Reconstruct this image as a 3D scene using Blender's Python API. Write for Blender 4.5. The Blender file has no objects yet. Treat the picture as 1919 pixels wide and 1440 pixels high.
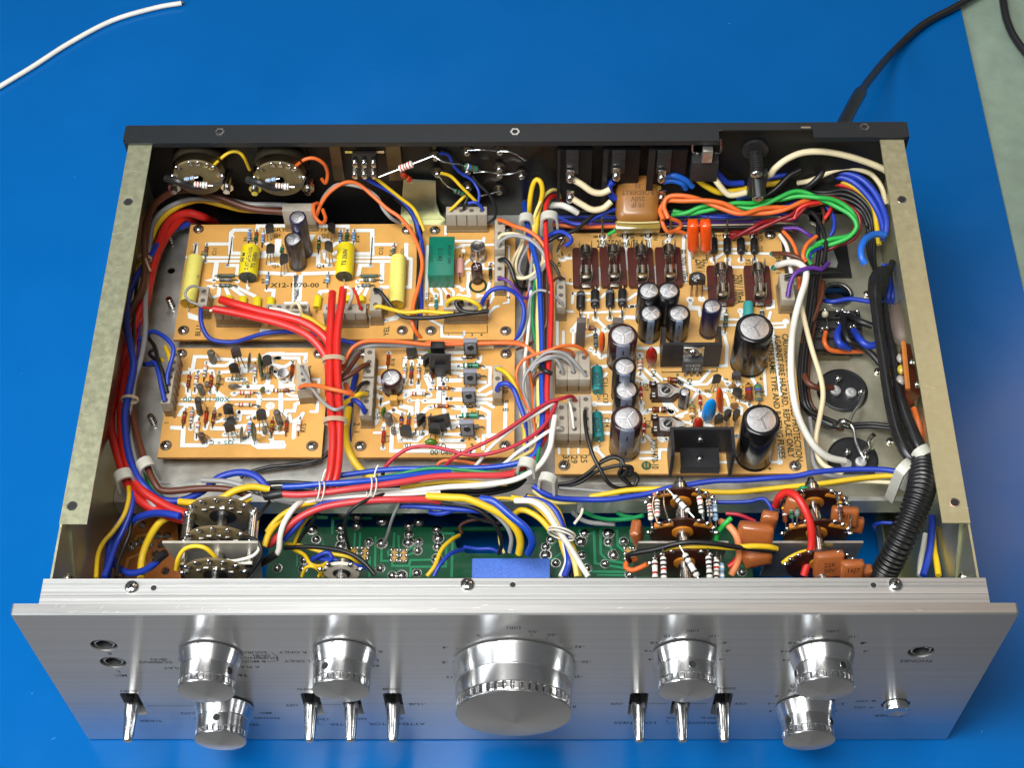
import bpy, bmesh, math, random
from mathutils import Vector, Matrix
from mathutils.geometry import tessellate_polygon
random.seed(7)
V = Vector
SC = bpy.context.scene
COL = SC.collection
# ------------------------------------------------------------------ camera (all lengths in millimetres until meshes are linked)
CAM = V((8.821, -297.395, 768.705))
RT = V((.99991363, .0049532, -.01217387)); UPV = V((.00262401, .83238078, .55419793)); FW = V((-.01287835, .55418201, -.83229589))
FOC = 3011.97
cd = bpy.data.cameras.new('camera'); cam = bpy.data.objects.new('camera', cd); COL.objects.link(cam)
cd.sensor_width = 36; cd.sensor_fit = 'HORIZONTAL'; cd.lens = 36 * FOC / 1919; cd.clip_start = .02; cd.clip_end = 30
M4 = Matrix((RT, UPV, -FW)).transposed().to_4x4(); M4.translation = CAM * .001
cam.matrix_world = M4
SC.camera = cam
# ------------------------------------------------------------------ world and lamps
W = bpy.data.worlds.new('World'); SC.world = W; W.use_nodes = True
W.node_tree.nodes['Background'].inputs[0].default_value = (.93, .96, 1, 1)
W.node_tree.nodes['Background'].inputs[1].default_value = .11
def lamp(name, loc, to, size, power, col=(1, 1, 1), size_y=None, spread=180):
    l = bpy.data.lights.new(name, 'AREA'); l.shape = 'RECTANGLE'; l.size = size; l.size_y = size_y or size
    l.energy = power; l.color = col; l.spread = math.radians(spread)
    o = bpy.data.objects.new(name, l); COL.objects.link(o); o.location = loc
    o.rotation_euler = (V(to) - V(loc)).to_track_quat('-Z', 'Y').to_euler()
    return o
lamp('ceiling_lamp', (-.24, -.18, 1.22), (0, .12, .1), .75, 19, (1, .99, .96), .3)
lamp('ceiling_panel', (-.06, 1.05, 1.65), (0, .1, .1), .55, 3.2, (1, .985, .96), .9)
lamp('window_light', (-1.05, -.45, .95), (-.1, .05, .05), .8, 16, (.88, .94, 1), .6)
lamp('orange_band_light', (.78, .95, 1.25), (.05, .1, .08), .22, 1.5, (1, .62, .34), .5)  # added warm source, gives the knobs their orange reflected band
SC.view_settings.view_transform = 'Standard'; SC.view_settings.look = 'None'; SC.view_settings.exposure = .03; SC.view_settings.gamma = 1
# ------------------------------------------------------------------ pixel of the photograph -> point of the place
_c = [0, 0, 1.0]
def use(ox, oy, w=480): _c[:] = [ox, oy, w / 1919]
def px(u, v): return (_c[0] + u * _c[2], _c[1] + v * _c[2])
def ray(u, v):
    x, y = px(u, v)
    return RT * ((x - 959.5) / FOC) + UPV * (-(y - 719.5) / FOC) + FW
def Pz(u, v, z): d = ray(u, v); return CAM + d * ((z - CAM.z) / d.z)
def Py(u, v, y): d = ray(u, v); return CAM + d * ((y - CAM.y) / d.y)
def Px(u, v, x): d = ray(u, v); return CAM + d * ((x - CAM.x) / d.x)
def PJ(p):
    d = V(p) - CAM; w = d.dot(FW)
    return ((959.5 + FOC * d.dot(RT) / w - _c[0]) / _c[2], (719.5 - FOC * d.dot(UPV) / w - _c[1]) / _c[2])
def mm(p): return (V(p) - CAM).dot(FW) / FOC * _c[2]        # millimetres per unit of the current crop at p
# ------------------------------------------------------------------ materials
MATS = {}
def lin(h):
    h = h.lstrip('#')
    return [((v / 12.92) if v <= .04045 else ((v + .055) / 1.055) ** 2.4) for v in (int(h[i:i + 2], 16) / 255 for i in (0, 2, 4))]
def mat(name, col, rough=.45, metal=0., var=.10, scale=300., bump=0., spec=.5, stretch=None, coat=0., trans=0., alpha=1., aniso=None, rvar=.0, sss=0.):
    if name in MATS: return MATS[name]
    m = bpy.data.materials.new(name); MATS[name] = m; m.use_nodes = True
    nt = m.node_tree; b = nt.nodes['Principled BSDF']; L = nt.links.new
    c = lin(col) if isinstance(col, str) else list(col)
    b.inputs['Base Color'].default_value = (*c, 1); b.inputs['Roughness'].default_value = rough; b.inputs['Metallic'].default_value = metal
    b.inputs['Specular IOR Level'].default_value = spec
    if coat: b.inputs['Coat Weight'].default_value = coat; b.inputs['Coat Roughness'].default_value = .08
    if trans: b.inputs['Transmission Weight'].default_value = trans; b.inputs['IOR'].default_value = 1.35
    if sss: b.inputs['Subsurface Weight'].default_value = sss; b.inputs['Subsurface Scale'].default_value = .002; b.inputs['Subsurface Radius'].default_value = (1, .9, .7)
    if alpha < 1: b.inputs['Alpha'].default_value = alpha
    if aniso: 
        b.inputs['Anisotropic'].default_value = aniso[0]
        cx = nt.nodes.new('ShaderNodeCombineXYZ')
        for i in range(3): cx.inputs[i].default_value = aniso[1][i]
        L(cx.outputs[0], b.inputs['Tangent'])
    if var or bump or rvar:
        tc = nt.nodes.new('ShaderNodeTexCoord'); mp = nt.nodes.new('ShaderNodeMapping'); L(tc.outputs['Object'], mp.inputs['Vector'])
        mp.inputs['Scale'].default_value = stretch or (1, 1, 1)
        n = nt.nodes.new('ShaderNodeTexNoise'); n.inputs['Scale'].default_value = scale; n.inputs['Detail'].default_value = 5; n.inputs['Roughness'].default_value = .65
        L(mp.outputs[0], n.inputs['Vector'])
        if var:
            mr = nt.nodes.new('ShaderNodeMapRange'); mr.inputs[1].default_value = .3; mr.inputs[2].default_value = .7
            mr.inputs[3].default_value = 1 - var; mr.inputs[4].default_value = 1 + var; L(n.outputs['Fac'], mr.inputs[0])
            vm = nt.nodes.new('ShaderNodeVectorMath'); vm.operation = 'SCALE'; vm.inputs[0].default_value = c; L(mr.outputs[0], vm.inputs['Scale'])
            L(vm.outputs[0], b.inputs['Base Color'])
        if rvar:
            mr = nt.nodes.new('ShaderNodeMapRange'); mr.inputs[1].default_value = .3; mr.inputs[2].default_value = .7
            mr.inputs[3].default_value = max(.02, rough - rvar); mr.inputs[4].default_value = rough + rvar; L(n.outputs['Fac'], mr.inputs[0]); L(mr.outputs[0], b.inputs['Roughness'])
        if bump:
            bp = nt.nodes.new('ShaderNodeBump'); bp.inputs['Strength'].default_value = bump; bp.inputs['Distance'].default_value = .0003
            L(n.outputs['Fac'], bp.inputs['Height']); L(bp.outputs[0], b.inputs['Normal'])
    return m
def paint(col, rough=.38, **k): return mat('paint_%s_%d' % (col.lstrip('#'), rough * 100), col, rough, var=k.pop('var', .08), scale=k.pop('scale', 500), **k)
TIN = mat('tinned_metal', (.62, .62, .60), .22, 1, var=.25, scale=900, rvar=.1)
STEEL = mat('screw_steel', (.60, .59, .56), .20, 1, var=.25, scale=500, rvar=.1)
DARK = mat('dark_hole', (.008, .008, .008), .7, var=0)
BLACK = mat('black_plastic', (.018, .018, .019), .35, var=.3, scale=400)
BLKM = mat('black_moulding', (.022, .021, .021), .5, var=.3, scale=600, bump=.2)
ALU = mat('capacitor_top_aluminium', (.72, .72, .74), .34, 1, var=.22, scale=900, bump=.3)
NYLON = mat('aged_nylon', '#b5ac9c', .40, var=.08, scale=350, trans=.22)
NYLON2 = mat('clear_nylon', '#a8916e', .35, var=.18, scale=300, trans=.5)
# ------------------------------------------------------------------ mesh builder
class MB:
    def __init__(s): s.v = []; s.f = []; s.m = []; s.mats = []
    def mi(s, m):
        if m not in s.mats: s.mats.append(m)
        return s.mats.index(m)
    def add(s, vs, fs, m):
        o = len(s.v); i = s.mi(m); s.v += [V(p) for p in vs]
        for f in fs: s.f.append([o + k for k in f]); s.m.append(i)
    def box(s, a, b, m, bev=0.):
        a, b = V(a), V(b); c = (a + b) / 2; d = b - a
        s.obox(c, V((1, 0, 0)), V((0, 1, 0)), V((0, 0, 1)), V((abs(d.x), abs(d.y), abs(d.z))), m, bev)
    def obox(s, c, ex, ey, ez, size, m, bev=0.):
        h = size / 2
        if bev <= 0:
            P = [c + ex * (sx * h.x) + ey * (sy * h.y) + ez * (sz * h.z) for sz in (-1, 1) for sy in (-1, 1) for sx in (-1, 1)]
            s.add(P, [(0, 2, 3, 1), (4, 5, 7, 6), (0, 1, 5, 4), (2, 6, 7, 3), (0, 4, 6, 2), (1, 3, 7, 5)], m); return
        bm = bmesh.new(); bmesh.ops.create_cube(bm, size=1)
        for v in bm.verts: v.co = V((v.co.x * size.x, v.co.y * size.y, v.co.z * size.z))
        bmesh.ops.bevel(bm, geom=bm.edges[:], offset=min(bev, min(size) * .45), segments=2, profile=.6, affect='EDGES')
        bm.verts.index_update()
        s.add([c + ex * v.co.x + ey * v.co.y + ez * v.co.z for v in bm.verts], [[v.index for v in f.verts] for f in bm.faces], m); bm.free()
    def lathe(s, p, axis, prof, m, n=16, ref=None, caps=True):
        """prof: (t, r[, material]) along axis from p"""
        a = V(axis).normalized(); e = (V(ref) if ref else (V((0, 0, 1)) if abs(a.z) < .9 else V((1, 0, 0)))); e = (e - a * e.dot(a)).normalized(); g = a.cross(e)
        rings = []; vs = []
        for q in prof:
            rings.append(len(vs)); c = V(p) + a * q[0]
            vs += [c + (e * math.cos(2 * math.pi * k / n) + g * math.sin(2 * math.pi * k / n)) * q[1] for k in range(n)]
        o = len(s.v); s.v += vs
        for i in range(len(prof) - 1):
            mm_ = s.mi(prof[i + 1][2] if len(prof[i + 1]) > 2 else m)
            for k in range(n):
                s.f.append([o + rings[i] + k, o + rings[i] + (k + 1) % n, o + rings[i + 1] + (k + 1) % n, o + rings[i + 1] + k]); s.m.append(mm_)
        if caps:
            s.f.append([o + rings[0] + k for k in reversed(range(n))]); s.m.append(s.mi(prof[0][2] if len(prof[0]) > 2 else m))
            s.f.append([o + rings[-1] + k for k in range(n)]); s.m.append(s.mi(prof[-1][2] if len(prof[-1]) > 2 else m))
    def cyl(s, a, b, r, m, n=10, r2=None):
        a, b = V(a), V(b); s.lathe(a, b - a, [(0, r), ((b - a).length, r if r2 is None else r2)], m, n)
    def tube(s, pts, r, m, n=7, smooth=4, rr=None):
        P = spline(pts, smooth) if smooth else [V(p) for p in pts]
        t0 = (P[1] - P[0]).normalized(); e = t0.orthogonal().normalized(); vs = []
        for i, p in enumerate(P):
            t = (P[min(i + 1, len(P) - 1)] - P[max(i - 1, 0)])
            t = t.normalized() if t.length > 1e-6 else t0
            e = (e - t * e.dot(t)); e = e.normalized() if e.length > 1e-6 else t.orthogonal().normalized(); g = t.cross(e)
            R = r if rr is None else rr(i, len(P))
            vs += [p + (e * math.cos(2 * math.pi * k / n) + g * math.sin(2 * math.pi * k / n)) * R for k in range(n)]
        fs = [(i * n + k, i * n + (k + 1) % n, (i + 1) * n + (k + 1) % n, (i + 1) * n + k) for i in range(len(P) - 1) for k in range(n)]
        fs += [list(reversed(range(n))), [(len(P) - 1) * n + k for k in range(n)]]
        s.add(vs, fs, m)
    def ell(s, c, ex, ey, ez, rx, ry, rz, m, n=14, k=8):
        prof = [(-math.cos(math.pi * i / k), max(.02, math.sin(math.pi * i / k))) for i in range(k + 1)]
        o = len(s.v); vs = []
        for t, r in prof: vs += [V(c) + ez * (t * rz) + ex * (math.cos(2 * math.pi * j / n) * r * rx) + ey * (math.sin(2 * math.pi * j / n) * r * ry) for j in range(n)]
        s.add(vs, [(i * n + j, i * n + (j + 1) % n, (i + 1) * n + (j + 1) % n, (i + 1) * n + j) for i in range(k) for j in range(n)] + [list(reversed(range(n))), [k * n + j for j in range(n)]], m)
    def prism(s, poly, ext, m, holes=(), m_side=None):
        """poly: list of points (planar), extruded by ext; holes: lists of points"""
        loops = [[V(p) for p in poly]] + [[V(p) for p in h] for h in holes]; flat = [p for l in loops for p in l]; n = len(flat); ext = V(ext)
        tris = tessellate_polygon(loops)
        nrm = sum(((flat[t[1]] - flat[t[0]]).cross(flat[t[2]] - flat[t[0]]) for t in tris[:1]), V()); 
        o = len(s.v); s.v += flat + [p + ext for p in flat]; i = s.mi(m); j = s.mi(m_side or m)
        for t in tris:
            nn = (flat[t[1]] - flat[t[0]]).cross(flat[t[2]] - flat[t[0]])
            if nn.dot(ext) > 0: t = (t[0], t[2], t[1])
            s.f.append([o + k for k in t]); s.m.append(i); s.f.append([o + n + k for k in reversed(t)]); s.m.append(i)
        b = 0
        for l in loops:
            for k in range(len(l)):
                a1, a2 = o + b + k, o + b + (k + 1) % len(l); s.f.append([a1, a2, a2 + n, a1 + n]); s.m.append(j)
            b += len(l)
    def sheet(s, poly, m, holes=()):
        loops = [[V(p) for p in poly]] + [[V(p) for p in h] for h in holes]; flat = [p for l in loops for p in l]
        s.add(flat, [tuple(t) for t in tessellate_polygon(loops)], m)
    def build(s, name, parent=None, label=None, cat=None, group=None, kind=None, origin=None, smooth=38):
        me = bpy.data.meshes.new(name)
        if origin is None:
            lo = V((min(p.x for p in s.v), min(p.y for p in s.v), min(p.z for p in s.v))); hi = V((max(p.x for p in s.v), max(p.y for p in s.v), max(p.z for p in s.v)))
            origin = V(((lo.x + hi.x) / 2, (lo.y + hi.y) / 2, lo.z))
        me.from_pydata([tuple((p - V(origin)) * .001) for p in s.v], [], s.f)
        for m in s.mats: me.materials.append(m)
        me.polygons.foreach_set('material_index', s.m)
        bm = bmesh.new(); bm.from_mesh(me); bmesh.ops.recalc_face_normals(bm, faces=bm.faces[:]); bm.to_mesh(me); bm.free()
        me.polygons.foreach_set('use_smooth', [True] * len(me.polygons)); me.set_sharp_from_angle(angle=math.radians(smooth))
        return place(bpy.data.objects.new(name, me), origin, parent, label, cat, group, kind)
ORG = {}
def place(o, origin, parent, label=None, cat=None, group=None, kind=None):
    COL.objects.link(o); ORG[o] = V(origin)
    if parent is not None: o.parent = parent; o.location = (V(origin) - ORG[parent]) * .001
    else: o.location = V(origin) * .001
    if label: o['label'] = label
    if cat: o['category'] = cat
    if group: o['group'] = group
    if kind: o['kind'] = kind
    return o
def thing(name, origin, label, cat, group=None):
    return place(bpy.data.objects.new(name, None), origin, None, label, cat, group)
def spline(pts, k=4):
    P = [V(p) for p in pts]
    if len(P) < 3: return [P[0].lerp(P[-1], i / (k + 1)) for i in range(k + 2)]
    out = []; Q = [P[0] * 2 - P[1]] + P + [P[-1] * 2 - P[-2]]
    for i in range(1, len(Q) - 2):
        p0, p1, p2, p3 = Q[i - 1:i + 3]
        for j in range(k):
            t = j / k; out.append(.5 * ((2 * p1) + (p2 - p0) * t + (2 * p0 - 5 * p1 + 4 * p2 - p3) * t * t + (3 * p1 - p0 - 3 * p2 + p3) * t ** 3))
    return out + [P[-1]]
def circ(c, r, ex=V((1, 0, 0)), ey=V((0, 1, 0)), n=20, a0=0): return [V(c) + ex * (r * math.cos(2 * math.pi * k / n + a0)) + ey * (r * math.sin(2 * math.pi * k / n + a0)) for k in range(n)]
X_, Y_, Z_ = V((1, 0, 0)), V((0, 1, 0)), V((0, 0, 1))
def rrect(c, w, h, r, ex=X_, ey=Y_, n=4):
    out = []
    for sx, sy, a in ((1, 1, 0), (-1, 1, 90), (-1, -1, 180), (1, -1, 270)):
        for k in range(n + 1):
            t = math.radians(a + 90 * k / n); out.append(V(c) + ex * (sx * (w / 2 - r) + r * math.cos(t)) + ey * (sy * (h / 2 - r) + r * math.sin(t)))
    return out
_dg = None
def text(mb, s, p, ex, ey, size, m, align='CENTER', wx=1.0):
    """flat letters printed on a surface: p centre of the line, ex reading direction, ey up"""
    cu = bpy.data.curves.new('lettering', 'FONT'); cu.body = s; cu.size = size / .7; cu.align_x = align; cu.resolution_u = 2; cu.offset = cu.size * .010
    o = bpy.data.objects.new('lettering', cu); me = o.to_mesh()
    vs = [V(p) + ex * (v.co.x * wx) + ey * (v.co.y - size / 2) for v in me.vertices]; fs = [list(f.vertices) for f in me.polygons]
    if vs: mb.add(vs, fs, m)
    o.to_mesh_clear(); bpy.data.objects.remove(o); bpy.data.curves.remove(cu)
def ribbon(mb, pts, w, m, closed=False):
    """flat strip with mitred corners, a thin raised layer (w in mm)"""
    P = [V(p) for p in pts]; L = []; R = []
    for i, p in enumerate(P):
        d1 = (p - P[i - 1]).normalized() if i > 0 else None; d2 = (P[i + 1] - p).normalized() if i < len(P) - 1 else None
        d1 = d1 or d2; d2 = d2 or d1
        n1 = V((-d1.y, d1.x, 0)); n2 = V((-d2.y, d2.x, 0)); b = (n1 + n2)
        b = b.normalized() if b.length > 1e-4 else n1; k = 1 / max(.5, b.dot(n1))
        e = p.copy()
        if i == 0: e = p - d1 * (w / 3)
        if i == len(P) - 1: e = p + d1 * (w / 3)
        L.append(e + b * (w / 2 * k)); R.append(e - b * (w / 2 * k))
    n = len(P); mb.add(L + R, [(i, i + 1, n + i + 1, n + i) for i in range(n - 1)], m)
def screw(parent, p, r=2.9, n=Z_, h=1.6, name='screw', washer=True):
    mb = MB(); a = V(n).normalized()
    prof = [(0, r * 1.0), (.5, r)] + [(.5 + (h - .5) * math.sin(t), r * math.cos(t) * .98) for t in (.3, .65, 1.0, 1.25)]
    if washer: mb.lathe(p, a, [(0, r * 1.28, STEEL), (.35, r * 1.28, mat('screw_rim', (.16, .14, .12), .35, .8))], STEEL, 18); p = V(p) + a * .35
    mb.lathe(p, a, prof, STEEL, 18)
    e = a.orthogonal().normalized(); g = a.cross(e); e, g = (e + g * .3).normalized(), None; g = a.cross(e); t = V(p) + a * (h - .12)
    for d, f in ((e, g), (g, e)): mb.obox(t, d, f, a, V((r * 1.05, r * .26, .5)), DARK)
    return mb.build(name, parent)
# ------------------------------------------------------------------ bench, mat, floor
MATB = mat('blue_bench_mat', (.0004, .097, .335), .20, var=.05, scale=9, bump=.05, spec=.28, rvar=.06)
BENCHG = mat('green_grey_bench_top', (.22, .295, .235), .6, var=.12, scale=60, bump=.15)
mb = MB(); use(0, 0, 1919)
e0, e1 = Pz(1797, 0, 0), Pz(1919, 548, 0); sl = (e1.x - e0.x) / (e1.y - e0.y)
fx = lambda y: e0.x + (y - e0.y) * sl
mb.prism([(-1150, -24, 0), (fx(-24), -24, 0), (fx(1000), 1000, 0), (-1150, 1000, 0)], (0, 0, -3), MATB)
mb.build('bench_mat', kind='structure', label='glossy blue rubber mat covering the bench')
mb = MB(); mb.box((-1200, -20, -30), (1000, 1050, -3.1), BENCHG); mb.build('bench_top', kind='structure', label='pale grey green bench top showing past the edge of the blue mat')
mb = MB(); mb.box((-3000, -3000, -790), (3000, 3000, -760), mat('floor_grey', (.26, .255, .25), .5, var=.1, scale=6)); mb.build('floor', kind='structure', label='grey floor below the bench')
# marks on the mat
mb = MB(); SCR = mat('mat_scuff', (.02, .19, .55), .5, var=0)
for u, v, l, a in ((100, 1385, 2.2, .5), (1366, 43, 2, .2), (1840, 1372, 1.6, 1), (1240, 225, .8, 0), (1600, 420, 1, 1), (1475, 610, 1, 0), (1815, 600, 1, 0), (60, 1300, 1, 0), (40, 700, .8, 0), (140, 330, .9, 1), (700, 120, .7, 0), (1760, 900, .9, 2), (520, 60, .8, 1), (1120, 90, .7, 0)):
    p = Pz(u, v, .05); mb.obox(p, V((math.cos(a), math.sin(a), 0)), V((-math.sin(a), math.cos(a), 0)), Z_, V((l, .35, .08)), SCR)
mb.build('scuff_mark', kind='stuff', label='small pale scuffs in the surface of the blue mat')
# ------------------------------------------------------------------ amplifier case
FACE = mat('brushed_front_panel', (.675, .67, .665), .30, 1, var=.07, scale=120, stretch=(.02, 1, 6), bump=.05, aniso=(.85, (0, 0, 1)))
EDGE = mat('panel_edge_aluminium', (.53, .53, .52), .45, 1, var=.22, scale=160, stretch=(.05, 2, 1), bump=.15)
FRAME = mat('extruded_frame_aluminium', (.50, .505, .50), .46, 1, var=.34, scale=260, stretch=(.012, 4, 1), bump=.2)
ZINC = mat('chromate_zinc', (.55, .56, .375), .38, .9, var=.06, scale=300, bump=.07, rvar=.05)
DECK = mat('zinc_deck', (.56, .565, .53), .42, .8, var=.16, scale=70, bump=.08, rvar=.1)
DECKR = mat('iridescent_zinc_deck', (.56, .54, .42), .36, .8, var=.2, scale=28, bump=.08, rvar=.1)
REARB = mat('rear_panel_paint', (.011, .0135, .016), .40, var=.12, scale=300, bump=.08)
REARI = mat('rear_panel_inside', (.004, .004, .004), .5, var=.3, scale=200)
INK = mat('black_print', (.035, .038, .05), .6, var=0)
amp = thing('amplifier', (0, 135, 0), 'silver stereo amplifier lying upside down with its cover off, knobs toward the viewer', 'amplifier')
HT = 145.0
SLX = [(251, 1320), (585, 1318), (660, 1318), (738, 1318), (1196, 1318), (1276, 1318), (1353, 1318)]
slots = [Py(u, v, 0) for u, v in SLX]
jacks = [V((-181.5, 0, 113.6)), V((-181.5, 0, 95.1)), V((181, 0, 106.3))]; power = V((180.8, 0, 46.5))
mb = MB(); ZM = V((0, 0, 1))
hl = [rrect((p.x, 0, 46.5), 8.8, 26.5, 1.8, X_, Z_) for p in slots] + [circ(p, 6.0, X_, Z_) for p in jacks] + [circ(power, 6.9, X_, Z_, 24)]
out = rrect((0, 0, HT / 2 + .3), 430, HT - .6, 1.2, X_, Z_); inn = rrect((0, 0, HT / 2 + .3), 428.8, HT - 1.8, .8, X_, Z_)
mb.sheet(inn, FACE, hl)
def loopq(a, b, m): mb.add(list(a) + list(b), [(i, (i + 1) % len(a), len(a) + (i + 1) % len(a), len(a) + i) for i in range(len(a))], m)
mid = [p + V((0, .7, 0)) for p in out]; bk = [p + V((0, 5.2, 0)) for p in out]
loopq(inn, mid, EDGE); loopq(mid, bk, EDGE); mb.sheet(bk, EDGE, [[p + V((0, 5.2, 0)) for p in h] for h in hl])
for h in hl: loopq(h, [p + V((0, 5.2, 0)) for p in h], EDGE)
face = mb.build('front_panel', amp, label='thick brushed aluminium front panel with upside down lettering')
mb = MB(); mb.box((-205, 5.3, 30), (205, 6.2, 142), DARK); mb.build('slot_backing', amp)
# frame extrusion with fine grooves
mb = MB(); T = [(5.25, HT - .4)]
for y in (7.0, 9.6, 12.6, 13.3, 14.1, 14.9, 15.6): T += [(y - .14, HT - .4), (y, HT - .54), (y + .14, HT - .4)]
T += [(17.2, HT - .4), (17.5, HT - .7), (17.5, HT - 9), (15.5, HT - 9), (15.5, 30), (6.3, 30), (6.3, 140), (5.25, 140)]
mb.prism([(-203.4, y, z) for y, z in T], (406.8, 0, 0), FRAME); mb.build('frame_extrusion', amp, label='grooved aluminium extrusion behind the front panel')
for u, v in ((247, 1101), (876, 1096), (1678, 1096)): screw(amp, Pz(u, v, HT - .4), 3.1, washer=False, h=1.9)
def hole(parent, p, r, n=Z_, rim=STEEL):
    mb = MB(); mb.lathe(p, n, [(.0, r * 1.35, rim), (.12, r * 1.3, rim), (.10, r, rim), (.05, r * .98, DARK)], DARK, 18); mb.build('screw_hole', parent)
for u, v in ((288, 1102), (961, 1096), (1637, 1097)): hole(amp, Pz(u, v, HT - .4), 1.25, rim=FRAME)
# side walls with top rails
for sx in (-1, 1):
    mb = MB(); hs = [(240, 378), (135, 948)] if sx < 0 else [(1690, 373), (1789, 942)]
    x0, x1 = 189, 201.3
    mb.prism([(sx * x0, 44.7, 142.6), (sx * x1, 44.7, 142.6), (sx * x1, 270.5, 142.6), (sx * x0, 270.5, 142.6)], (0, 0, 1), ZINC, [circ((Pz(u, v, 143.6).x, Pz(u, v, 143.6).y, 142.6), 1.9, n=16) for u, v in hs])
    mb.box((sx * 200.3, 17.6, 8), (sx * 201.3, 281, 142.55), ZINC)
    xf = 172 if sx < 0 else 193
    mb.box((sx * xf, 20, 8), (sx * 200.2, 280, 9), ZINC); mb.box((sx * (xf - 1), 20, 8), (sx * xf, 280, 22), ZINC)
    mb.obox(V((sx * 199.7, 31, 110)), X_, V((0, .62, .78)), V((0, -.78, .62)), V((1.2, 66, 1.6)), ZINC)      # pressed stiffener
    rail = mb.build('side_rail', amp, label='%s side wall with folded top rail in yellowish zinc' % ('left' if sx < 0 else 'right'))
    for u, v in hs:
        p = Pz(u, v, 143.6); hole(amp, V((p.x, p.y, 143.58)), 1.85)
    screw(amp, V((sx * 200.2, 29, 122)), 2.2, V((-sx, 0, 0)), washer=False)
    mb = MB(); mb.cyl((sx * 199, 22, 118), (sx * 188, 22, 118), 1.3, STEEL); mb.cyl((sx * 197, 22, 118), (sx * 195, 22, 118), 2.6, STEEL); mb.build('frame_bolt', amp)
# rear panel
mb = MB(); xn0, xn1 = Pz(1347, 247, HT).x, Pz(1523, 240, HT).x
mb.prism([(-203, 269, HT - 1), (xn0, 269, HT - 1), (xn0, 276.5, HT - 1), (xn1, 276.5, HT - 1), (xn1, 271, HT - 1), (203, 271, HT - 1), (203, 281, HT - 1), (-203, 281, HT - 1)], (0, 0, 1), REARB)
mb.box((-203, 279.6, 4), (203, 281, HT - 1.05), REARI); mb.box((-203, 281.05, 4), (203, 281.6, HT), REARB)
for sx in (-1, 1): mb.box((sx * 202, 271.5, 90), (sx * 204.3, 281.6, HT - .3), REARB)
mb.box((-203, 268.9, HT - 3.2), (xn0, 269.7, HT - 1.02), REARB); mb.box((xn1, 270.9, HT - 3.2), (203, 271.7, HT - 1.02), REARB)
rear = mb.build('rear_panel', amp, label='black painted rear panel with folded top flange')
for u, v in ((412, 247), (965, 247), (1620, 238)):
    mb = MB(); p = Pz(u, v, HT); mb.lathe(p, Z_, [(0, 2.6, STEEL), (.5, 2.6, STEEL), (.5, 1.6, STEEL), (.1, 1.5, DARK)], STEEL, 6); mb.build('rivet_nut', amp)
mb = MB(); p = Pz(1510, 238, HT); mb.obox(p + V((0, 0, .02)), X_, Y_, Z_, V((5, 1.2, .05)), mat('bare_metal_chip', (.35, .28, .22), .4, .6)); mb.build('paint_chip', amp)
# deck
mb = MB(); holes = []; use(0, 0, 1919); ZD = 73.0
def dk(u, v): return Pz(u, v, ZD)
for u, v, r in ((321, 507, 2.1), (1533, 406, 6.0), (1569, 553, 8.0)): p = dk(u, v); holes.append(circ((p.x, p.y, ZD - 1), r, n=20))
mb.prism([(-200.1, 97, ZD - 1), (200.1, 97, ZD - 1), (200.1, 279.4, ZD - 1), (-46, 279.4, ZD - 1), (-46, 262, ZD - 1), (-178, 262, ZD - 1), (-178, 279.4, ZD - 1), (-200.1, 279.4, ZD - 1)], (0, 0, 1), DECK, holes)
mb.box((-200.1, 95.8, ZD - 12), (200.1, 96.95, ZD), DECK)
mb.box((-188.6, 106, ZD + .05), (150, 107, ZD + .5), DECK)
deck = mb.build('inner_deck', amp, label='zinc plated inner deck that carries the circuit boards')
mb = MB(); mb.prism([(146.5, 98, ZD + .02), (199.9, 98, ZD + .02), (199.9, 279.3, ZD + .02), (146.5, 279.3, ZD + .02)], (0, 0, .3), DECKR, [circ((c[0].x - r, c[0].y, ZD + .02), r + .1, n=24) for c, r in ((holes[1], 6.0), (holes[2], 8.0))]); mb.build('deck_patch', amp)
for u, v, r in ((1533, 406, 6.0), (1569, 553, 8.0)):
    p = dk(u, v); mb = MB(); mb.lathe(p, Z_, [(-1.2, r * .86, DARK), (1.0, r * .86, STEEL), (1.2, r * .95, STEEL), (.9, r * 1.08, STEEL), (.2, r * 1.1, STEEL)], STEEL, 24, caps=False); mb.build('grommet_ring', amp)
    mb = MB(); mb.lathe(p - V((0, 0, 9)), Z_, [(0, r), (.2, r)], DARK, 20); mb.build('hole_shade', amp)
for u, v in ((1464, 400), (1597, 403), (1625, 552), (1645, 697), (1668, 828)): screw(amp, dk(u, v) + V((0, 0, .3)), 2.2, washer=False)
for u, v in ((322, 455), (324, 578), (290, 797)):
    mb = MB(); p = dk(u, v); mb.cyl(p, p + V((-1, 1, 8)), 1.5, STEEL, 10)
    for k in range(4): mb.lathe(p + V((-1, 1, 8)) * (k * .22 + .2), V((-1, 1, 8)), [(0, 1.5), (.4, 1.9), (.8, 1.5)], STEEL, 10)
    mb.build('self_tapping_screw', amp)
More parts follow.
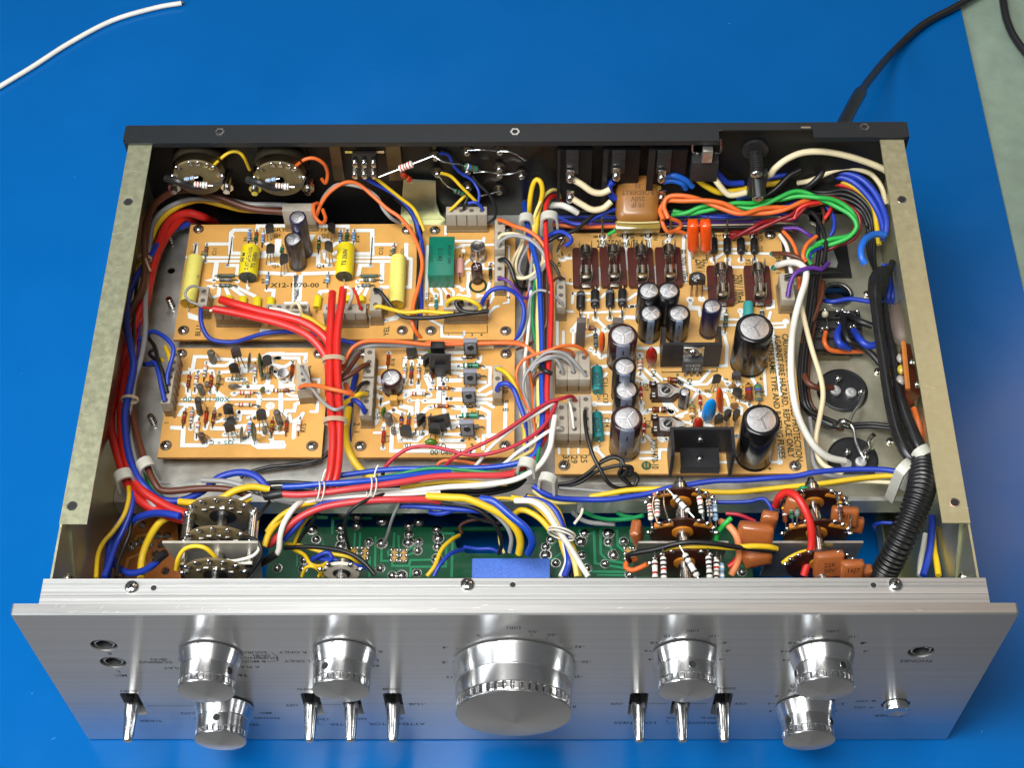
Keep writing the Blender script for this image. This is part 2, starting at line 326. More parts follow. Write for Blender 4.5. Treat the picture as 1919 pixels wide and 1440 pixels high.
# ------------------------------------------------------------------ knobs
KNOB = mat('turned_knob_aluminium', (.78, .78, .775), .20, 1, var=.03, scale=500, stretch=(1, 8, 1))
KFACE = mat('spun_knob_face', (.62, .62, .62), .26, 1, var=0)
_nt = KFACE.node_tree; _tg = _nt.nodes.new('ShaderNodeTangent'); _tg.direction_type = 'RADIAL'; _tg.axis = 'Y'
_nt.links.new(_tg.outputs[0], _nt.nodes['Principled BSDF'].inputs['Tangent']); _nt.nodes['Principled BSDF'].inputs['Anisotropic'].default_value = .75; _nt.nodes['Principled BSDF'].inputs['Anisotropic Rotation'].default_value = .25
def knob(x, z, r, facev, n=48, flutes=26, hole_at=(), label=None, f=1.0):
    _c[:] = [0, 0, 1.0]
    L = 18.
    for _ in range(30):
        v = PJ((x, -L, z))[1]; L += (facev - v) * .25
    k = r / 14.6; root = place(bpy.data.objects.new('knob', None), (x, 0, z), amp, label)
    b = MB(); ax = V((0, -1, 0)); o = V((x, 0, z))
    b.lathe(o, ax, [(.15, r * .94, DARK), (.9, r * .95, DARK), (.9, r * .985), (1.5, r), (L * .42, r * f * .885), (L * .435, r * f * .865), (L * .45, r * f * .88), (L * .76, r * f * .862), (L * .775, r * f * .85)], KNOB, n)
    b.build('skirt', root, smooth=14)
    b = MB(); vs = []; N = flutes * 6; prof = ((L * .77, .838, 0), (L * .785, .858, 1), (L * .90, .856, 1), (L * .93, .85, 0))
    for t, rr, d in prof:
        for i in range(N):
            a = 2 * math.pi * i / N; dd = d * (1.2 * k if i % 6 in (0, 1) else 0); R = r * f * rr - dd
            vs.append(o + ax * t + X_ * (math.cos(a) * R) + Z_ * (math.sin(a) * R))
    b.add(vs, [(j * N + i, j * N + (i + 1) % N, (j + 1) * N + (i + 1) % N, (j + 1) * N + i) for j in range(len(prof) - 1) for i in range(N) if not (j == 1 and i % 6 in (5, 0, 1))], KNOB)
    b.add(vs[N:3 * N], [(i, (i + 1) % N, N + (i + 1) % N, N + i) for i in range(N) if i % 6 in (5, 0, 1)], mat('flute_groove_shade', (.36, .36, .36), .35, 1, var=0))  # groove shade put into the colour so the flutes read
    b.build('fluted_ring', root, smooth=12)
    b = MB(); b.lathe(o, ax, [(L * .925, r * f * .855), (L * .95, r * f * .868), (L * .97, r * f * .868), (L * .985, r * f * .858), (L * .985 + .05, r * f * .852, KFACE), (L + 2.0 * k, .25, KFACE)], KNOB, n)
    b.build('face_cap', root, smooth=14)
    for a in hole_at:
        d = X_ * math.cos(a) + Z_ * math.sin(a); p = o + ax * (L * .60) + d * (r * f * .873)
        b = MB(); b.lathe(p, d, [(-.3, 1.75, STEEL), (.06, 1.7, STEEL), (.06, 1.35, DARK), (.05, 1.2, DARK)], DARK, 14); b.build('set_screw_hole', root)
R0 = 14.6
def KX(u, z):
    _c[:] = [0, 0, 1.0]; return Py(u, 1391, -17.5).x
knob(-135.7, 105.0, R0, 1298, hole_at=(.55,), label='tape monitor knob of the pair at the jack end')
knob(-75.8, 106.5, R0, 1297, hole_at=(2.1,), label='middle sized knob between the jacks and the big volume knob')
knob(0, 93.4, 28.3, 1341, 72, 44, f=1.055, label='large volume knob in the middle of the panel')
knob(76.4, 106.2, R0, 1297, hole_at=(1.45,), label='tone knob next to the volume knob')
knob(137.0, 105.2, R0, 1293, hole_at=(1.0, 3.0), label='upper tone knob by the headphone jack')
knob(KX(414, 46), 44.3, R0 * .97, 1390, hole_at=(1.62,), label='selector knob lowest at the jack end')
knob(KX(1515, 46), 45.2, R0 * .97, 1390, hole_at=(2.5, .6), label='balance knob lowest by the power button')
# ------------------------------------------------------------------ lever switches
LEV = mat('lever_chrome', (.66, .66, .65), .2, 1, var=.03, scale=300)
for i, p in enumerate(slots):
    rt = place(bpy.data.objects.new('lever_switch', None), (p.x, 0, 47), amp)
    b = MB(); o = V((p.x, 5.2, 51)); d = V((0.02 * (1 if p.x < 0 else -1), -1, -.03))
    b.lathe(o, d, [(0, 2.4), (6.5, 3.0), (7, 3.3), (9.5, 3.4), (24.0, 2.45), (25.2, 2.0), (25.6, 1.2)], LEV, 20); b.build('lever', rt)
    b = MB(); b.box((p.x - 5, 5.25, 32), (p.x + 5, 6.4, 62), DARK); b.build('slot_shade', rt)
# jacks and power button
for p in jacks:
    b = MB(); b.lathe(p + V((0, 4.9, 0)), (0, -1, 0), [(0, 5.9, DARK), (.3, 5.9, DARK), (3.0, 5.4, BLACK), (4.0, 4.7, BLACK), (4.3, 4.4, STEEL), (4.5, 4.1, STEEL), (4.4, 3.7, STEEL), (3.6, 3.4, DARK), (.6, 3.2, DARK)], STEEL, 24); b.build('jack_socket', amp)
b = MB(); b.lathe(power + V((0, 5, 0)), (0, -1, 0), [(0, 6.4, DARK), (4, 6.4, DARK), (4, 5.8, KNOB), (8.3, 5.8, KNOB), (9, 5.5, KNOB), (9, 5.3, KFACE), (8.5, .3, KFACE)], KNOB, 28); b.build('power_button', amp)
# ------------------------------------------------------------------ panel lettering (reads upside down)
mb = MB()
def pt(s, u, v, h=2.0, al='CENTER', wx=.98):
    h *= 1.25; text(mb, s, Py(u, v, 0) + V((0, -.03, 0)), V((-1, 0, 0)), V((0, 0, -1)), h, INK, al, wx)
def pl(a, b, w=.35):
    A, B = Py(*a, 0), Py(*b, 0); d = (B - A).normalized(); n = V((-d.z, 0, d.x)) * (w / 2); k = V((0, -.03, 0)); mb.add([A + n + k, B + n + k, B - n + k, A - n + k], [(0, 1, 2, 3)], INK)
use(0, 1080)
for a in (('R', 820, 580), ('L', 890, 718), ('MIC', 905, 746), ('AUX1', 965, 862), ('DUBBING', 1165, 646), ('(B\u25b8A)', 1190, 626), ('PLAY', 1290, 690), ('TAPE', 1790, 745), ('AUX2', 1420, 1030), ('2', 1470, 1068), ('TUNER', 1130, 1086)): pt(*a)
pl((1100, 973), (1460, 973))
use(440, 1080)
for a in (('SOURCE', 130, 573), ('(A\u25b8B)', 200, 597), ('DUBBING', 195, 614), ('B MON', 140, 640), ('A PLAY', 95, 682), ('R ONLY', 435, 572), ('L ONLY', 470, 638), ('R', 1090, 566), ('L', 1065, 632), ('REV', 1035, 672), ('TAPE', 30, 742), ('OFF', 428, 968), ('8kHz', 525, 850), ('MIC', 230, 1027), ('PHONO', 240, 1064), ('12kHz', 640, 1075), ('36Hz', 935, 1072), ('FILTER', 800, 1112, 2.3), ('-15dB', 1370, 960), ('-30dB', 1170, 848), ('0', 1250, 1068), ('ATTENUATOR', 1215, 1109, 2.4), ('SELECTOR', 40, 1115, 2.3), ('-4', 1580, 535), ('-8', 1575, 647), ('-12', 1620, 758), ('0', 1825, 445)): pt(*a)
pl((655, 965), (800, 965)); pl((240, 640), (325, 635)); pl((325, 635), (318, 600)); pl((275, 573), (318, 600)); pl((620, 1080), (628, 1112)); pl((628, 1112), (670, 1112))
use(840, 1080)
for a in (('(dB)', 490, 389, 2.2), ('-50', 640, 416), ('-60', 780, 441), ('-42', 985, 530), ('-30', 1035, 643), ('-20', 970, 754), ('8', 945, 980), ('OFF', 1262, 957), ('LOUDNESS', 1400, 1101, 2.4), ('50Hz', 1690, 1065)): pt(*a)
for a in (((245, 455), (258, 470)), ((145, 490), (158, 500)), ((60, 540), (82, 546)), ((628, 435), (618, 450)), ((745, 458), (732, 470)), ((845, 495), (830, 502)), ((930, 538), (905, 545)), ((955, 592), (940, 592)), ((985, 643), (960, 643)), ((960, 695), (945, 695))): pl(*a)
use(1140, 1080)
for a in (('(dB)', 630, 411), ('(dB)', 1680, 414), ('+10', 460, 450), ('-10', 795, 450), ('+8', 345, 500), ('-8', 880, 500), ('+6', 300, 562), ('-6', 900, 562), ('+4', 330, 625), ('-4', 850, 625), ('+10', 1500, 454), ('-10', 1840, 454), ('+8', 1378, 502), ('-8', 1910, 503), ('+6', 1318, 565), ('+4', 1335, 630), ('TURNOVER', 715, 1101, 2.4), ('OFF', 990, 957), ('200Hz', 885, 843), ('400Hz', 765, 1064), ('10', 1375, 860), ('R', 1378, 828), ('8', 1262, 901), ('6', 1205, 958), ('4', 1217, 1013), ('6', 1755, 960), ('4', 1702, 1012)): pt(*a)
pl((300, 955), (440, 955)); pl((610, 955), (750, 955)); pl((437, 1078), (445, 1103)); pl((445, 1103), (500, 1101)); 
for a in (((340, 562), (365, 562)), ((840, 562), (860, 562)), ((365, 503), (385, 507)), ((830, 510), (845, 505)), ((490, 462), (510, 468)), ((745, 468), (755, 462)), ((1340, 565), (1375, 565)), ((1415, 508), (1435, 513)), ((1525, 465), (1545, 471)), ((1790, 471), (1800, 465)), ((1225, 957), (1250, 957)), ((1710, 960), (1730, 960))): pl(*a)
use(1439, 1080)
for a in (('PHONES', 1110, 637, 2.2), ('OFF', 705, 937), ('ON', 690, 985), ('POWER', 905, 1046, 2.3), ('-6', 735, 565), ('-8', 725, 502)): pt(*a)
pl((770, 940), (820, 940), .3); pl((780, 934), (805, 934), 1.2); pl((750, 984), (800, 984), .3); pl((765, 986), (785, 986), .9)
mb.build('printed_lettering', amp, kind='stuff')

# wear: fine scratches on the rails and the front edge
mb = MB(); SCM = mat('bright_scratch', (.80, .80, .74), .35, 1, var=0); random.seed(11)
for k in range(46):
    if k < 26: sx = random.choice((-1, 1)); p = V((sx * random.uniform(190.5, 200), random.uniform(48, 268), 143.63)); a = random.uniform(-.4, .4) + (1.57 if random.random() < .25 else 0)
    elif k < 36: p = V((random.uniform(-205, 205), random.uniform(1.2, 4.6), HT + .02)); a = random.uniform(-.3, .3)
    else: p = V((random.uniform(-212, -110), random.uniform(1, 4.8), HT + .02)); a = random.uniform(.3, .9)
    d = V((math.cos(a), math.sin(a), 0)); mb.obox(p, d, V((-d.y, d.x, 0)), Z_, V((random.uniform(1.2, 5) if k < 36 else random.uniform(.8, 2.4), random.uniform(.12, .3), .03)), SCM)
mb.build('scratch', amp, kind='stuff')
# ------------------------------------------------------------------ electronic components
PCB = mat('phenolic_board', '#cd9a51', .42, var=.08, scale=55, bump=.05, rvar=.06)
PCBE = mat('phenolic_edge', '#a8702f', .6, var=.15, scale=300)
TRACE = mat('tinned_trace_under_mask', '#dfe2df', .45, var=.05, scale=120)
HALO = mat('trace_edge_tan', '#a98a5a', .5, var=.05, scale=200)  # darker tan, drawn as an outline under the traces
SILK = mat('silk_print', '#14301f', .6, var=0)
SILKB = mat('silk_print_teal', '#2d6f70', .6, var=0)
LEAD = mat('component_lead', (.30, .30, .29), .3, 1, var=.35, scale=1500, rvar=.1)
BODY = dict(n='#6e3119', c='#d2c8ba', b='#8db2d6', g='#2f5a41', t='#b08452', e='#5f6f68', r='#8b2a17', o='#7d6638', w='#dcd8d0', p='#d59a8c', T='#2a8b8a', k='#23211f', G='#1f7a5c')
BAND = dict(k='#141312', n='#5a2c16', r='#b01f16', o='#dd6a1d', y='#d9b52c', g='#1f7a45', b='#2456a8', v='#5a3a86', e='#7d7d7d', w='#efece6', d='#a9812f')
BRD = None; ZB = 83.0
def board(name, label, xl, xr, yf, yb, z=83.0, m=None, group='circuit boards inside the amplifier', legs=True):
    """xl.. pixels (u,v) of one point on each edge"""
    global BRD, ZB
    ZB = z; x0 = Pz(*xl, z).x; x1 = Pz(*xr, z).x; y0 = Pz(*yf, z).y; y1 = Pz(*yb, z).y
    BRD = thing(name, ((x0 + x1) / 2, (y0 + y1) / 2, z - 1.6), label, 'circuit board', group)
    mb = MB(); mb.prism([(x0, y0, z - 1.6), (x1, y0, z - 1.6), (x1, y1, z - 1.6), (x0, y1, z - 1.6)], (0, 0, 1.6), m or PCB, m_side=PCBE); mb.build('board_panel', BRD)
    if legs:
        for x in (x0 + 6, x1 - 6):
            for y in (y0 + 4, y1 - 5):
                mb = MB(); mb.cyl((x, y + 3 * (y < (y0 + y1) / 2), ZD + .1), (x, y + 3 * (y < (y0 + y1) / 2), z - 1.62), 2.6, mat('brown_standoff', (.16, .08, .045), .5), 12); mb.build('standoff', BRD)
    return (x0, x1, y0, y1)
def bscrews(*pts):
    for u, v in pts: screw(BRD, Pz(u, v, ZB + .02), 2.35)
def traces(items, pads=(), m=None, name='printed_trace', lift=.05, padr=1.35):
    """items: (width_px, u,v, u,v, ...)"""
    mb = MB(); hb = MB()
    for it in items:
        w = it[0]; pts = [Pz(it[i], it[i + 1], ZB + lift) for i in range(1, len(it), 2)]; wm = w * 1.0 * mm(pts[0])
        lift2 = V((0, 0, .012)) * (len(mb.f) % 7)
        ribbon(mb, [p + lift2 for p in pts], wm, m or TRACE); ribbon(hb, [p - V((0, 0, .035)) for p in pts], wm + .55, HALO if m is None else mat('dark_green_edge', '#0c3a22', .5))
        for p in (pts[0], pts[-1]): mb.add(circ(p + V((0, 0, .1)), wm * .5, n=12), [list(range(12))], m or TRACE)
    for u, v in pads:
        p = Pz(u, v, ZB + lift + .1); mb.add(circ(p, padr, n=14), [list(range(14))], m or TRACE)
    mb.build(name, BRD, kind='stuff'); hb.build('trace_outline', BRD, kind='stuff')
def poly(*uv, m=None):
    mb = MB(); mb.sheet([Pz(uv[i], uv[i + 1], ZB + .16) for i in range(0, len(uv), 2)], m or TRACE); mb.build('trace_patch', BRD, kind='stuff')
_silk = {}
def silk(s, u, v, h, rot=0, m=None, wx=1.0, al='CENTER'):
    mb = _silk.setdefault(BRD, MB()); a = math.radians(rot)
    text(mb, s, Pz(u, v, ZB + .22), V((math.cos(a), math.sin(a), 0)), V((-math.sin(a), math.cos(a), 0)), h, m or SILK, al, wx)
def fit(mb, s, p0, p1, h, up, m):
    d = p1 - p0; L = d.length; d /= L
    cu = bpy.data.curves.new('lettering', 'FONT'); cu.body = s; cu.size = h / .7; cu.resolution_u = 2; cu.offset = cu.size * .015; o = bpy.data.objects.new('lettering', cu); me = o.to_mesh()
    w = max(v.co.x for v in me.vertices); e = (up - d * up.dot(d)).normalized()
    mb.add([p0 + d * (v.co.x / w * L) + e * (v.co.y - h / 2) for v in me.vertices], [list(f.vertices) for f in me.polygons], m); o.to_mesh_clear(); bpy.data.objects.remove(o); bpy.data.curves.remove(cu)
def silkfit(s, u0, v0, u1, v1, h, m=None):
    mb = _silk.setdefault(BRD, MB()); a, b = Pz(u0, v0, ZB + .22), Pz(u1, v1, ZB + .22); d = b - a; fit(mb, s, a, b, h, V((-d.y, d.x, 0)), m or SILK)
def silkline(*uv, w=.35):
    mb = _silk.setdefault(BRD, MB()); ribbon(mb, [Pz(uv[i], uv[i + 1], ZB + .2) for i in range(0, len(uv), 2)], w, SILK)
def silkdone():
    for b, mb in _silk.items(): mb.build('silk_lettering', b, kind='stuff')
    _silk.clear()
def scatter_codes(pts):
    for s, u, v, r in pts: silk(s, u, v, 1.7, r, wx=1.1)
def res(u0, v0, u1, v1, body='n', bands='nrkd', r=1.02, frac=.62, lift=.35, name='resistor', label=None, z=None):
    z = ZB if z is None else z
    a, b = Pz(u0, v0, z), Pz(u1, v1, z); up = V((0, 0, r + lift)); L = (b - a).length; d = (b - a) / L; mb = MB()
    bl = min(L * frac, 14); t0 = (L - bl) / 2; A = a + d * t0 + up; bm = paint(BODY[body], .28, coat=.0); f = bl
    prof = [(0, r * .45), (.04 * f, r * .8), (.1 * f, r), (.22 * f, r)]
    pos = (.14, .34, .50, .80)[:len(bands)]
    prof = [(0, r * .4, bm), (.03 * f, r * .78, bm), (.09 * f, r, bm)]
    for t, k in zip(pos, bands):
        rr = r if t < .2 or t > .7 else r * .9
        prof += [(t * f, rr, bm), ((t + .10) * f, rr, paint(BAND[k], .3))]
    prof += [(.93 * f, r, bm), (.97 * f, r * .78, bm), (f, r * .4, bm)]
    mb.lathe(A, d, prof, bm, 10); E = A + d * bl; rl = max(.3, r * .27)
    for P, Q in ((A, a), (E, b)):
        k = Q + up * .9 + (P - Q).normalized() * .2; k.z = P.z - .1
        mb.tube([P, P.lerp(k, .8), V((Q.x, Q.y, P.z - r * .7)), Q], rl, LEAD, 5, 2)
    return mb.build(name, BRD, label)
def ress(rows, **k):
    for q in rows: res(*q[:4], *(q[4:6] if len(q) > 4 else ()), **k)
def dio(u0, v0, u1, v1, r=1.0, col='#201e1d', band='#77787a', frac=.55, at=.15, name='diode'):
    a, b = Pz(u0, v0, ZB), Pz(u1, v1, ZB); up = V((0, 0, r + .4)); L = (b - a).length; d = (b - a) / L; mb = MB(); f = L * frac; A = a + d * ((L - f) / 2) + up; bm = paint(col, .4)
    mb.lathe(A, d, [(0, r * .85, bm), (.06 * f, r, bm), (at * f, r, bm), ((at + .14) * f, r * 1.01, paint(band, .35)), (.94 * f, r, bm), (f, r * .85, bm)], bm, 12); E = A + d * f
    for P, Q in ((A, a), (E, b)): mb.tube([P, P.lerp(V((Q.x, Q.y, P.z)), .8), V((Q.x, Q.y, P.z - r * .8)), Q], max(.35, r * .28), TIN, 6, 2)
    return mb.build(name, BRD)
def ecap(tu, tv, r, bv, col='#17161a', stripe='#6d7280', lid=.72, marks=2, a0=-90, sw=17, lid_m=None, name='electrolytic_capacitor', label=None, rot=0.3, body_tilt=None):
    lo, hi = 2., 70.
    for _ in range(40):
        h = (lo + hi) / 2; T = Pz(tu, tv, ZB + h); R = r * mm(T); v = PJ((T.x, T.y - R, ZB))[1]
        if v < bv: lo = h
        else: hi = h
    B = V((T.x, T.y, ZB + .05)); n = 40; sm = paint(col, .3 if R < 6.5 else .22, coat=.1); st = paint(stripe or col, .3)
    root = MB(); prof = [(0, R * .93), (.35, R * .98), (1.1, R), (1.9, R), (2.3, R * .955), (2.8, R * .955), (3.3, R), (h - .9, R), (h - .3, R * .96), (h, R * .88), (h + .05, R * .80), (h - .25, R * .76)]
    vs = []
    for t, q in prof: vs += [B + Z_ * t + X_ * (math.cos(2 * math.pi * k / n) * q) + Y_ * (math.sin(2 * math.pi * k / n) * q) for k in range(n)]
    o = len(root.v); root.v += vs
    for j in range(len(prof) - 1):
        for k in range(n):
            a = (360 * (k + .5) / n - a0 + 180) % 360 - 180
            root.f.append([j * n + k, j * n + (k + 1) % n, (j + 1) * n + (k + 1) % n, (j + 1) * n + k]); root.m.append(root.mi(st if abs(a) < sw and stripe else sm))
    root.f.append(list(reversed(range(n)))); root.m.append(root.mi(sm))
    can = root.build(name, BRD, label, smooth=50)
    mb = MB(); zt = h - .22; rl = R * .765; lm = lid_m or ALU
    mb.lathe(B + Z_ * (zt - .3), Z_, [(0, rl), (.3, rl), (.42, rl * .9), (.42, rl * .05)], lm, 28)
    gm = mat('lid_score_lit', (.86, .86, .87), .25, 1, var=0); gd = mat('lid_score_shaded', (.25, .25, .27), .4, 1, var=0)  # each score painted as a lit line beside a shaded line
    for k in range(marks):
        a = rot + math.pi * k / 2 if marks == 2 else rot + 2 * math.pi * k / 3
        d = V((math.cos(a), math.sin(a), 0)); e = V((-d.y, d.x, 0)); c0 = B + Z_ * (zt + .14) + (V() if marks == 2 else d * (rl * .42))
        ln = rl * (1.7 if marks == 2 else .85)
        mb.obox(c0, d, e, Z_, V((ln, R * .075, .12)), gm); mb.obox(c0 + e * (R * .07), d, e, Z_, V((ln, R * .04, .1)), gd)
    mb.build('vented_top', can)
    if stripe and R > 4:
        mb = MB(); ng = paint('#2b2d33', .3)
        d = V((math.cos(math.radians(a0)), math.sin(math.radians(a0)), 0)); e = V((-d.y, d.x, 0))
        for zz in (h * .78, h * .3): mb.obox(B + d * (R + .005) + Z_ * zz, e, d, Z_, V((R * .09, .1, R * .5)), ng)
        mb.build('polarity_mark', can)
    return can
def lay(u0, v0, u1, v1, r, col, end=None, lead=1.6, prof=None, name='film_capacitor', label=None, squash=1.0, rough=.35, n=20):
    """cylinder lying on the board, axis from (u0,v0) to (u1,v1), r in crop pixels"""
    R = r * mm(Pz(u0, v0, ZB)); a, b = Pz(u0, v0, ZB + R * squash + .2), Pz(u1, v1, ZB + R * squash + .2); d = (b - a); L = d.length; d /= L; bm = paint(col, rough, var=.05); em = paint(end, .35) if end else bm
    mb = MB(); e = Z_; g = d.cross(e).normalized()
    pr = prof or [(0, R * .80, em), (.25, R * .93, bm), (.6, R, bm), (L - .6, R, bm), (L - .2, R * .95, bm), (L - .3, R * .9, em), (L - .7, R * .1, em)]
    m0 = len(mb.v); mb.lathe(a, d, pr, bm, n)
    if squash != 1: 
        for i in range(m0, len(mb.v)): mb.v[i].z = a.z + (mb.v[i].z - a.z) * squash
    o = mb.build(name, BRD, label)
    mb = MB()
    for P, s in ((a, -1), (b, 1)): mb.tube([P - d * (.3 * s), P + d * (s * lead), P + d * (s * (lead + .4)) - Z_ * (R * squash * .6), P + d * (s * (lead + .4)) - Z_ * (R * squash + .2)], .38, TIN, 6, 2)
    mb.build('wire_lead', o)
    return o
def upframe(bu, bv, tu, tv, dy=0.):
    B = Pz(bu, bv, ZB); T = Py(tu, tv, B.y + dy); a = (T - B); h = a.length; a /= h; e = (X_ - a * X_.dot(a)).normalized(); return B, T, a, e, a.cross(e), h
def to92(bu, bv, tu, tv, w=4.6, yaw=0, bh=5.0, col='#1b1a1a', dy=0., name='transistor', legs=True, label=None):
    B, T, a, e, g, h = upframe(bu, bv, tu, tv, dy); bh = min(bh, h * .75); c, s = math.cos(math.radians(yaw)), math.sin(math.radians(yaw)); e, g = e * c + g * s, g * c - e * s
    mb = MB(); base = T - a * bh; pts = [base + e * (w / 2 * math.cos(t)) + g * (w * .44 * math.sin(t)) for t in [math.radians(x) for x in range(-25, 206, 21)]]
    mb.prism(pts, a * bh, paint(col, .42, var=.2))
    if legs:
        for k in (-1, 0, 1): mb.tube([base + e * (k * w * .27), base.lerp(B, .5) + e * (k * w * .4), B + e * (k * w * .5)], .28, LEAD, 5, 2)
    return mb.build(name, BRD, label)
def disc(bu, bv, tu, tv, w, th, col, yaw=0, name='disc_capacitor', rough=.22, dy=0., lead=1.2, label=None, k=1.0):
    """lens shaped capacitor standing on its leads; w, th in mm"""
    B, T, a, e, g, h = upframe(bu, bv, tu, tv, dy); c, s = math.cos(math.radians(yaw)), math.sin(math.radians(yaw)); e, g = e * c + g * s, g * c - e * s
    hb = max(h - lead, 2); C = T - a * (hb / 2); mb = MB(); mb.ell(C, e, g, a, w / 2, th / 2, hb / 2, paint(col, rough, var=.1))
    for q in (-1, 1): mb.tube([C - a * (hb * .38) + e * (q * w * .22), B + e * (q * w * .32)], .28, LEAD, 5, 1)
    return mb.build(name, BRD, label, smooth=60)
def conn(u0, v0, u1, v1, h, n, along='y', solid=False, base=.5, name='connector', label=None, holes=True, up=None):
    """nylon plug on its header; (u0,v0)-(u1,v1) is the top face as seen, at height h"""
    z = ZB + h; c = Pz((u0 + u1) / 2, (v0 + v1) / 2, z); k = mm(c); wx = abs(u1 - u0) * k; wy = abs(Pz((u0 + u1) / 2, v1, z).y - Pz((u0 + u1) / 2, v0, z).y)
    mb = MB(); zb = ZB + h * base; nm = NYLON
    mb.obox(V((c.x, c.y, (z + zb) / 2)), X_, Y_, Z_, V((wx, wy, z - zb)), nm, .5)
    st = wy / n if along == 'y' else wx / n
    for i in range(1, n):
        o = -(wy if along == 'y' else wx) / 2 + st * i
        if along == 'x': mb.obox(V((c.x + o, c.y - wy / 2, (z + zb) / 2)), X_, Y_, Z_, V((.5, .5, z - zb - .8)), mat('nylon_groove', '#6f675a', .6))
        else:
            for s in (-1, 1): mb.obox(V((c.x + s * wx / 2, c.y + o, (z + zb) / 2)), X_, Y_, Z_, V((.5, .5, z - zb - .8)), mat('nylon_groove', '#6f675a', .6))
    con = mb.build(name, BRD, label)
    mb = MB(); mb.obox(V((c.x, c.y, (zb + ZB) / 2)), X_, Y_, Z_, V((wx * (.93 if along == 'y' else 1), wy * (1 if along == 'y' else .9), zb - ZB - .02)), NYLON2, .3)
    mb.obox(V((c.x, c.y, ZB + .8)), X_, Y_, Z_, V((wx + .8, wy + .8, 1.5)), NYLON2, .3); mb.build('header', con)
    if holes:
        mb = MB()
        for i in range(n):
            o = -(wy if along == 'y' else wx) / 2 + st * (i + .5); p = V((c.x, c.y + o, z)) if along == 'y' else V((c.x + o, c.y, z))
            mb.lathe(p, Z_, [(.0, 1.35, nm), (.06, 1.3, nm), (.03, 1.15, mat('nylon_hole', '#575046', .6))], nm, 14)
        mb.build('contact_hole', con)
    return con
def pin(bu, bv, tu, tv, r=.55, name='terminal_pin'):
    B, T, a, e, g, h = upframe(bu, bv, tu, tv); mb = MB(); mb.lathe(B, a, [(0, 2.0, DARK), (.3, 2.0, DARK), (.35, 1.3, TIN), (h * .22, 1.0, TIN), (h * .34, r, LEAD), (h, r * .9, LEAD)], LEAD, 10); mb.build(name, BRD)
def fuse(u0, v0, u1, v1, name='fuse_holder'):
    """open fuse clip on a brown base; axis of the base from far centre to near centre"""
    a, b = Pz(u0, v0, ZB), Pz(u1, v1, ZB); c = (a + b) / 2; L = (a - b).length; ey = (a - b) / L; ex = V((ey.y, -ey.x, 0)); w = 13.8
    mb = MB(); m = mat('brown_bakelite', '#481b14', .38, var=.2, scale=400)
    mb.prism(rrect(c + Z_ * .05, w, L, 1.6, ex, ey), Z_ * 3.2, m); root = mb.build(name, BRD)
    CL = mat('fuse_clip', (.34, .31, .27), .32, 1, var=.3, scale=700, rvar=.1)
    ax = c + Z_ * 8.2 - ey * .3
    for s in (-1, 1):
        mb = MB(); p = ax + ey * (s * 8.2)
        for q in (-1, 1):
            for zz, xx, hh in ((-3.4, 2.7, 3.4), (0, 3.05, 3.6), (3.1, 2.7 if s < 0 else 3.3, 3.0)): mb.obox(p + ex * (q * xx) + Z_ * zz, ex, ey, Z_, V((.45, 4.6, hh)), CL)
        mb.obox(p - Z_ * 4.9, ex, ey, Z_, V((6, 4.8, .5)), CL)
        mb.obox(p + ey * (s * 4.6) - Z_ * 4.7, ex, ey, Z_, V((4.4, 2.2, .5)), TIN); mb.build('fuse_clip', root)
    mb = MB(); G = mat('fuse_glass', (.9, .9, .88), .04, var=0, trans=1.0); CP = mat('fuse_cap_nickel', (.40, .37, .32), .28, 1, var=.15, scale=500)
    mb.lathe(ax - ey * 10, ey, [(0, 2.0, CP), (.2, 2.55, CP), (5.6, 2.6, CP), (5.7, 2.35, CP)], CP, 18)
    mb.lathe(ax + ey * 10, -ey, [(0, 2.0, CP), (.2, 2.55, CP), (5.6, 2.6, CP), (5.7, 2.35, CP)], CP, 18)
    mb.cyl(ax - ey * 4.5, ax + ey * 4.5, .12, LEAD, 5); f = mb.build('glass_fuse', root)
    mb = MB(); mb.lathe(ax - ey * 5, ey, [(0, 2.35), (10, 2.35)], G, 18, caps=False); mb.lathe(ax - ey * 5, ey, [(0, 2.0), (10, 2.0)], G, 18, caps=False); mb.build('fuse_tube', root)
    return root
def topprint(s, u, v, z, h, rot, m=INK, name='print'):
    mb = MB(); a = math.radians(rot); text(mb, s, Pz(u, v, z), V((math.cos(a), math.sin(a), 0)), V((-math.sin(a), math.cos(a), 0)), h, m); mb.build(name, BRD, kind='stuff')
# ================================================================== phono board (far, at the jack end)
use(0, 0, 1919)
board('phono_board', 'wide tan circuit board with four yellow film capacitors, printed X12-1070-00', (325, 635), (776, 600), (550, 636), (550, 420))
bscrews((372, 429), (763, 431), (344, 619), (754, 619))
use(320, 400, 240)
traces([(66, 1190, 245, 950, 245, 905, 285, 893, 590, 1060, 595), (62, 545, 455, 885, 455), (66, 380, 455, 370, 640), (46, 245, 655, 1045, 655), (52, 520, 712, 1045, 712), (74, 690, 720, 650, 985),
  (62, 850, 775, 1010, 778, 992, 930), (60, 1297, 250, 1305, 185, 1720, 180), (50, 1405, 245, 1395, 330), (66, 1310, 880, 1850, 910), (60, 1440, 1140, 1545, 1150, 1530, 1260), (60, 730, 1085, 715, 1225, 620, 1260, 610, 1370),
  (58, 820, 1105, 865, 1215), (60, 905, 1100, 1085, 1235), (56, 985, 1100, 1130, 1175, 1260, 1235), (55, 560, 1092, 650, 1092), (50, 1150, 1070, 1158, 1130), (48, 1480, 745, 1640, 765), (50, 1720, 1340, 1840, 1345),
  (60, 1140, 470, 1270, 470), (60, 650, 1010, 560, 1000, 640, 985), (46, 280, 470 + 1860, 420, 2370)], [(1190, 250), (550, 460), (850, 775), (520, 715), (645, 1010), (640, 1095), (1000, 1015), (985, 1100), (1440, 1145), (1480, 748), (1705, 905), (370, 460), (1600, 565), (920, 350), (1470, 890)])
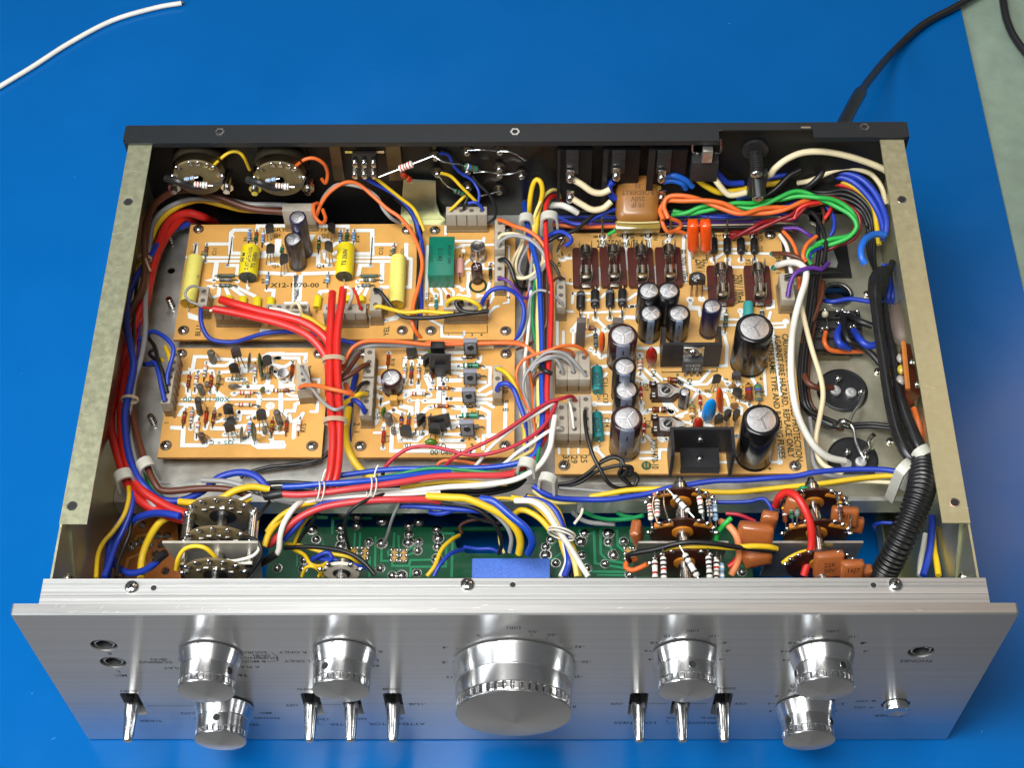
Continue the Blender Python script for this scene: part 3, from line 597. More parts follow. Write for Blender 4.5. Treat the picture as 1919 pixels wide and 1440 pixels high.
poly(1560, 380, 1660, 380, 1640, 640, 1330, 670, 1340, 590, 1400, 560, 1560, 560); poly(1835, 920, 1919, 920, 1919, 1370, 1795, 1370, 1815, 1300)
poly(1390, 440, 1470, 420, 1500, 480, 1420, 480)
ress([(1192, 250, 1165, 480, 'b', 'bbrn'), (1297, 245, 1268, 500, 'g', 'rrgk'), (1402, 245, 1368, 515, 'b', 'wrbn'), (548, 455, 518, 718, 'e', 'nrkd'), (645, 1012, 1010, 1015, 'e', 'kken'), (640, 1095, 1000, 1098, 'e', 'kekk'), (1470, 885, 1435, 1145, 'b', 'nbwk'), (1680, 480, 1655, 640, 'g', 'ybg')], frac=.55)
lay(700, 930, 960, 930, 26, '#27443a', name='resistor', lead=1.2); lay(375, 470, 345, 640, 12, '#3a3c40', name='jumper_wire', lead=.2, n=8)
mb = MB(); mb.tube([Pz(920, 350, ZB + .3), Pz(880, 640, ZB + .9), Pz(852, 775, ZB + .3)], .25, LEAD, 5); mb.build('jumper_wire', BRD)
to92(1500, 400, 1478, 185, 4.6, 30, bh=5.5); to92(1490, 745, 1495, 490, 4.6, 20, bh=5.5); to92(1700, 910, 1695, 640, 4.6, 40, bh=6)
YF, YF2 = '#d8c41c', '#d9d06a'
lay(1200, 520, 1152, 960, 142, YF, '#20302b', name='film_capacitor', label='bright yellow film capacitor with dark ends')
lay(370, 660, 255, 1350, 118, YF2, '#a8871c', name='film_capacitor', label='long pale yellow film capacitor')
R1 = 142 * mm(Pz(1180, 740, ZB)); topprint('0,47\u00b5F\u00b110%', 1160, 670, ZB + 2 * R1 + .25, 2.2, 86); topprint('TS 250V', 1245, 690, ZB + 2 * R1 + .05, 2.2, 86); topprint('FILM', 1085, 650, ZB + 2 * R1 - .1, 2.2, 86)
topprint('4,7\u00b5F', 340, 950, ZB + 7.6, 2.0, 84); topprint('250V', 275, 950, ZB + 7.5, 2.0, 84); topprint('NP', 395, 940, ZB + 7.0, 1.8, 84)
for u, v in ((870, 1230), (1085, 1240), (1300, 1250), (1500, 1255)): lay(u, v + 10, u - 14, v + 160, 64, YF, '#c9a81a', lead=.5, squash=.8)
ecap(1900, 50, 130, 690, '#20203a', '#3a3650', marks=3, a0=200, rot=.5)
ecap(1830, 375, 135, 880, '#2a2226', '#4a4048', marks=3, a0=-10, sw=8, rot=.6, label='tall dark electrolytic capacitor with sloping tri-cut top')
conn(420, 1090, 560, 1370, 12, 2, 'y', base=.55); use(320, 530, 240)
conn(640, 330, 1290, 440, 13, 5, 'x', base=.5); conn(1420, 310, 1960, 420, 13, 4, 'x', base=.5)
poly(250, 440, 410, 490, 410, 570, 260, 530); poly(1340, 690, 1500, 690, 1500, 740, 1330, 740)
silk('BLU', 410, 715, 2.8, 90); 
use(320, 400, 240)
silkfit('X12-1070-00', 1500, 1070, 2220, 1070, 2.9); silk('C11', 655, 565, 2.2, 90); silk('GRY', 1610, 240, 2.4, wx=1.3); silk('Q1', 1600, 325, 2.0); silk('Q3', 1570, 785, 2.0); silk('R1', 320, 590, 2.0, 90); silk('R3', 480, 590, 2, 90); silk('R5', 1120, 380, 2, 90); silk('R7', 1230, 390, 2, 90); silk('R9', 1385, 1010, 2, 90)
use(550, 400, 240)
traces([(66, 915, 250, 1180, 250, 1180, 600, 920, 600), (60, 1190, 462, 1515, 462), (60, 1690, 465, 1690, 660, 1760, 680, 1745, 1100, 1320, 1100), (46, 925, 655, 1480, 655), (52, 925, 715, 1480, 715), (66, 1330, 720, 1325, 1000), (66, 1155, 775, 1000, 775, 970, 920), (60, 810, 250, 815, 190, 370, 185), (50, 710, 250, 705, 320),
  (60, 395, 355, 395, 400, 530, 400), (66, 190, 620, 370, 615, 370, 770, 540, 775), (56, 455, 565, 470, 660, 520, 715, 610, 695), (66, 150, 900, 630, 885), (60, 500, 1160, 400, 1170, 390, 1230), (54, 980, 1100, 830, 1210), (54, 1030, 1110, 950, 1220), (54, 1110, 1110, 1060, 1230), (50, 60, 1340, 190, 1340), (60, 570, 500, 640, 440, 900, 450), (60, 600, 600, 640, 580)],
  [(710, 255), (810, 255), (915, 255), (1515, 462), (1690, 465), (1155, 775), (540, 775), (395, 355), (370, 615), (455, 565), (610, 695), (960, 1015), (960, 1100), (1320, 1015), (530, 890), (1180, 355)])
poly(0, 920, 140, 920, 120, 1300, 0, 1370); poly(220, 310, 335, 310, 280, 410, 230, 400)
ress([(715, 250, 690, 490, 'b', 'kbke'), (812, 250, 790, 470, 'g', 'rgkk'), (918, 250, 900, 480, 'b', 'bkbk'), (1515, 455, 1490, 660, 'e', 'rwkk'), (960, 1015, 1320, 1018, 'e', 'kkwn'), (955, 1098, 1220, 1095, 'e', 'kekk'), (530, 885, 505, 1110, 'b', 'nkwb'), (395, 360, 372, 615, 'g', 'kyk')], frac=.55)
lay(1010, 935, 1270, 930, 24, '#2c4a3f', name='resistor', lead=1.2)
mb = MB(); mb.tube([Pz(1182, 355, ZB + .3), Pz(1165, 600, ZB + .9), Pz(1155, 775, ZB + .3)], .25, LEAD, 5); mb.build('jumper_wire', BRD)
to92(560, 400, 570, 175, 4.6, -30, bh=5.5); to92(540, 770, 525, 450, 4.6, -20, bh=6)
lay(790, 490, 758, 945, 132, YF, '#20302b', label='bright yellow film capacitor beside the red cables')
topprint('TS 250V', 760, 650, ZB + 2 * R1 + .1, 2.3, 88); topprint('4,7\u00b5F', 1600, 930, ZB + 7.7, 2.0, 86); topprint('250V', 1560, 930, ZB + 7.6, 2.0, 86)
lay(1575, 660, 1540, 1370, 120, YF2, '#b8951c', label='long pale yellow film capacitor at the edge nearest the relay board')
lay(375, 1240, 345, 1420, 58, YF, '#c9a81a', squash=.9); 
for u in (820, 1025): lay(u, 1235, u - 6, 1330, 50, YF, '#c9a81a', lead=.4, squash=.8)
silk('C12', 1310, 560, 2.2, 90); silk('19', 450, 240, 2.2, wx=1.2); silk('Q2', 470, 325, 2.2); silk('Q4', 405, 785, 2.4); silk('R19', 1465, 590, 2, 90); silk('R21', 1630, 570, 2, 90); silk('R14', 965, 380, 2, 90); silk('R20', 850, 360, 2, 90); silk('R12', 750, 370, 2, 90); silk('R6', 470, 1010, 2, 90)
use(180, 220); conn(1395, 640, 1635, 700, 17, 3, 'x', base=.3, holes=False, label='greyish nylon plug standing behind the two dark capacitors')
use(550, 530, 240)
conn(440, 310, 1090, 450, 13, 4, 'x', base=.5); conn(1145, 60, 1325, 410, 13, 2, 'y', base=.55); conn(-130, 310, 230, 420, 11, 3, 'x', base=.5)
poly(1345, 540, 1580, 470, 1600, 510, 1560, 550, 1340, 600); poly(1100, 490, 1160, 480, 1180, 560)
silk('YEL', 1390, 720, 2.8, 90); silk('7', 1390, 560, 2.4, 90); silk('H8', 1395, 440, 2, 90); silk('R28', 1110, 360, 2, 90)
# ================================================================== small board with the green film block
use(0, 0, 1919)
board('protection_board', 'small tan circuit board carrying a green block capacitor and a metal can transistor', (783, 637), (965, 600), (900, 637), (900, 421))
use(780, 380, 240)
bscrews((278, 410), (1360, 400)); use(780, 500, 240); bscrews((220, 955), (1340, 960)); use(780, 380, 240)
traces([(46, 165, 650, 150, 1439), (44, 590, 680, 690, 630, 1170, 625), (50, 580, 570, 1010, 570, 1015, 530), (40, 720, 930, 770, 870, 810, 850), (46, 720, 985, 830, 985), (46, 1000, 900, 1000, 985, 1160, 985), (50, 1120, 910, 1160, 900), (52, 785, 1050, 775, 1260, 790, 1390), (40, 440, 470, 440, 360),
  (44, 225, 1240, 225, 1320, 290, 1390), (44, 300, 1240, 370, 1330, 375, 1440), (44, 380, 1240, 475, 1385), (44, 470, 1240, 560, 1330, 560, 1440), (44, 580, 1240, 650, 1260, 690, 1300, 720, 1290), (44, 640, 1390, 720, 1400, 790, 1390), (44, 910, 1390, 1050, 1390, 1100, 1200), (34, 1385, 1000, 1380, 1440), (30, 1330, 640, 1390, 640, 1390, 960)],
  [(290, 1390), (480, 1385), (690, 1300), (790, 1390), (640, 1385), (925, 1390), (700, 640), (1110, 910), (790, 1050)])
# green block
c0 = Pz(375, 800, ZB + 11); k = mm(c0); w = 385 * k; y1 = Pz(375, 500, ZB + 11).y; y0 = Pz(375, 1085, ZB + 11).y
GRN = paint('#0f6b55', .25); mb = MB(); mb.box((c0.x - w / 2, y0, ZB + .1), (c0.x + w / 2, y1, ZB + 11), GRN, .4); blk = mb.build('block_capacitor', BRD, 'dark green rectangular block capacitor printed S1143')
mb = MB(); GK = paint('#06241c', .5)
def gt(s, u, v, h): text(mb, s, Pz(u, v, ZB + 11.04), V((0, -1, 0)), X_, h, GK)
gt('S1143', 360, 770, 2.6); gt('RELAY 24V', 500, 770, 1.9); gt('LC10-DC', 225, 770, 1.9); mb.build('print', blk)
# pink resistor standing on a bead, metal can, brown electrolytic
lay(655, 850, 655, 1080, 58, '#d39b90', lead=3.5, name='power_resistor', prof=None); mb = MB(); mb.ell(Pz(710, 720, ZB + 5.5), X_, Y_, Z_, 1.3, 1.3, 1.4, paint('#ecebe6', .3)); mb.tube([Pz(710, 740, ZB + 4), Pz(700, 860, ZB + 2.5)], .4, TIN, 6, 1); mb.build('ceramic_bead', BRD)
B = Pz(930, 830, ZB); T = Py(930, 640, B.y); h = T.z - ZB; R = 112 * mm(T); mb = MB(); CAN = mat('transistor_can', (.55, .53, .50), .28, 1, var=.15, scale=400)
mb.lathe(B + Z_ * 1.2, Z_, [(0, R * 1.15), (.5, R * 1.15), (.6, R), (h - 1.8, R), (h - 1.3, R * .93), (h - 1.2, R * .85), (h - 1.3, R * .8)], CAN, 28); can = mb.build('metal_can_transistor', BRD)
mb = MB(); text(mb, 'S5', Pz(930, 640, B.z + h + .05), V((-1, 0, 0)), V((0, -1, 0)), 2.4, paint('#3a3836', .5)); mb.build('print', can)
to92(930, 880, 925, 810, 3.6, 0, bh=3)
ecap(905, 945, 85, 1240, '#2c1214', '#3f2a2c', a0=-60, sw=6, lid=.7, marks=2, lid_m=paint('#3d1f22', .35))
silk('\u25cb', 925, 1240, 9, wx=1.0)
dio(1108, 920, 1112, 1190, .9, '#1c1c1a', '#9a9a90', .6); res(1110, 1000, 1112, 1195, 'g', 'kbk', r=.9)
conn(445, 50, 1060, 175, 15, 4, 'x', base=.35, label='nylon plug at the far edge of the board'); conn(1175, 225, 1330, 690, 12, 3, 'y'); conn(1175, 790, 1325, 1180, 12, 3, 'y')
use(780, 500, 240); conn(410, 480, 1050, 630, 13, 4, 'x', base=.5)
traces([(44, 200, 790, 380, 880, 385, 1040, 690, 1050, 720, 980), (44, 1070, 710, 1180, 600, 1230, 590), (44, 200, 570, 380, 560, 375, 420), (46, 1100, 540, 1150, 450, 1150, 360), (34, 1380, 440, 1385, 530, 1310, 545)], [(300, 420), (485, 425), (1070, 715)])
ress([(300, 430, 300, 690, 'T', 'wgkk'), (1075, 460, 1060, 640, 'n', 'ynr'), (485, 430, 480, 500, 'r', 'rn')], r=1.0)
silk('1', 485, 1015, 1.6); silk('2', 695, 1015, 1.8); silk('3', 835, 1015, 1.8); silk('4', 975, 1015, 1.8); silk('R4', 230, 490, 1.8, 90); silk('X13-1020-10', 165, 560, 2.0, 90)
silkline(410, 880, 410, 985, 1065, 985, 1065, 870)
# ================================================================== lower board at the jack end (X08)
use(0, 0, 1919)
board('tone_board', 'tan circuit board at the near jack corner, crowded with standing resistors', (295, 856), (607, 800), (450, 857), (450, 652))
bscrews((340, 663), (598, 663), (311, 835), (585, 836))
use(290, 630, 240)
traces([(60, 900, 310, 600, 305, 560, 530, 420, 550), (60, 930, 340, 1150, 350, 1500, 350), (60, 780, 390, 840, 440, 1060, 440, 1160, 380), (60, 1310, 440, 1500, 455), (90, 1290, 510, 1430, 510), (60, 1260, 490, 1280, 560), (60, 640, 520, 860, 520, 880, 600), (60, 960, 540, 1120, 530), (80, 1090, 650, 1350, 650), (90, 1230, 760, 1750, 765), (70, 1700, 620, 1690, 830), (70, 1780, 430, 1900, 460), (70, 1800, 540, 1890, 640, 1890, 1130),
  (60, 1160, 860, 1250, 850), (60, 1560, 860, 1580, 960), (40, 1120, 945, 1890, 945), (34, 400, 950, 900, 945), (60, 1550, 960, 1560, 1050), (80, 1250, 1140, 1680, 1140, 1680, 1180), (80, 1280, 1140, 1260, 1250), (60, 380, 1020, 600, 1030, 620, 1080), (60, 510, 830, 510, 930), (80, 860, 840, 870, 770), (50, 420, 710, 470, 740, 490, 840), (60, 600, 850, 640, 780), (60, 1640, 300, 1720, 260, 1919, 260), (50, 1740, 370, 1800, 330, 1919, 320), (50, 1490, 620, 1510, 700), (60, 920, 1280, 1060, 1250), (70, 370, 1180, 400, 1130, 470, 1060), (60, 540, 1380, 560, 1300, 660, 1180), (60, 760, 1370, 790, 1300)],
  [(780, 395), (530, 545), (645, 545), (860, 545), (975, 545), (1300, 510), (1405, 515), (1500, 690), (1330, 655), (1100, 655), (1190, 865), (1550, 865), (930, 840), (830, 845), (600, 845), (495, 845), (1530, 1045), (1260, 1250), (1030, 1255), (1710, 840), (1670, 730)])
poly(950, 810, 1120, 945, 920, 1110, 890, 1080, 920, 960, 920, 840)
mb = MB(); c0 = Pz(1730, 1045, ZB + .15); mb.add(circ(c0, 2.3, n=22), [list(range(22))], TRACE); mb.build('leaf_mark_disc', BRD, kind='stuff')
mb = MB()
for s in (-1, 1):
    for kk in (-.9, 0, .9): mb.obox(c0 + V((s * .75, kk, .06)), V((.7, .7 * s, 0)).normalized(), V((-.7 * s, .7, 0)).normalized(), Z_, V((1.0, .28, .02)), HALO)
mb.build('leaf_mark', BRD, kind='stuff')
ress([(780, 395, 735, 690, 'c', 'owbk'), (535, 545, 495, 845, 'n', 'rdn'), (645, 540, 600, 845, 'c', 'brwk'), (862, 545, 832, 845, 'r', 'rdn'), (975, 540, 935, 840, 'o', 'geek'), (1185, 865, 1550, 868, 'c', 'rrwr'), (1515, 400, 1497, 690, 'c', 'ocbg'.replace('c', 'w')), (1700, 835, 2100, 835, 'n', 'wddn'), (1165, 1045, 1535, 1048, 'c', 'rrwk'), (470, 1090, 420, 1385, 'n', 'ndrn'), (575, 1080, 535, 1390, 'c', 'brkk'), (795, 1080, 755, 1380, 'r', 'nrrn'), (910, 1080, 865, 1385, 'n', 'ekkd')])
to92(1290, 510, 1210, 210, 5, 30, bh=6.5, col='#2a1c1c', dy=-2); to92(1240, 640, 1180, 450, 5, 10, bh=5.5); to92(1700, 620, 1680, 330, 5, 40, bh=6); to92(1130, 1250, 1095, 1060, 5, 15, bh=6)
disc(1405, 515, 1425, 250, 4.2, 1.7, '#4a4a38', 80); disc(1610, 640, 1560, 255, 4.5, 1.9, '#4c5a28', 75); disc(1270, 770, 1110, 735, 5.5, 2.2, '#6c675a', 10, dy=-1.5)
def tant(u0, v0, u1, v1, r=1.6, col='#6d6861'):
    B, T, a, e, g, h = upframe(u0, v0, u1, v1); mb = MB(); m = mat('clear_sleeve_' + col[1:], col, .18, .3, var=.35, scale=900); mb.lathe(B + a * 1, a, [(0, r * .5), (.4, r), (h - 1.8, r), (h - 1.3, r * .8), (h - 1.2, r * .5)], m, 14)
    mb.tube([B, B + a * 1.2], .3, LEAD, 5, 1); mb.tube([T - a, T + a * .6 + e * .8, T - a * (h * .4) + e * 3.4, B + e * 3.8], .22, mat('copper_lead', (.35, .22, .12), .35, 1, var=.2), 5, 3); mb.build('tantalum_capacitor', BRD)
tant(880, 390, 835, 225, 1.9); tant(720, 870, 665, 730, 1.7); tant(680, 1170, 640, 930, 1.6, '#4e4e4a')
use(290, 700, 240)
traces([(70, 260, 810, 430, 820, 415, 1075, 760, 1075, 830, 1010), (60, 640, 690, 620, 980), (70, 870, 820, 1080, 830), (80, 1060, 910, 1200, 910), (80, 1180, 800, 1330, 790, 1290, 900), (100, 850, 1020, 1180, 1010, 1450, 1020, 1560, 1090, 1919, 1085), (70, 1400, 960, 1460, 980), (60, 1740, 960, 1760, 1030, 1919, 1030), (60, 1560, 880, 1919, 890), (60, 1400, 660, 1480, 640), (60, 1540, 780, 1660, 760), (80, 1400, 900, 1480, 840)],
  [(420, 820), (540, 825), (755, 820), (865, 820), (625, 975), (850, 1000), (1180, 1005), (1295, 1005), (1045, 915), (1410, 965), (1510, 1030), (1640, 905), (1745, 970)])
ress([(665, 680, 625, 980, 'c', 'owbw'), (1440, 665, 1410, 965, 'b', 'wbor'), (1775, 665, 1745, 970, 'n', 'rydn')])
to92(1180, 1005, 1110, 760, 5, 30, bh=7, dy=-1.5); to92(1640, 850, 1590, 580, 5, 20, bh=6.5)
disc(1295, 1005, 1300, 800, 4, 1.8, '#6f6c58', 80); disc(1510, 1035, 1460, 740, 4.5, 1.8, '#46581f', 70); tant(735, 1020, 690, 905, 1.8, '#6a5546'); tant(1885, 770, 1820, 560, 1.7)
silkfit('X08-1126-00', 1130, 388, 425, 385, 3.0, SILKB); silk('Q5 + C10', 940, 1035, 2.3, 180, SILKB, 1.2); silk('Q2', 1360, 150, 2.2, 180, SILKB); silk('R18', 1010, 120, 2, 90); silk('R9', 1395, 345, 2, 180); silk('1', 175, 735, 2.2, 90); silk('R7', 950, 670, 2, 90); silk('4', 1040, 765, 2.2)
use(450, 640, 240)
traces([(56, 340, 270, 400, 190, 985, 190, 975, 290), (50, 440, 320, 520, 245, 880, 250, 885, 320), (60, 460, 370, 560, 390, 680, 370, 790, 300), (60, 530, 450, 620, 580, 640, 700), (44, 330, 865, 860, 865), (46, 620, 790, 600, 1120), (60, 670, 1100, 690, 1040, 810, 1040, 830, 940, 900, 915), (44, 700, 780, 760, 810, 850, 815), (44, 740, 720, 800, 710), (60, 700, 1160, 740, 1120, 760, 1200), (60, 940, 1080, 900, 1140, 820, 1180, 800, 1439), (46, 1040, 570, 1180, 570, 1175, 760), (46, 1060, 1050, 1150, 1050, 1165, 900), (60, 770, 600, 790, 520), (60, 640, 660, 800, 660), (60, 620, 1200, 560, 1290)],
  [(975, 290), (790, 310), (765, 605), (790, 745), (430, 750), (710, 1140), (900, 1140), (255, 960), (265, 780)])
ress([(795, 310, 765, 605, 'n', 'nrrn'), (715, 1145, 685, 1430, 'n', 'nrrn'), (905, 1140, 870, 1420, 'c', 'cwrw'.replace('c', 'w'))])
B = Pz(670, 560, ZB); mb = MB(); mb.lathe(B + Z_ * .5, Z_, [(0, 3), (4.5, 3.2), (5.4, 2.8), (5.5, 1)], mat('silver_can_cap', (.6, .6, .6), .2, 1, var=.3, scale=800), 20); mb.build('small_capacitor', BRD)
silk('R16', 1030, 420, 2.2, 90, wx=1); silk('R15', 950, 1295, 2.4, 90); silk('R6', 520, 1300, 2, 90)
# more of the small parts crowded on this board
use(290, 630, 240)
tant(1640, 640, 1600, 560, 1.3, '#5a5f3a'); tant(1700, 640, 1690, 560, 1.2, '#77736a'); tant(1740, 560, 1750, 460, 1.1, '#4e4e4a'); tant(800, 760, 770, 690, 1.2, '#8a8378')
ress([(1100, 655, 1330, 660, 'e', 'kw'), (1035, 1255, 1260, 1252, 'w', 'kek'), (1270, 770, 1180, 745, 'e', 'kk')], r=.95)
to92(1150, 1330, 1140, 1250, 4.6, 10, bh=4.5); disc(1620, 860, 1610, 760, 3.2, 1.6, '#59622f', 40); res(620, 690, 700, 860, 'e', 'wkw', r=.9)
for u, v in ((1640, 480), (1560, 1060), (1400, 760), (690, 1000), (980, 1180), (1500, 1230)):
    mb = MB(); p = Pz(u, v, ZB); mb.lathe(p + Z_ * .2, Z_, [(0, 1.1, LEAD), (.5, .9, LEAD), (1.6, .3, LEAD)], LEAD, 8); mb.build('clipped_lead', BRD)
use(290, 700, 240); tant(1650, 905, 1640, 800, 1.2, '#77736a'); disc(1880, 860, 1870, 780, 3.0, 1.5, '#6d6a55', 50); ress([(1410, 960, 1300, 1000, 'e', 'kk'), (1050, 915, 1180, 912, 'w', 'kk')], r=.8)
# long connectors of this board: the far one at an angle
use(290, 630, 240)
def slant_conn(tl, tr, br, bl, h, n, label=None):
    P = [Pz(*p, ZB + h) for p in (tl, tr, br, bl)]; mb = MB(); mb.prism([p - Z_ * (h * .55) for p in P], Z_ * (h * .55), NYLON); c = mb.build('connector', BRD, label)
    mb = MB(); Q = [V((p.x, p.y, ZB + .05)) for p in P]; ctr = sum(Q, V()) / 4; mb.prism([ctr + (q - ctr) * .97 for q in Q], Z_ * (h * .45 - .1), NYLON2)
    for i in range(n + 1):
        t = i / n; p = P[1].lerp(P[2], t); mb.obox(V((p.x, p.y, ZB + h * .35)), X_, Y_, Z_, V((.9, .7, h * .7)), NYLON2)
    mb.build('header', c)
    mb = MB()
    for i in range(n):
        t = (i + .5) / n; mb.lathe((P[0].lerp(P[3], t) + P[1].lerp(P[2], t)) / 2, Z_, [(0, 1.2), (.05, 1.2)], mat('nylon_hole', '#575046', .6), 12)
    mb.build('contact_hole', c)
slant_conn((290, 215), (345, 235), (225, 1010), (85, 1010), 13, 7, 'long ragged nylon plug at the edge with the blue wires')
use(450, 640, 240); slant_conn((840, 330), (1010, 330), (1075, 720), (850, 740), 13, 4)
# ================================================================== driver board in the middle front
use(0, 0, 1919)
board('driver_board', 'tan circuit board in the middle near the front with four flat black transistors', (657, 857), (964, 800), (800, 857), (800, 652))
use(650, 640, 240); 
traces([(60, 630, 165, 630, 170), (48, 445, 390, 590, 385), (70, 1040, 165, 1760, 160), (60, 880, 250, 860, 360), (60, 1080, 250, 1110, 330), (66, 980, 340, 970, 300), (66, 1490, 255, 1760, 255), (50, 1060, 350, 1130, 290), (60, 850, 620, 880, 560), (60, 965, 620, 965, 560), (66, 1070, 620, 1065, 740), (60, 860, 745, 1000, 735, 1150, 740), (66, 870, 830, 940, 790), (66, 1250, 800, 1220, 820), (70, 940, 880, 960, 890), (70, 1150, 895, 1370, 890, 1390, 640, 1380, 520), (60, 1460, 1060, 1460, 530), (60, 1180, 540, 1260, 720), (66, 1290, 620, 1250, 500), (66, 1500, 865, 1740, 865), (70, 1600, 720, 1760, 720), (70, 1500, 585, 1700, 580), (60, 1560, 400, 1720, 400), (60, 1530, 350, 1700, 345), (60, 1540, 460, 1720, 480), (80, 1600, 985, 1740, 1000, 1760, 1090), (70, 1060, 890, 1050, 1080), (66, 1120, 1090, 1200, 1000, 1280, 980), (80, 820, 970, 960, 1000, 960, 1080), (70, 640, 1060, 700, 1030, 850, 1080), (50, 500, 950, 680, 890), (60, 440, 1030, 470, 1150, 430, 1230), (70, 470, 540, 500, 600), (66, 450, 680, 600, 740), (60, 450, 800, 520, 860), (70, 1480, 1140, 1740, 1130), (60, 1520, 1250, 1700, 1200), (60, 1500, 1310, 1690, 1260), (44, 1440, 1390, 1700, 1400)],
  [(630, 170), (880, 255), (1085, 255), (850, 635), (960, 630), (1070, 630), (1285, 630), (1190, 510), (510, 850), (505, 950), (1245, 720), (1600, 715), (1235, 985), (1600, 985), (880, 800), (1245, 800), (940, 885), (1170, 885), (830, 1085), (940, 1085), (720, 1010), (1640, 1140)])
ress([(632, 165, 610, 420, 'r', 'rnn'), (885, 340, 855, 640, 'w', 'gbow'), (975, 340, 960, 630, 'n', 'gbrn'), (1085, 340, 1070, 640, 'c', 'kkrw'), (1285, 340, 1285, 625, 'n', 'kbn'), (1245, 718, 1610, 720, 'n', 'wnod'), (880, 803, 1245, 803, 'c', 'rkwe'), (1230, 985, 1605, 987, 'n', 'wnno'), (828, 1080, 805, 1390, 'n', 'kbod'), (940, 1080, 915, 1330, 'n', 'gbrr'), (1050, 1090, 1030, 1385, 'c', 'kerw'), (1260, 1090, 1240, 1330, 'n', 'kwn'), (560, 1300, 540, 1600, 'r', 'rrn')])
lay(945, 885, 1165, 885, 14, '#c9c6be', name='jumper_wire', lead=.3, n=8); res(512, 850, 505, 960, 'k', 'kk', r=.5)
to92(990, 260, 965, 120, 5.6, 0, bh=5.5); to92(1200, 450, 1205, 230, 4.8, 60, bh=6.5); to92(1130, 1360, 1110, 1130, 5, 60, bh=6); to92(900, 1480, 880, 1310, 6, 0, bh=6.5); to92(1330, 1470, 1310, 1280, 6, 0, bh=5.5)
ecap(665, 530, 160, 850, '#33181c', '#8d86a0', a0=-150, sw=14, marks=2, rot=.5, label='brown ringed electrolytic capacitor, the only tall one on its board')
disc(560, 1160, 550, 985, 3.8, 2.2, '#3f6a25', 60); tant(640, 1240, 610, 1090, 2.0, '#6d6560')
disc(1290, 250, 1280, 110, 5, 3.0, '#3c5a1c', 10)
mb = MB(); p = Pz(710, 960, ZB); mb.box((p.x - 1.9, p.y - .6, ZB + .3), (p.x + 1.9, p.y + 2.6, ZB + 6), paint('#c9963f', .4), .3); mb.build('chip_capacitor', BRD)
# black heat sink clips with small transistors
def sink(u0, v0, u1, v1, h, w, yaw=0):
    B, T, a, e, g, h2 = upframe(u0, v0, u1, v1); m = paint('#161618', .3); mb = MB(); c, s = math.cos(math.radians(yaw)), math.sin(math.radians(yaw)); e, g = e * c + g * s, g * c - e * s
    mb.obox(B + a * (h2 * .5), e, g, a, V((w, .9, h2)), m)
    for q in (-1, 1): mb.obox(B + e * (q * (w / 2 - .4)) - g * 2 + a * (h2 * .62), e, g, a, V((.8, 4, h2 * .76)), m)
    mb.obox(B + e * 0 - g * 1.6 + a * (h2 * .3), e, g, a, V((w * .5, 2.2, h2 * .45)), paint('#242426', .4)); mb.build('heat_sink', BRD)
sink(1400, 480, 1400, 190, 12, 11); sink(1400, 1300, 1370, 1110, 10, 11, 12)
mb = MB(); p = Pz(1380, 300, ZB); mb.box((p.x - 3.6, p.y - 2, ZB + 4), (p.x + 3.6, p.y + 2.4, ZB + 15), paint('#141416', .3), .4); mb.build('transistor', BRD)
conn(250, 90, 420, 520, 12, 3, 'y', base=.6); conn(205, 545, 390, 1105, 12, 4, 'y', base=.6, label='nylon plug with black, yellow and blue wires')
for u, v in ((1760, 250), (1760, 985), (880, 255), (1090, 255)): res(u - 40, v, u + 190, v + 6, 'k', 'kk', r=.9, frac=.45)
for u, v in ((1170, 800), (1560, 860), (1480, 990), (700, 1030), (1200, 440), (1000, 1390), (1450, 640), (1140, 1390)):
    mb = MB(); p = Pz(u, v, ZB); mb.lathe(p + Z_ * .2, Z_, [(0, 1.1, LEAD), (.5, .9, LEAD), (1.6, .3, LEAD)], LEAD, 8); mb.build('clipped_lead', BRD)
ress([(1170, 1090, 1150, 1330, 'e', 'kwk'), (1640, 1140, 1830, 1140, 'e', 'kk'), (1190, 230, 1180, 440, 'e', 'kk')], r=.9); disc(1290, 470, 1295, 400, 3.2, 1.6, '#3f5f28', 30); tant(700, 1390, 690, 1290, 1.2, '#77736a')
silk('R18', 690, 310, 2, -90); silk('R10', 510, 740, 2, -90); silk('C1', 810, 920, 2.4, -90); silk('2', 150, 1240, 3, -90); silk('1', 150, 1355, 2.6, -90); silk('C6', 490, 1110, 2.6, -90); silk('R9', 1450, 770, 2, -90); silk('D2', 1470, 570, 2.6, 180)
use(650, 710, 240); bscrews((205, 1010))
traces([(60, 540, 1045, 540, 1050), (60, 545, 730, 560, 680), (44, 410, 810, 560, 805), (60, 680, 680, 665, 1080, 1900, 1085), (70, 760, 690, 800, 930), (90, 1000, 820, 1180, 810), (70, 1050, 920, 1110, 870), (80, 890, 1010, 1750, 1010), (70, 1430, 925, 1720, 925), (50, 1430, 830, 1700, 830), (60, 1200, 920, 1260, 960), (60, 800, 920, 1020, 920)],
  [(540, 1040), (550, 745), (1030, 830), (1140, 830), (810, 920), (1020, 920), (1420, 920), (1500, 680)])
disc(1260, 990, 1260, 915, 6.5, 3.5, '#476a20', 0, lead=.3)
silk('R15', 610, 900, 2, -90); silk('10', 920, 1000, 2.6, 180); silk('Q7', 1420, 1010, 2.6, 180)
use(780, 630, 240); bscrews((1345, 265)); 
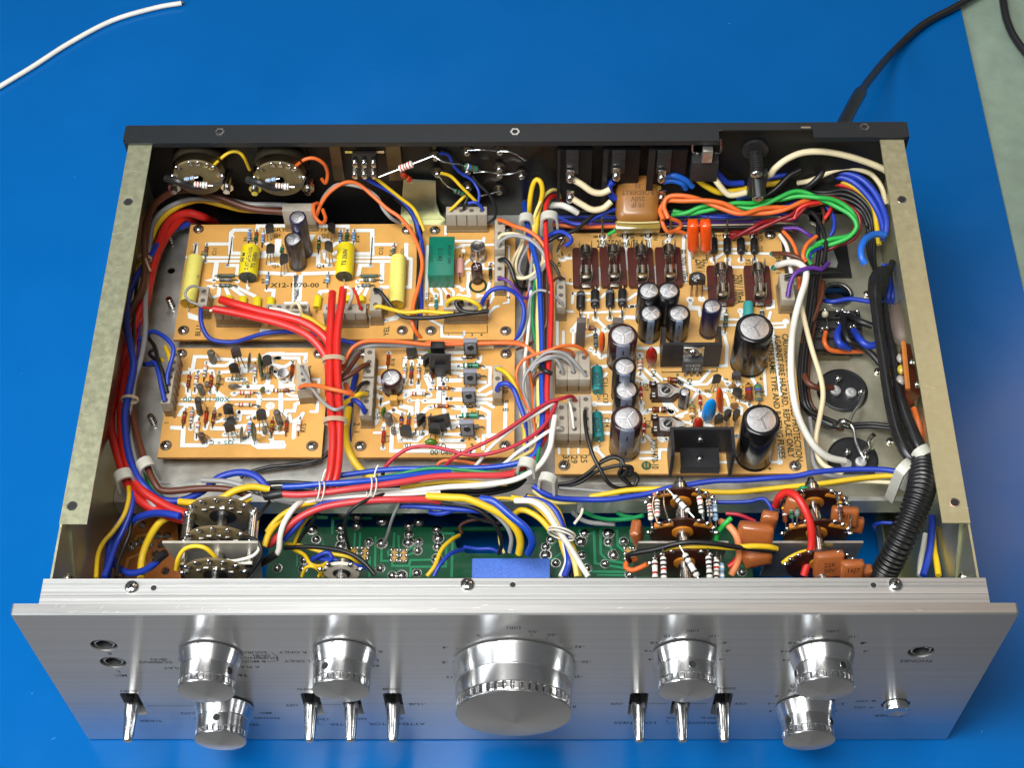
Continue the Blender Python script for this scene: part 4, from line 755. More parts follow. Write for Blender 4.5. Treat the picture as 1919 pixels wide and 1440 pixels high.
traces([(60, 930, 335, 960, 320, 950, 380, 900, 400), (50, 1030, 465, 1110, 470, 1100, 720, 940, 820), (60, 920, 680, 1030, 690), (60, 930, 880, 1040, 880, 1140, 830), (56, 460, 940, 1140, 945), (60, 910, 1000, 1050, 1000, 1150, 1060), (66, 930, 1060, 1090, 1140, 1085, 1500), (60, 560, 1065, 740, 1070, 730, 1170), (56, 1340, 1000, 1330, 1480), (60, 900, 1215, 1030, 1220), (50, 880, 400, 860, 460), (60, 480, 1220, 620, 1220)], [(1015, 465), (940, 335), (720, 335), (640, 470), (580, 1070), (1010, 1215), (700, 1070), (935, 1070)])
def flatpack(tl, tr, bl, base, name='power_transistor'):
    """TO-126 transistor leaning back, seen face on"""
    B = Pz(*base, ZB); c_t = ((tl[0] + tr[0]) / 2, tl[1]); T = Py(*c_t, B.y + 3.6); w = abs(tr[0] - tl[0]) * mm(T); a = (T - B); h = a.length; a /= h; e = (X_ - a * X_.dot(a)).normalized(); g = a.cross(e)
    M1 = paint('#68686b', .45); M2 = paint('#1c1c1f', .4); lo = h * .30; mb = MB(); mb.obox(B + a * ((lo + h) / 2), e, g, a, V((w, 2.8, h - lo)), M2, .25)
    f = B + a * ((lo + h) / 2 - .2) - g * 1.42 * (1 if g.y > 0 else -1); n = -g if g.y > 0 else g
    mb.obox(f, e, n, a, V((w * .84, .15, (h - lo) * .8)), M1, .05); mb.lathe(f + a * .8 + n * .05, n, [(0, w * .27), (.25, w * .24), (.12, w * .2, M2), (-.2 + .3, w * .17, DARK), (.09, w * .16, DARK)], paint('#55555a', .3), 20)
    t = mb.build(name, BRD)
    mb = MB(); mb.obox(T - a * .4 , e, g, a, V((w * 1.02, 2.9, .9)), paint('#8a8a96', .3), .2); mb.build('metal_tab', t)
    mb = MB()
    for q in (-1, 0, 1): mb.tube([B + a * lo + e * (q * w * .25), B + a * (lo * .45) + e * (q * w * .36), B + e * (q * w * .5)], .45, LEAD, 5, 2)
    mb.build('leg', t)
flatpack((705, 55), (910, 55), 0, (830, 345)); flatpack((705, 510), (905, 510), 0, (815, 790)); flatpack((680, 790), (885, 790), 0, (805, 1060)); flatpack((645, 1275), (860, 1275), 0, (790, 1560))
ress([(625, 465, 1020, 470, 'G', 'wkk'), (600, 1215, 1020, 1218, 'G', 'wk')], r=1.5); ress([(630, 625, 1050, 620, 'e', 'kk'), (600, 1380, 1020, 1385, 'e', 'kk')], r=1.3)
conn(1150, 430, 1290, 840, 12, 3, 'y', base=.5, label='pale nylon plug with one yellow and one blue wire')
silk('10', 1340, 800, 3, -90); silk('9', 1340, 975, 3, -90); silk('8', 1340, 1100, 3, -90); silk('D6', 880, 1150, 2.4, 180)
use(780, 710, 240); bscrews((1330, 1000)); traces([(56, 1000, 1050, 1010, 850, 1230, 840), (60, 700, 925, 400, 925), (50, 900, 870, 910, 930)], [(690, 925), (925, 920)])
silkfit('X14-1090-00', 855, 1098, 210, 1102, 2.9); silk('6', 835, 1000, 2.4, 180); silk('Q6', 400, 780, 2.6, 180)
use(650, 640, 240); bscrews((250, 185))
silkdone()
# ================================================================== power supply board (right half)
use(0, 0, 1919)
PCB2 = mat('phenolic_board_pale', '#cc9f5c', .40, var=.09, scale=50, bump=.05, rvar=.06)
board('power_supply_board', 'largest tan circuit board carrying six glass fuses and many black electrolytic capacitors', (1040, 886), (1513, 887), (1270, 888), (1240, 436), m=PCB2)
use(1030, 400, 240)
traces([(60, 795, 345, 785, 560), (60, 1135, 345, 1150, 830), (56, 1475, 345, 1500, 560), (56, 1820, 320, 1750, 420), (56, 200, 670, 340, 665), (50, 740, 820, 730, 1140, 700, 1170), (50, 1570, 800, 1590, 1040), (46, 340, 1200, 600, 1195), (44, 350, 1200, 340, 1340), (46, 540, 1300, 780, 1250, 830, 1200), (46, 980, 1300, 1170, 1290, 1300, 1200), (46, 260, 1040, 350, 1055), (44, 1160, 1400, 1300, 1385), (50, 1660, 1300, 1740, 1300), (50, 1660, 1390, 1740, 1390)], [(795, 345), (1135, 345), (1475, 345), (1815, 330), (195, 670)], padr=2.3)
for a, b in (((790, 345), (790, 60)), ((1130, 345), (1135, 110)), ((1475, 330), (1475, 150)), ((1810, 330), (1815, 80))): pin(*a, *b)
fuse(528, 565, 545, 1135); fuse(930, 552, 970, 1130); fuse(1345, 560, 1385, 1130); fuse(1760, 555, 1800, 1125)
silkfit('250V/500mA(F6,4,3)', 705, 452, 1500, 440, 5.2); silk('8', 690, 345, 2.6, -90); silk('7', 1040, 330, 2.6, -90); silk('6', 1385, 330, 2.4, -90); silk('5', 1700, 325, 2.4, -90); silk('GRN', 900, 340, 2.2, -90); silk('BLK', 1240, 330, 2.2, -90); silk('GRN', 1585, 330, 2.2, -90); silk('E', 300, 625, 2.2); silk('E', 310, 1000, 2.2); silk('40', 140, 760, 2.4, -90)
mb = MB(); B = Pz(190, 665, ZB); mb.tube([B, B + V((-2, 0, 7)), B + V((1, 1.5, 15)), B + V((1.5, 2, 18))], .9, TIN, 8, rr=lambda i, n: 1.6 - 1.0 * i / n); mb.build('solder_post', BRD)
conn(100, 925, 240, 1400, 12, 4, 'y', base=.5)
bscrews((175, 355))
use(1030, 540, 240)
traces([(44, 115, 320, 115, 840), (44, 205, 650, 205, 840), (60, 340, 630, 420, 520, 490, 440), (40, 355, 640, 350, 830), (50, 690, 450, 860, 620, 870, 640), (60, 900, 450, 905, 455), (70, 1090, 430, 1300, 440), (70, 700, 620, 720, 640, 700, 720), (40, 560, 720, 680, 680), (60, 610, 930, 620, 900), (66, 690, 960, 760, 1020, 850, 1010), (60, 620, 1180, 840, 1170), (50, 800, 1340, 850, 1280), (44, 500, 370, 1100, 345), (60, 1330, 900, 1620, 900, 1640, 960), (60, 1360, 1000, 1380, 990), (50, 1180, 275, 1290, 260), (50, 1350, 1300, 1400, 1310, 1520, 1439), (50, 1420, 1210, 1620, 1400), (50, 1540, 1230, 1690, 1370), (44, 260, 345, 340, 350)],
  [(490, 445), (690, 455), (900, 450), (1090, 440), (355, 630), (690, 630), (690, 965), (770, 1020), (1355, 1295), (1360, 1000), (830, 625)], padr=1.9)
for i, (u, v, w, bt) in enumerate(((468, 90, 460, .13), (678, 60, 680, .68), (905, 60, 900, .10), (1090, 50, 1085, .68))): dio(u, v - 110, w, v + 400, 2.35, '#1d1c1d', '#67676c', .46, bt)
# grey ceramic power resistors standing on end
def block(bu, bv, tu, tv, w, d, col, name='cement_resistor', dy=0):
    B, T, a, e, g, h = upframe(bu, bv, tu, tv, dy); mb = MB(); mb.obox(B + a * (h / 2 + .3), e, g, a, V((w, d, h)), paint(col, .55), .25); return mb.build(name, BRD)
block(450, 860, 480, 480, 4.6, 3.4, '#5b5450'); block(1010, 600, 1030, 480, 5.5, 3.4, '#5e5752')
mb = MB(); p = Pz(570, 600, ZB); mb.box((p.x - .5, p.y - 1.5, ZB + .2), (p.x + .5, p.y + 2, ZB + 11), STEEL); mb.build('metal_post', BRD)
ress([(685, 640, 692, 970, 'e', 'kkek'), (545, 620, 700, 625, 'n', 'nn'), (830, 620, 990, 570, 'e', 'ke')], r=1.2); res(1350, 1020, 1355, 1300, 'w', 'korn', r=1.5)
disc(775, 1010, 790, 650, 3.6, 3.4, '#d9571c', 80, lead=2.5, label='orange drop shaped capacitor'); disc(1530, 1200, 1525, 890, 5.8, 4.6, '#8f1a12', 0, lead=3.0, label='dark red drop capacitor')
ecap(1490, 30 - 0, 172, 600, '#141417', None, marks=2, rot=1.1); 
ecap(1515, 370, 172, 850, '#141417', '#5f6a7c', marks=2, rot=.7, sw=22)
ecap(1100, 700, 222, 1290, '#2d1517', '#5e6272', marks=3, rot=.5, sw=24, label='brown electrolytic capacitor with pale stripe, farther of the brown pair')
use(1190, 540, 240); ecap(505, 30, 172, 600, '#141417', None, marks=2, rot=1.0); ecap(660, 370, 172, 850, '#141417', '#5f6a7c', marks=2, rot=.8, sw=22)
use(1030, 680, 240)
ecap(1125, 50, 178, 640, '#141316', '#5b6170', marks=3, rot=.2, sw=24); ecap(1150, 400, 190, 900, '#141316', '#5b6170', marks=3, rot=1.2, sw=24)
ecap(1160, 830, 240, 1500, '#2d1517', '#5a5f6e', marks=3, rot=.9, sw=24, label='brown electrolytic capacitor with pale stripe, nearest the front edge')
lay(712, 70, 722, 440, 80, '#247f80', lead=2.2, name='power_resistor', label='teal power resistor printed 820 ohm, farther one', prof=None)
lay(705, 760, 735, 1150, 82, '#247f80', lead=2.2, name='power_resistor', label='teal power resistor printed 820 ohm, nearer the front')
R8 = 80 * mm(Pz(712, 250, ZB)); topprint('820\u03a9', 722, 250, ZB + 2 * R8 + .3, 2.8, -84); topprint('820\u03a9', 712, 930, ZB + 2 * R8 + .4, 2.8, -82)
traces([(60, 670, 615, 900, 615), (50, 640, 740, 920, 740), (50, 780, 870, 900, 870), (60, 820, 1050, 880, 1060), (50, 1355, 190, 1480, 300), (50, 1310, 260, 1400, 310), (60, 1380, 600, 1380, 760, 1460, 730), (60, 1800, 740, 1850, 740, 1800, 640, 1720, 600), (50, 1450, 1090, 1550, 1190, 1540, 1340, 1370, 1345), (60, 1640, 1130, 1740, 1150), (50, 1360, 1435, 1640, 1430, 1650, 1300, 1740, 1300), (50, 700, 1290, 820, 1420), (44, 130, 1000, 140, 1350), (34, 280, 900, 280, 1370), (34, 430, 1060, 430, 1350)],
  [(675, 615), (700, 1290), (1375, 605), (1460, 730), (1820, 740), (1400, 300), (1400, 1165), (1680, 1150)], padr=1.7)
for u0, v0, u1, v1 in ((1358, 300, 1370, 610), (1425, 830, 1400, 1170)): dio(u0, v0, u1, v1, .9, '#a8161c', '#d8d2c8', .42, .55)
res(1460, 728, 1820, 735, 'n', 'nnwk', r=1.6)
# trimmers
def trim(u, v, r, rot=0):
    p = Pz(u, v, ZB + 5); s = mm(p) * r; bk = paint('#2a1410', .4); mt = mat('trimmer_metal', (.55, .54, .52), .35, 1, var=.2, scale=500); mb = MB()
    P = [V((math.cos(t), math.sin(t), 0)) for t in (0,)]
    mb.prism([V((p.x, p.y, ZB + .3)) + V(q) for q in ((-s * 1.9, -s * 1.25, 0), (s * .9, -s * 1.25, 0), (s * 1.9, -s * .3, 0), (s * 1.9, s * .5, 0), (s * .9, s * 1.25, 0), (-s * 1.9, s * 1.25, 0))], Z_ * 3.4, bk)
    for q in (-1, 1):
        mb.obox(V((p.x - s * 1.7, p.y + q * s * .95, ZB + 4.4)), X_, Y_, Z_, V((s * .9, s * .62, 2.6)), bk, .2)
        for j in (-1, 1): mb.obox(V((p.x - s * 1.65, p.y + q * s * .95 + j * s * .22, ZB + 5.75)), X_, Y_, Z_, V((s * .36, s * .22, .3)), TIN)
    t = mb.build('trimmer_resistor', BRD); mb = MB()
    mb.prism([V((p.x, p.y, ZB + 3.75)) + V(q) for q in ((-s * 1.05, -s * .95, 0), (s * .5, -s * 1.05, 0), (s * 1.15, -s * .5, 0), (s * 2.1, -s * .25, 0), (s * 2.1, s * .3, 0), (s * 1.1, s * .5, 0), (s * .5, s * 1.0, 0), (-s * 1.05, s * .95, 0))], Z_ * .7, mt)
    mb.lathe(V((p.x, p.y, ZB + 4.45)), Z_, [(0, s * .95), (.5, s * .9), (.7, s * .62), (.3, s * .55), (-.2 + .3, s * .45, DARK), (.08, s * .4, DARK)], mt, 24); mb.obox(V((p.x, p.y, ZB + 4.6)), V((.7, .7, 0)), V((-.7, .7, 0)), Z_, V((s * .75, s * .14, .3)), mt); mb.build('wiper', t)
trim(1745, 400, 115); trim(1775, 905, 118)
use(1030, 540, 240)
for u0, u1 in ((90, 265), (265, 440), (440, 605)): conn(u0, 930, u1, 1365, 13, 2, 'y', base=.5)
use(1030, 680, 240)
for u0, u1, v0 in ((85, 275, 590), (280, 455, 480), (460, 635, 470)): conn(u0, v0, u1, 1060, 13, 4 if v0 < 500 else 3, 'y', base=.5)
silk('C11', 835, 290, 2.6, -90); silk('C13', 840, 530, 2.6, -90); silk('C14', 860, 890, 2.4, -90); silk('D7', 1440, 365, 2.6, -90); silk('D8', 1475, 920, 2.6, -90)
silkline(165, 1385, 600, 1385, 600, 1330)
use(1030, 740, 240); bscrews((220, 1060)); silk('33', 245, 960, 3.2, -90); silk('29', 370, 970, 3.2, -90); silk('25', 515, 965, 3.2, -90); silkfit('X00-1470-10', 1565, 660, 1585, 1110, 3.4)
mb = MB(); c0 = Pz(1450, 1060, ZB + .2); mb.add(circ(c0, 2.5, n=20), [list(range(20))], paint('#1f4a2c', .6)); 
for s in (-1, 1):
    for kk in (-.8, .1, 1.0): mb.obox(c0 + V((s * .8, kk, .04)), V((.75, .6 * s, 0)).normalized(), V((-.6 * s, .75, 0)).normalized(), Z_, V((1.2, .3, .02)), PCB2)
mb.build('leaf_mark', BRD, kind='stuff')
# far right part of the board
use(1250, 400, 240)
traces([(50, 250, 340, 240, 700, 280, 1020), (46, 320, 450, 350, 880), (56, 40, 340, 20, 420), (56, 890, 340, 880, 440, 740, 440), (50, 1290, 350, 1270, 440, 1170, 445), (46, 700, 690, 850, 590, 1560, 600), (50, 920, 700, 940, 800, 1580, 810), (50, 690, 690, 730, 780), (44, 760, 530, 1050, 530), (46, 1110, 695, 1110, 700), (60, 1310, 690, 1330, 760), (60, 350, 1300, 350, 1400, 480, 1410), (50, 1590, 1310, 1590, 1400, 1500, 1420), (50, 540, 1120, 600, 1120), (50, 820, 1410, 860, 1410)], [(40, 340), (885, 330), (1290, 330), (1585, 605), (1605, 815), (690, 690), (910, 690), (1110, 695), (1310, 695), (345, 1290), (520, 1280)], padr=2.0)
for a, b in (((40, 330), (55, 90)), ((880, 330), (915, 80)), ((1285, 330), (1320, 100)), ((310, 330), (320, 55)), ((600, 320), (610, 30))): pin(*a, *b)
for u, v in ((1585, 605), (1605, 815)):
    mb = MB(); mb.lathe(Pz(u, v, ZB + .1), Z_, [(0, 1.9), (.4, 1.7), (1.2, .7), (1.3, .3)], mat('green_eyelet', '#1d6b4c', .35), 14); mb.build('solder_eyelet', BRD)
for u in (705, 905, 1110, 1310): dio(u - 12, 330 + (u - 700) * .02, u - 8, 720, 2.15, '#1b1a1b', '#2c2b2c', .52, .6)
# pair of orange capacitors
for u0, u1 in ((390, 385), (575, 590)):
    B = Pz(u1 + 5, 680, ZB); T = Py(u0, 125, B.y + 2.5); a = (T - B); h = a.length; a /= h; e = (X_ - a * X_.dot(a)).normalized(); g = a.cross(e); w = 172 * mm(T); OR = paint('#e04a08', .22, coat=.4, var=.04); mb = MB()
    mb.obox(B + a * (h * .64), e, g, a, V((w, 6.6, h * .72)), OR, 2.0)
    mb.lathe(B + a * (h * .16), a, [(0, w * .16), (h * .08, w * .30), (h * .2, w * .44)], OR, 14)
    mb.tube([B + a * (h * .2), B], .5, LEAD, 6, 1); mb.build('drop_capacitor', BRD, 'glossy orange drop capacitor, %s of a touching pair' % ('first' if u0 < 500 else 'second'), smooth=60)
# regulator like black half round transistor
B, T, a, e, g, h = upframe(440, 1240, 455, 960); mb = MB(); w = 250 * mm(T); pts = [T - a * 4.6 + e * (w / 2 * math.cos(t)) + V((0, 1, 0)) * (w * .46 * math.sin(t)) for t in [math.radians(x) for x in range(-20, 201, 20)]]
mb.prism(pts, a * 4.6, paint('#1b191a', .4)); t9 = mb.build('power_transistor', BRD, 'big half round black transistor with white marking')
mb = MB(); 
for s, u, v, hh in (('2SD', 450, 935, 1.5), ('C1400', 460, 965, 1.6), ('K', 425, 1000, 1.5)): text(mb, s, Pz(u, v, T.z + .06), V((.98, .17, 0)), V((-.17, .98, 0)), hh, paint('#c9c9c4', .5))
mb.build('print', t9)
mb = MB()
for q in (-1, 0, 1): mb.tube([T - a * 4.6 + e * (q * w * .3), B + e * (q * w * .32)], .6, mat('copper_lead', (.35, .22, .12), .35, 1), 6, 1)
mb.build('leg', t9)
fuse(775, 830, 820, 1400); fuse(1330, 830, 1375, 1400); bscrews((1545, 320))
silk('BLK', 700, 325, 2.8, -90); silk('2', 770, 325, 2.8, -90); silk('RED', 990, 345, 2.4, -90); silk('1', 1180, 325, 2.6, -90); silk('RED', 1395, 345, 2.4, -90); silkfit('250V / 100mA', 1055, 910, 1100, 1345, 5.0); silkfit('250V /', 495, 680, 500, 870, 5.0); silkfit('F5  250V / 100mA', 225, 540, 275, 1040, 4.0); silk('F1', 580, 715, 2.4, -90); silk('F2', 1215, 725, 2.6, -90); silk('D4', 1190, 530, 2.4, -90); silk('D2', 1400, 530, 2.4, -90); silk('38', 1665, 680, 2.6, -80); silk('3', 1670, 885, 2.4, -80)
conn(1700, 890, 1900, 1290, 12, 2, 'y', base=.55, label='worn nylon plug with one violet wire')
use(1260, 560, 240)
traces([(50, 280, 150, 400, 150, 420, 250), (46, 690, 300, 1000, 310, 1440, 310, 1470, 200), (46, 690, 480, 700, 395, 960, 390, 1480, 370, 1690, 360, 1690, 420, 1510, 430), (52, 770, 510, 820, 700, 810, 1000, 650, 1005), (44, 1500, 440, 1620, 1439), (44, 1370, 1000, 1400, 1439), (50, 100, 1180, 240, 1250, 420, 1240, 560, 1080), (46, 250, 1290, 520, 1280, 640, 1160), (60, 1200, 1200, 1260, 1300), (50, 740, 1190, 830, 1270), (56, 130, 1260, 420, 1400), (50, 700, 1360, 900, 1390), (46, 1010, 180, 1040, 290), (46, 740, 230, 790, 160)], [(770, 510), (1025, 180), (740, 235), (835, 1270), (990, 1270), (120, 1262), (400, 1395), (1700, 340)], padr=1.8)
ecap(600, 105, 145, 620, '#1b1a34', '#2a2848', marks=2, a0=-60, sw=8, rot=.1, label='slim dark blue electrolytic capacitor behind the black heat sink')
ecap(1235, 430, 280, 1200, '#131214', None, marks=3, rot=2.9, lid=.76, label='big black filter capacitor, farther of the two largest')
lay(1140, 60, 1130, 330, 76, '#3a9a98', lead=1.5, name='power_resistor'); ress([(805, 170, 785, 520, 'e', 'wkgk'), (1335, 160, 1340, 330, 'e', 'wkk')], r=1.3)
to92(960, 1275, 960, 1130, 4.8, 0, bh=4.5, col='#3a3638'); to92(610, 1400, 675, 1170, 4.4, 20, bh=5.2)
use(0, 0, 1919)
silkfit('CAUTION-FOR CONTINUED PROTECTION', 1471, 625, 1499, 864, 3.2); silkfit('AGAINST FIRE HAZARD, REPLACE ONLY', 1456, 627, 1484, 858, 3.2); silkfit('WITH SAME TYPE AND RATING FUSES.', 1442, 632, 1467, 862, 3.1)
use(1260, 560, 240)
silk('+', 1325, 1195, 3, wx=1.2); silk('C8', 1400, 990, 2.4, -90); silk('B', 80, 1140, 2); silk('E', 435, 1135, 2); silk('Q4', 265, 1240, 2.4, -90)
# heat sink with its power transistor
def usink(u0, u1, vb, vt, depth, front=True):
    A, Bq = Pz(u0, vb, ZB), Pz(u1, vb, ZB); y = A.y; T = Py((u0 + u1) / 2, vt, y); h = T.z - ZB; m = mat('black_anodised', (.016, .015, .017), .42, var=.2, scale=300, spec=.35); mb = MB(); s = 1 if front else -1
    mb.box((A.x, y, ZB + 3), (Bq.x, y + 1.6, ZB + h), m)
    for x in (A.x, Bq.x - 1.6): mb.prism([(x, y + 1.6 * (s > 0), ZB + .1), (x, y + s * depth, ZB + 2), (x, y + s * depth, ZB + h * .9), (x, y + s * (depth - 2), ZB + h), (x, y + 1.6 * (s > 0), ZB + h)], (1.6, 0, 0), m)
    return mb, y, h, (A.x + Bq.x) / 2, Bq.x - A.x
mb, y, h, xc, w = usink(-180, 690, 1060, 690, 13); hs = mb.build('heat_sink', BRD, 'black U shaped heat sink with a transistor screwed on its front')
q0 = Pz(275, 1060, ZB); mb = MB(); bx = q0.x; G = paint('#3b3a3b', .4)
mb.box((bx - 5.2, y - 4.6, ZB + 4.5), (bx + 5.2, y - .9, ZB + 13.6), G, .3); mb.box((bx - 5.2, y - 1.5, ZB + 10), (bx + 5.2, y - .05, ZB + 21), STEEL, .2); tr = mb.build('power_transistor', BRD, 'flat power transistor bolted to the black heat sink, marked C1419')
mb = MB(); 
for i, s in enumerate(('C1419', '~ 4 H')): text(mb, s, V((bx, y - 4.64, ZB + 10.4 - i * 3)), X_, Z_, 1.9, paint('#a8a8a6', .5))
mb.build('print', tr); screw(tr, V((bx, y - 1.55, ZB + 17)), 2.9, V((0, -1, 0)), washer=False)
mb = MB()
for k in (-1, 0, 1): mb.tube([(bx + k * 2.6, y - 2.6, ZB + 4.6), (bx + k * 2.6, y - 3.6, ZB + 2.5), (bx + k * 3.2, y - 4, ZB)], .7, LEAD, 6, 2)
mb.build('leg', tr)
silkline(-150, 1085, -150, 1100, 670, 1085, 670, 1040, w=.5)
use(1190, 680, 240)
traces([(52, 690, 310, 960, 430, 1110, 490), (46, 930, 440, 830, 590, 790, 600), (50, 960, 720, 970, 800, 1000, 740, 1060, 730), (46, 620, 800, 780, 740), (46, 640, 870, 840, 905), (46, 420, 590, 480, 700, 560, 730), (46, 520, 590, 640, 720), (46, 1200, 400, 1440, 390, 1480, 460), (46, 1310, 490, 1360, 480, 1420, 670), (46, 1540, 560, 1720, 630), (50, 1560, 660, 1600, 680, 1590, 760, 1500, 770), (60, 1070, 910, 1180, 980), (46, 1310, 700, 1440, 760), (60, 1400, 1100, 1410, 1110), (50, 1400, 1400, 1560, 1380), (60, 380, 1160, 480, 1140), (50, 720, 960, 860, 980), (50, 1240, 770, 1260, 760), (60, 1340, 860, 1350, 850)], [(690, 305), (960, 425), (1105, 485), (850, 900), (690, 790), (975, 730), (1070, 915), (1420, 670), (1560, 670), (1715, 635), (1330, 490), (1520, 1100), (1360, 690), (190, 725), (540, 725)], padr=1.6)
ress([(430, 270, 690, 300, 'n', 'onnk'), (855, 600, 850, 900, 't', 'gndw')], r=1.5); ress([(1690, 325, 1705, 640, 'n', 'dvrn'), (1830, 325, 1850, 640, 'e', 'gbnd')], r=2.0, frac=.75)
dio(960, 430, 985, 735, .9, '#a01818', '#d8d2c8', .42, .55); 
ecap(750, 430, 82, 715, '#1e1a1d', '#8a8a92', a0=-70, sw=12, marks=2, rot=.6)
disc(1070, 915, 1150, 540, 7.2, 3.4, '#0d86d6', 5, lead=1.5, label='bright sky blue drop capacitor', dy=0); disc(1290, 770, 1260, 370, 4.4, 3.4, '#cf4410', 50, lead=1.5, label='orange moulded capacitor beside the sky blue one')
disc(940, 1070, 950, 830, 5.6, 5, '#9a2413', 0, lead=.5); to92(1500, 560, 1540, 420, 5, -30, bh=4.5); to92(1240, 1000, 1260, 820, 4.8, 30, bh=5); to92(1380, 990, 1400, 745, 4.6, 60, bh=5.5); to92(1510, 990, 1530, 745, 4.6, 60, bh=5.5)
disc(1490, 690, 1490, 600, 4.5, 2.2, '#8a6236', 0, lead=.5); disc(1450, 380, 1455, 320, 4.5, 2, '#8a6236', 20, lead=.4)
silk('E', 1360, 245, 2.2, -90); silk('B', 1080, 420, 2.4, -90); silk('F', 1400, 425, 2.2, -90); silk('Q6', 1595, 380, 2.4, -90); silk('Q7', 1620, 540, 2.4, -90); silk('R3', 1910, 460, 2.4, -90); silk('Q8', 1440, 1220, 2.8, -90); silk('B', 1455, 1075, 2.4, -90); silk('D', 915, 745, 2.2); silk('D4', 280, 160, 2.4, -90)
use(1300, 720, 240); ecap(1015, 530, 285, 1330, '#100f11', None, marks=3, rot=2.85, lid=.76, label='big black filter capacitor at the near corner of the board'); bscrews((1520, 1225)); silk('+', 1140, 1265, 3)
traces([(46, 500, 1080, 640, 1080), (46, 320, 1170, 640, 1170), (46, 1170, 1170, 1290, 1170, 1290, 930)], [(650, 780), (1290, 1165)], padr=1.6)
use(1190, 680, 240)
mb, y, h, xc, w = usink(480, 1410, 1385, 1000, 13, False); m = mb.mats[0]; mb.box((xc - 9.5, y - 11, ZB + 1), (xc + 9.5, y - 9.5, ZB + 7), m); mb.box((xc - 9.5, y - 9.5, ZB + 5.6), (xc + 9.5, y, ZB + 7), m)
hs = mb.build('heat_sink', BRD, 'black open heat sink at the front edge of the board'); screw(hs, V((xc, y - .05, ZB + h * .62)), 1.9, V((0, -1, 0)), washer=False); screw(hs, V((xc, y - 6, ZB + 7.02)), 1.7, washer=False)
silkdone()
# ================================================================== front compartment: green board, brown board, switches and tone controls
use(500, 840)
GRNB = mat('green_solder_mask', '#09492d', .32, var=.15, scale=60, bump=.06, coat=.2)
GTR = mat('green_trace', '#237f57', .34, var=.06, scale=200)
SOLD = mat('solder', (.58, .58, .57), .18, 1, var=.3, scale=900, rvar=.08)
ZB = 50.0
def gp(u, v): return Pz(u, v, ZB)
x0 = gp(10, 800).x; x1 = Px(0, 0, 0).x; x1 = 118.; y0 = 19.; y1 = 94.
BRD = thing('green_control_board', ((x0 + x1) / 2, 55, ZB - 1.6), 'dark green circuit board lying behind the front panel, solder side up', 'circuit board', 'circuit boards inside the amplifier')
mb = MB(); c0 = gp(1690, 640); hw = [gp(1400, 500), gp(2000, 500), gp(2010, 745), gp(1960, 790), gp(1500, 790), gp(1420, 740)]
mb.prism([(x0, y0, ZB - 1.6), (x1, y0, ZB - 1.6), (x1, y1, ZB - 1.6), (x0, y1, ZB - 1.6)], (0, 0, 1.6), GRNB, [[V((p.x, min(p.y, 92), ZB - 1.6)) for p in hw]]); mb.build('board_panel', BRD)
K = 1760
GT = [(20, 780, 495, 1010, 495), (18, 490, 640, 495, 525, 780, 525), (18, 860, 760, 858, 845, 935, 845), (18, 955, 640, 950, 735, 908, 778, 912, 805), (18, 815, 670, 810, 882, 850, 905), (18, 985, 660, 990, 750), (18, 1055, 765, 1130, 715), (18, 1060, 802, 1130, 770), (18, 935, 850, 940, 882, 1065, 882, 1075, 840, 1250, 835), (18, 1075, 960, 1078, 890, 1340, 888, 1345, 740), (20, 1385, 960, 1392, 660), (16, 660, 640, 655, 760), (16, 700, 640, 695, 750), (16, 420, 700, 425, 800), (16, 230, 780, 225, 880), (20, 1290, 640, 1400, 640), (20, 770, 820, 770, 960), (18, 560, 640, 600, 760),
  (20, K + 690, 630, K + 700, 862, K + 920, 900), (20, K + 740, 620, K + 742, 790, K + 790, 842, K + 920, 862), (20, K + 862, 620, K + 870, 730, K + 940, 795), (18, K + 805, 710, K + 835, 790), (20, K + 585, 620, K + 592, 690), (20, K + 660, 925, K + 920, 928), (18, K + 410, 700, K + 335, 770), (18, K + 440, 790, K + 370, 840), (20, K + 620, 640, K + 690, 640), (18, K + 960, 620, K + 970, 700), (14, K + 720, 950, K + 980, 952), (18, K + 1760, 880, K + 1900, 890)]
traces(GT, m=GTR, name='green_trace', lift=.04)
mb = MB(); rg = mat('pad_ring', '#8f7d44', .4, .3)
for i, (u, v) in enumerate(((570, 485), (675, 515), (675, 585), (555, 600), (1065, 585), (1065, 650), (865, 545), (1140, 555), (1275, 610), (1285, 675), (1280, 742), (1135, 705), (1060, 705), (1130, 770), (765, 705), (860, 715), (370, 685), (280, 840), (555, 735), (850, 902), (1125, 937), (1275, 830), (80, 900), (270, 905), (340, 610), (560, 670), (940, 955), (1010, 955), (440, 880), (K + 620, 640), (K + 800, 640), (K + 915, 700), (K + 800, 705), (K + 840, 800), (K + 775, 868), (K + 330, 740), (K + 330, 802), (K + 370, 685), (K + 405, 862), (K + 595, 700), (K + 600, 800), (K + 640, 900), (K + 965, 945), (K + 1800, 930))):
    p = gp(u, v); r = 2.2 if i % 3 else 2.7
    mb.lathe(p + Z_ * .06, Z_, [(0, r * 1.18, rg), (.08, r * 1.15, rg), (.1, r * .95, SOLD), (.9, r * .8, SOLD), (1.6, r * .4, SOLD), (1.8, r * .15, SOLD)], SOLD, 14)
mb.build('solder_joint', BRD, kind='stuff')
mb = MB(); tn = paint('#b58f4c', .5)
for u, v in ((655, 790), (735, 790), (955, 803), (1025, 806), (K + 945, 790), (K + 1010, 790)):
    a, b = gp(u - 26, v + 50), gp(u + 26, v - 48); mb.box((a.x, a.y, ZB + .02), (b.x, b.y, ZB + .14), tn)
    for j in (-1, 0, 1):
        for q in (-1, 1): mb.lathe(V(((a.x + b.x) / 2 + q * 1.5, (a.y + b.y) / 2 + j * 3.0, ZB + .1)), Z_, [(0, 1.25, SOLD), (.6, 1.0, SOLD), (1.1, .3, SOLD)], SOLD, 10)
mb.build('switch_contact', BRD, kind='stuff')
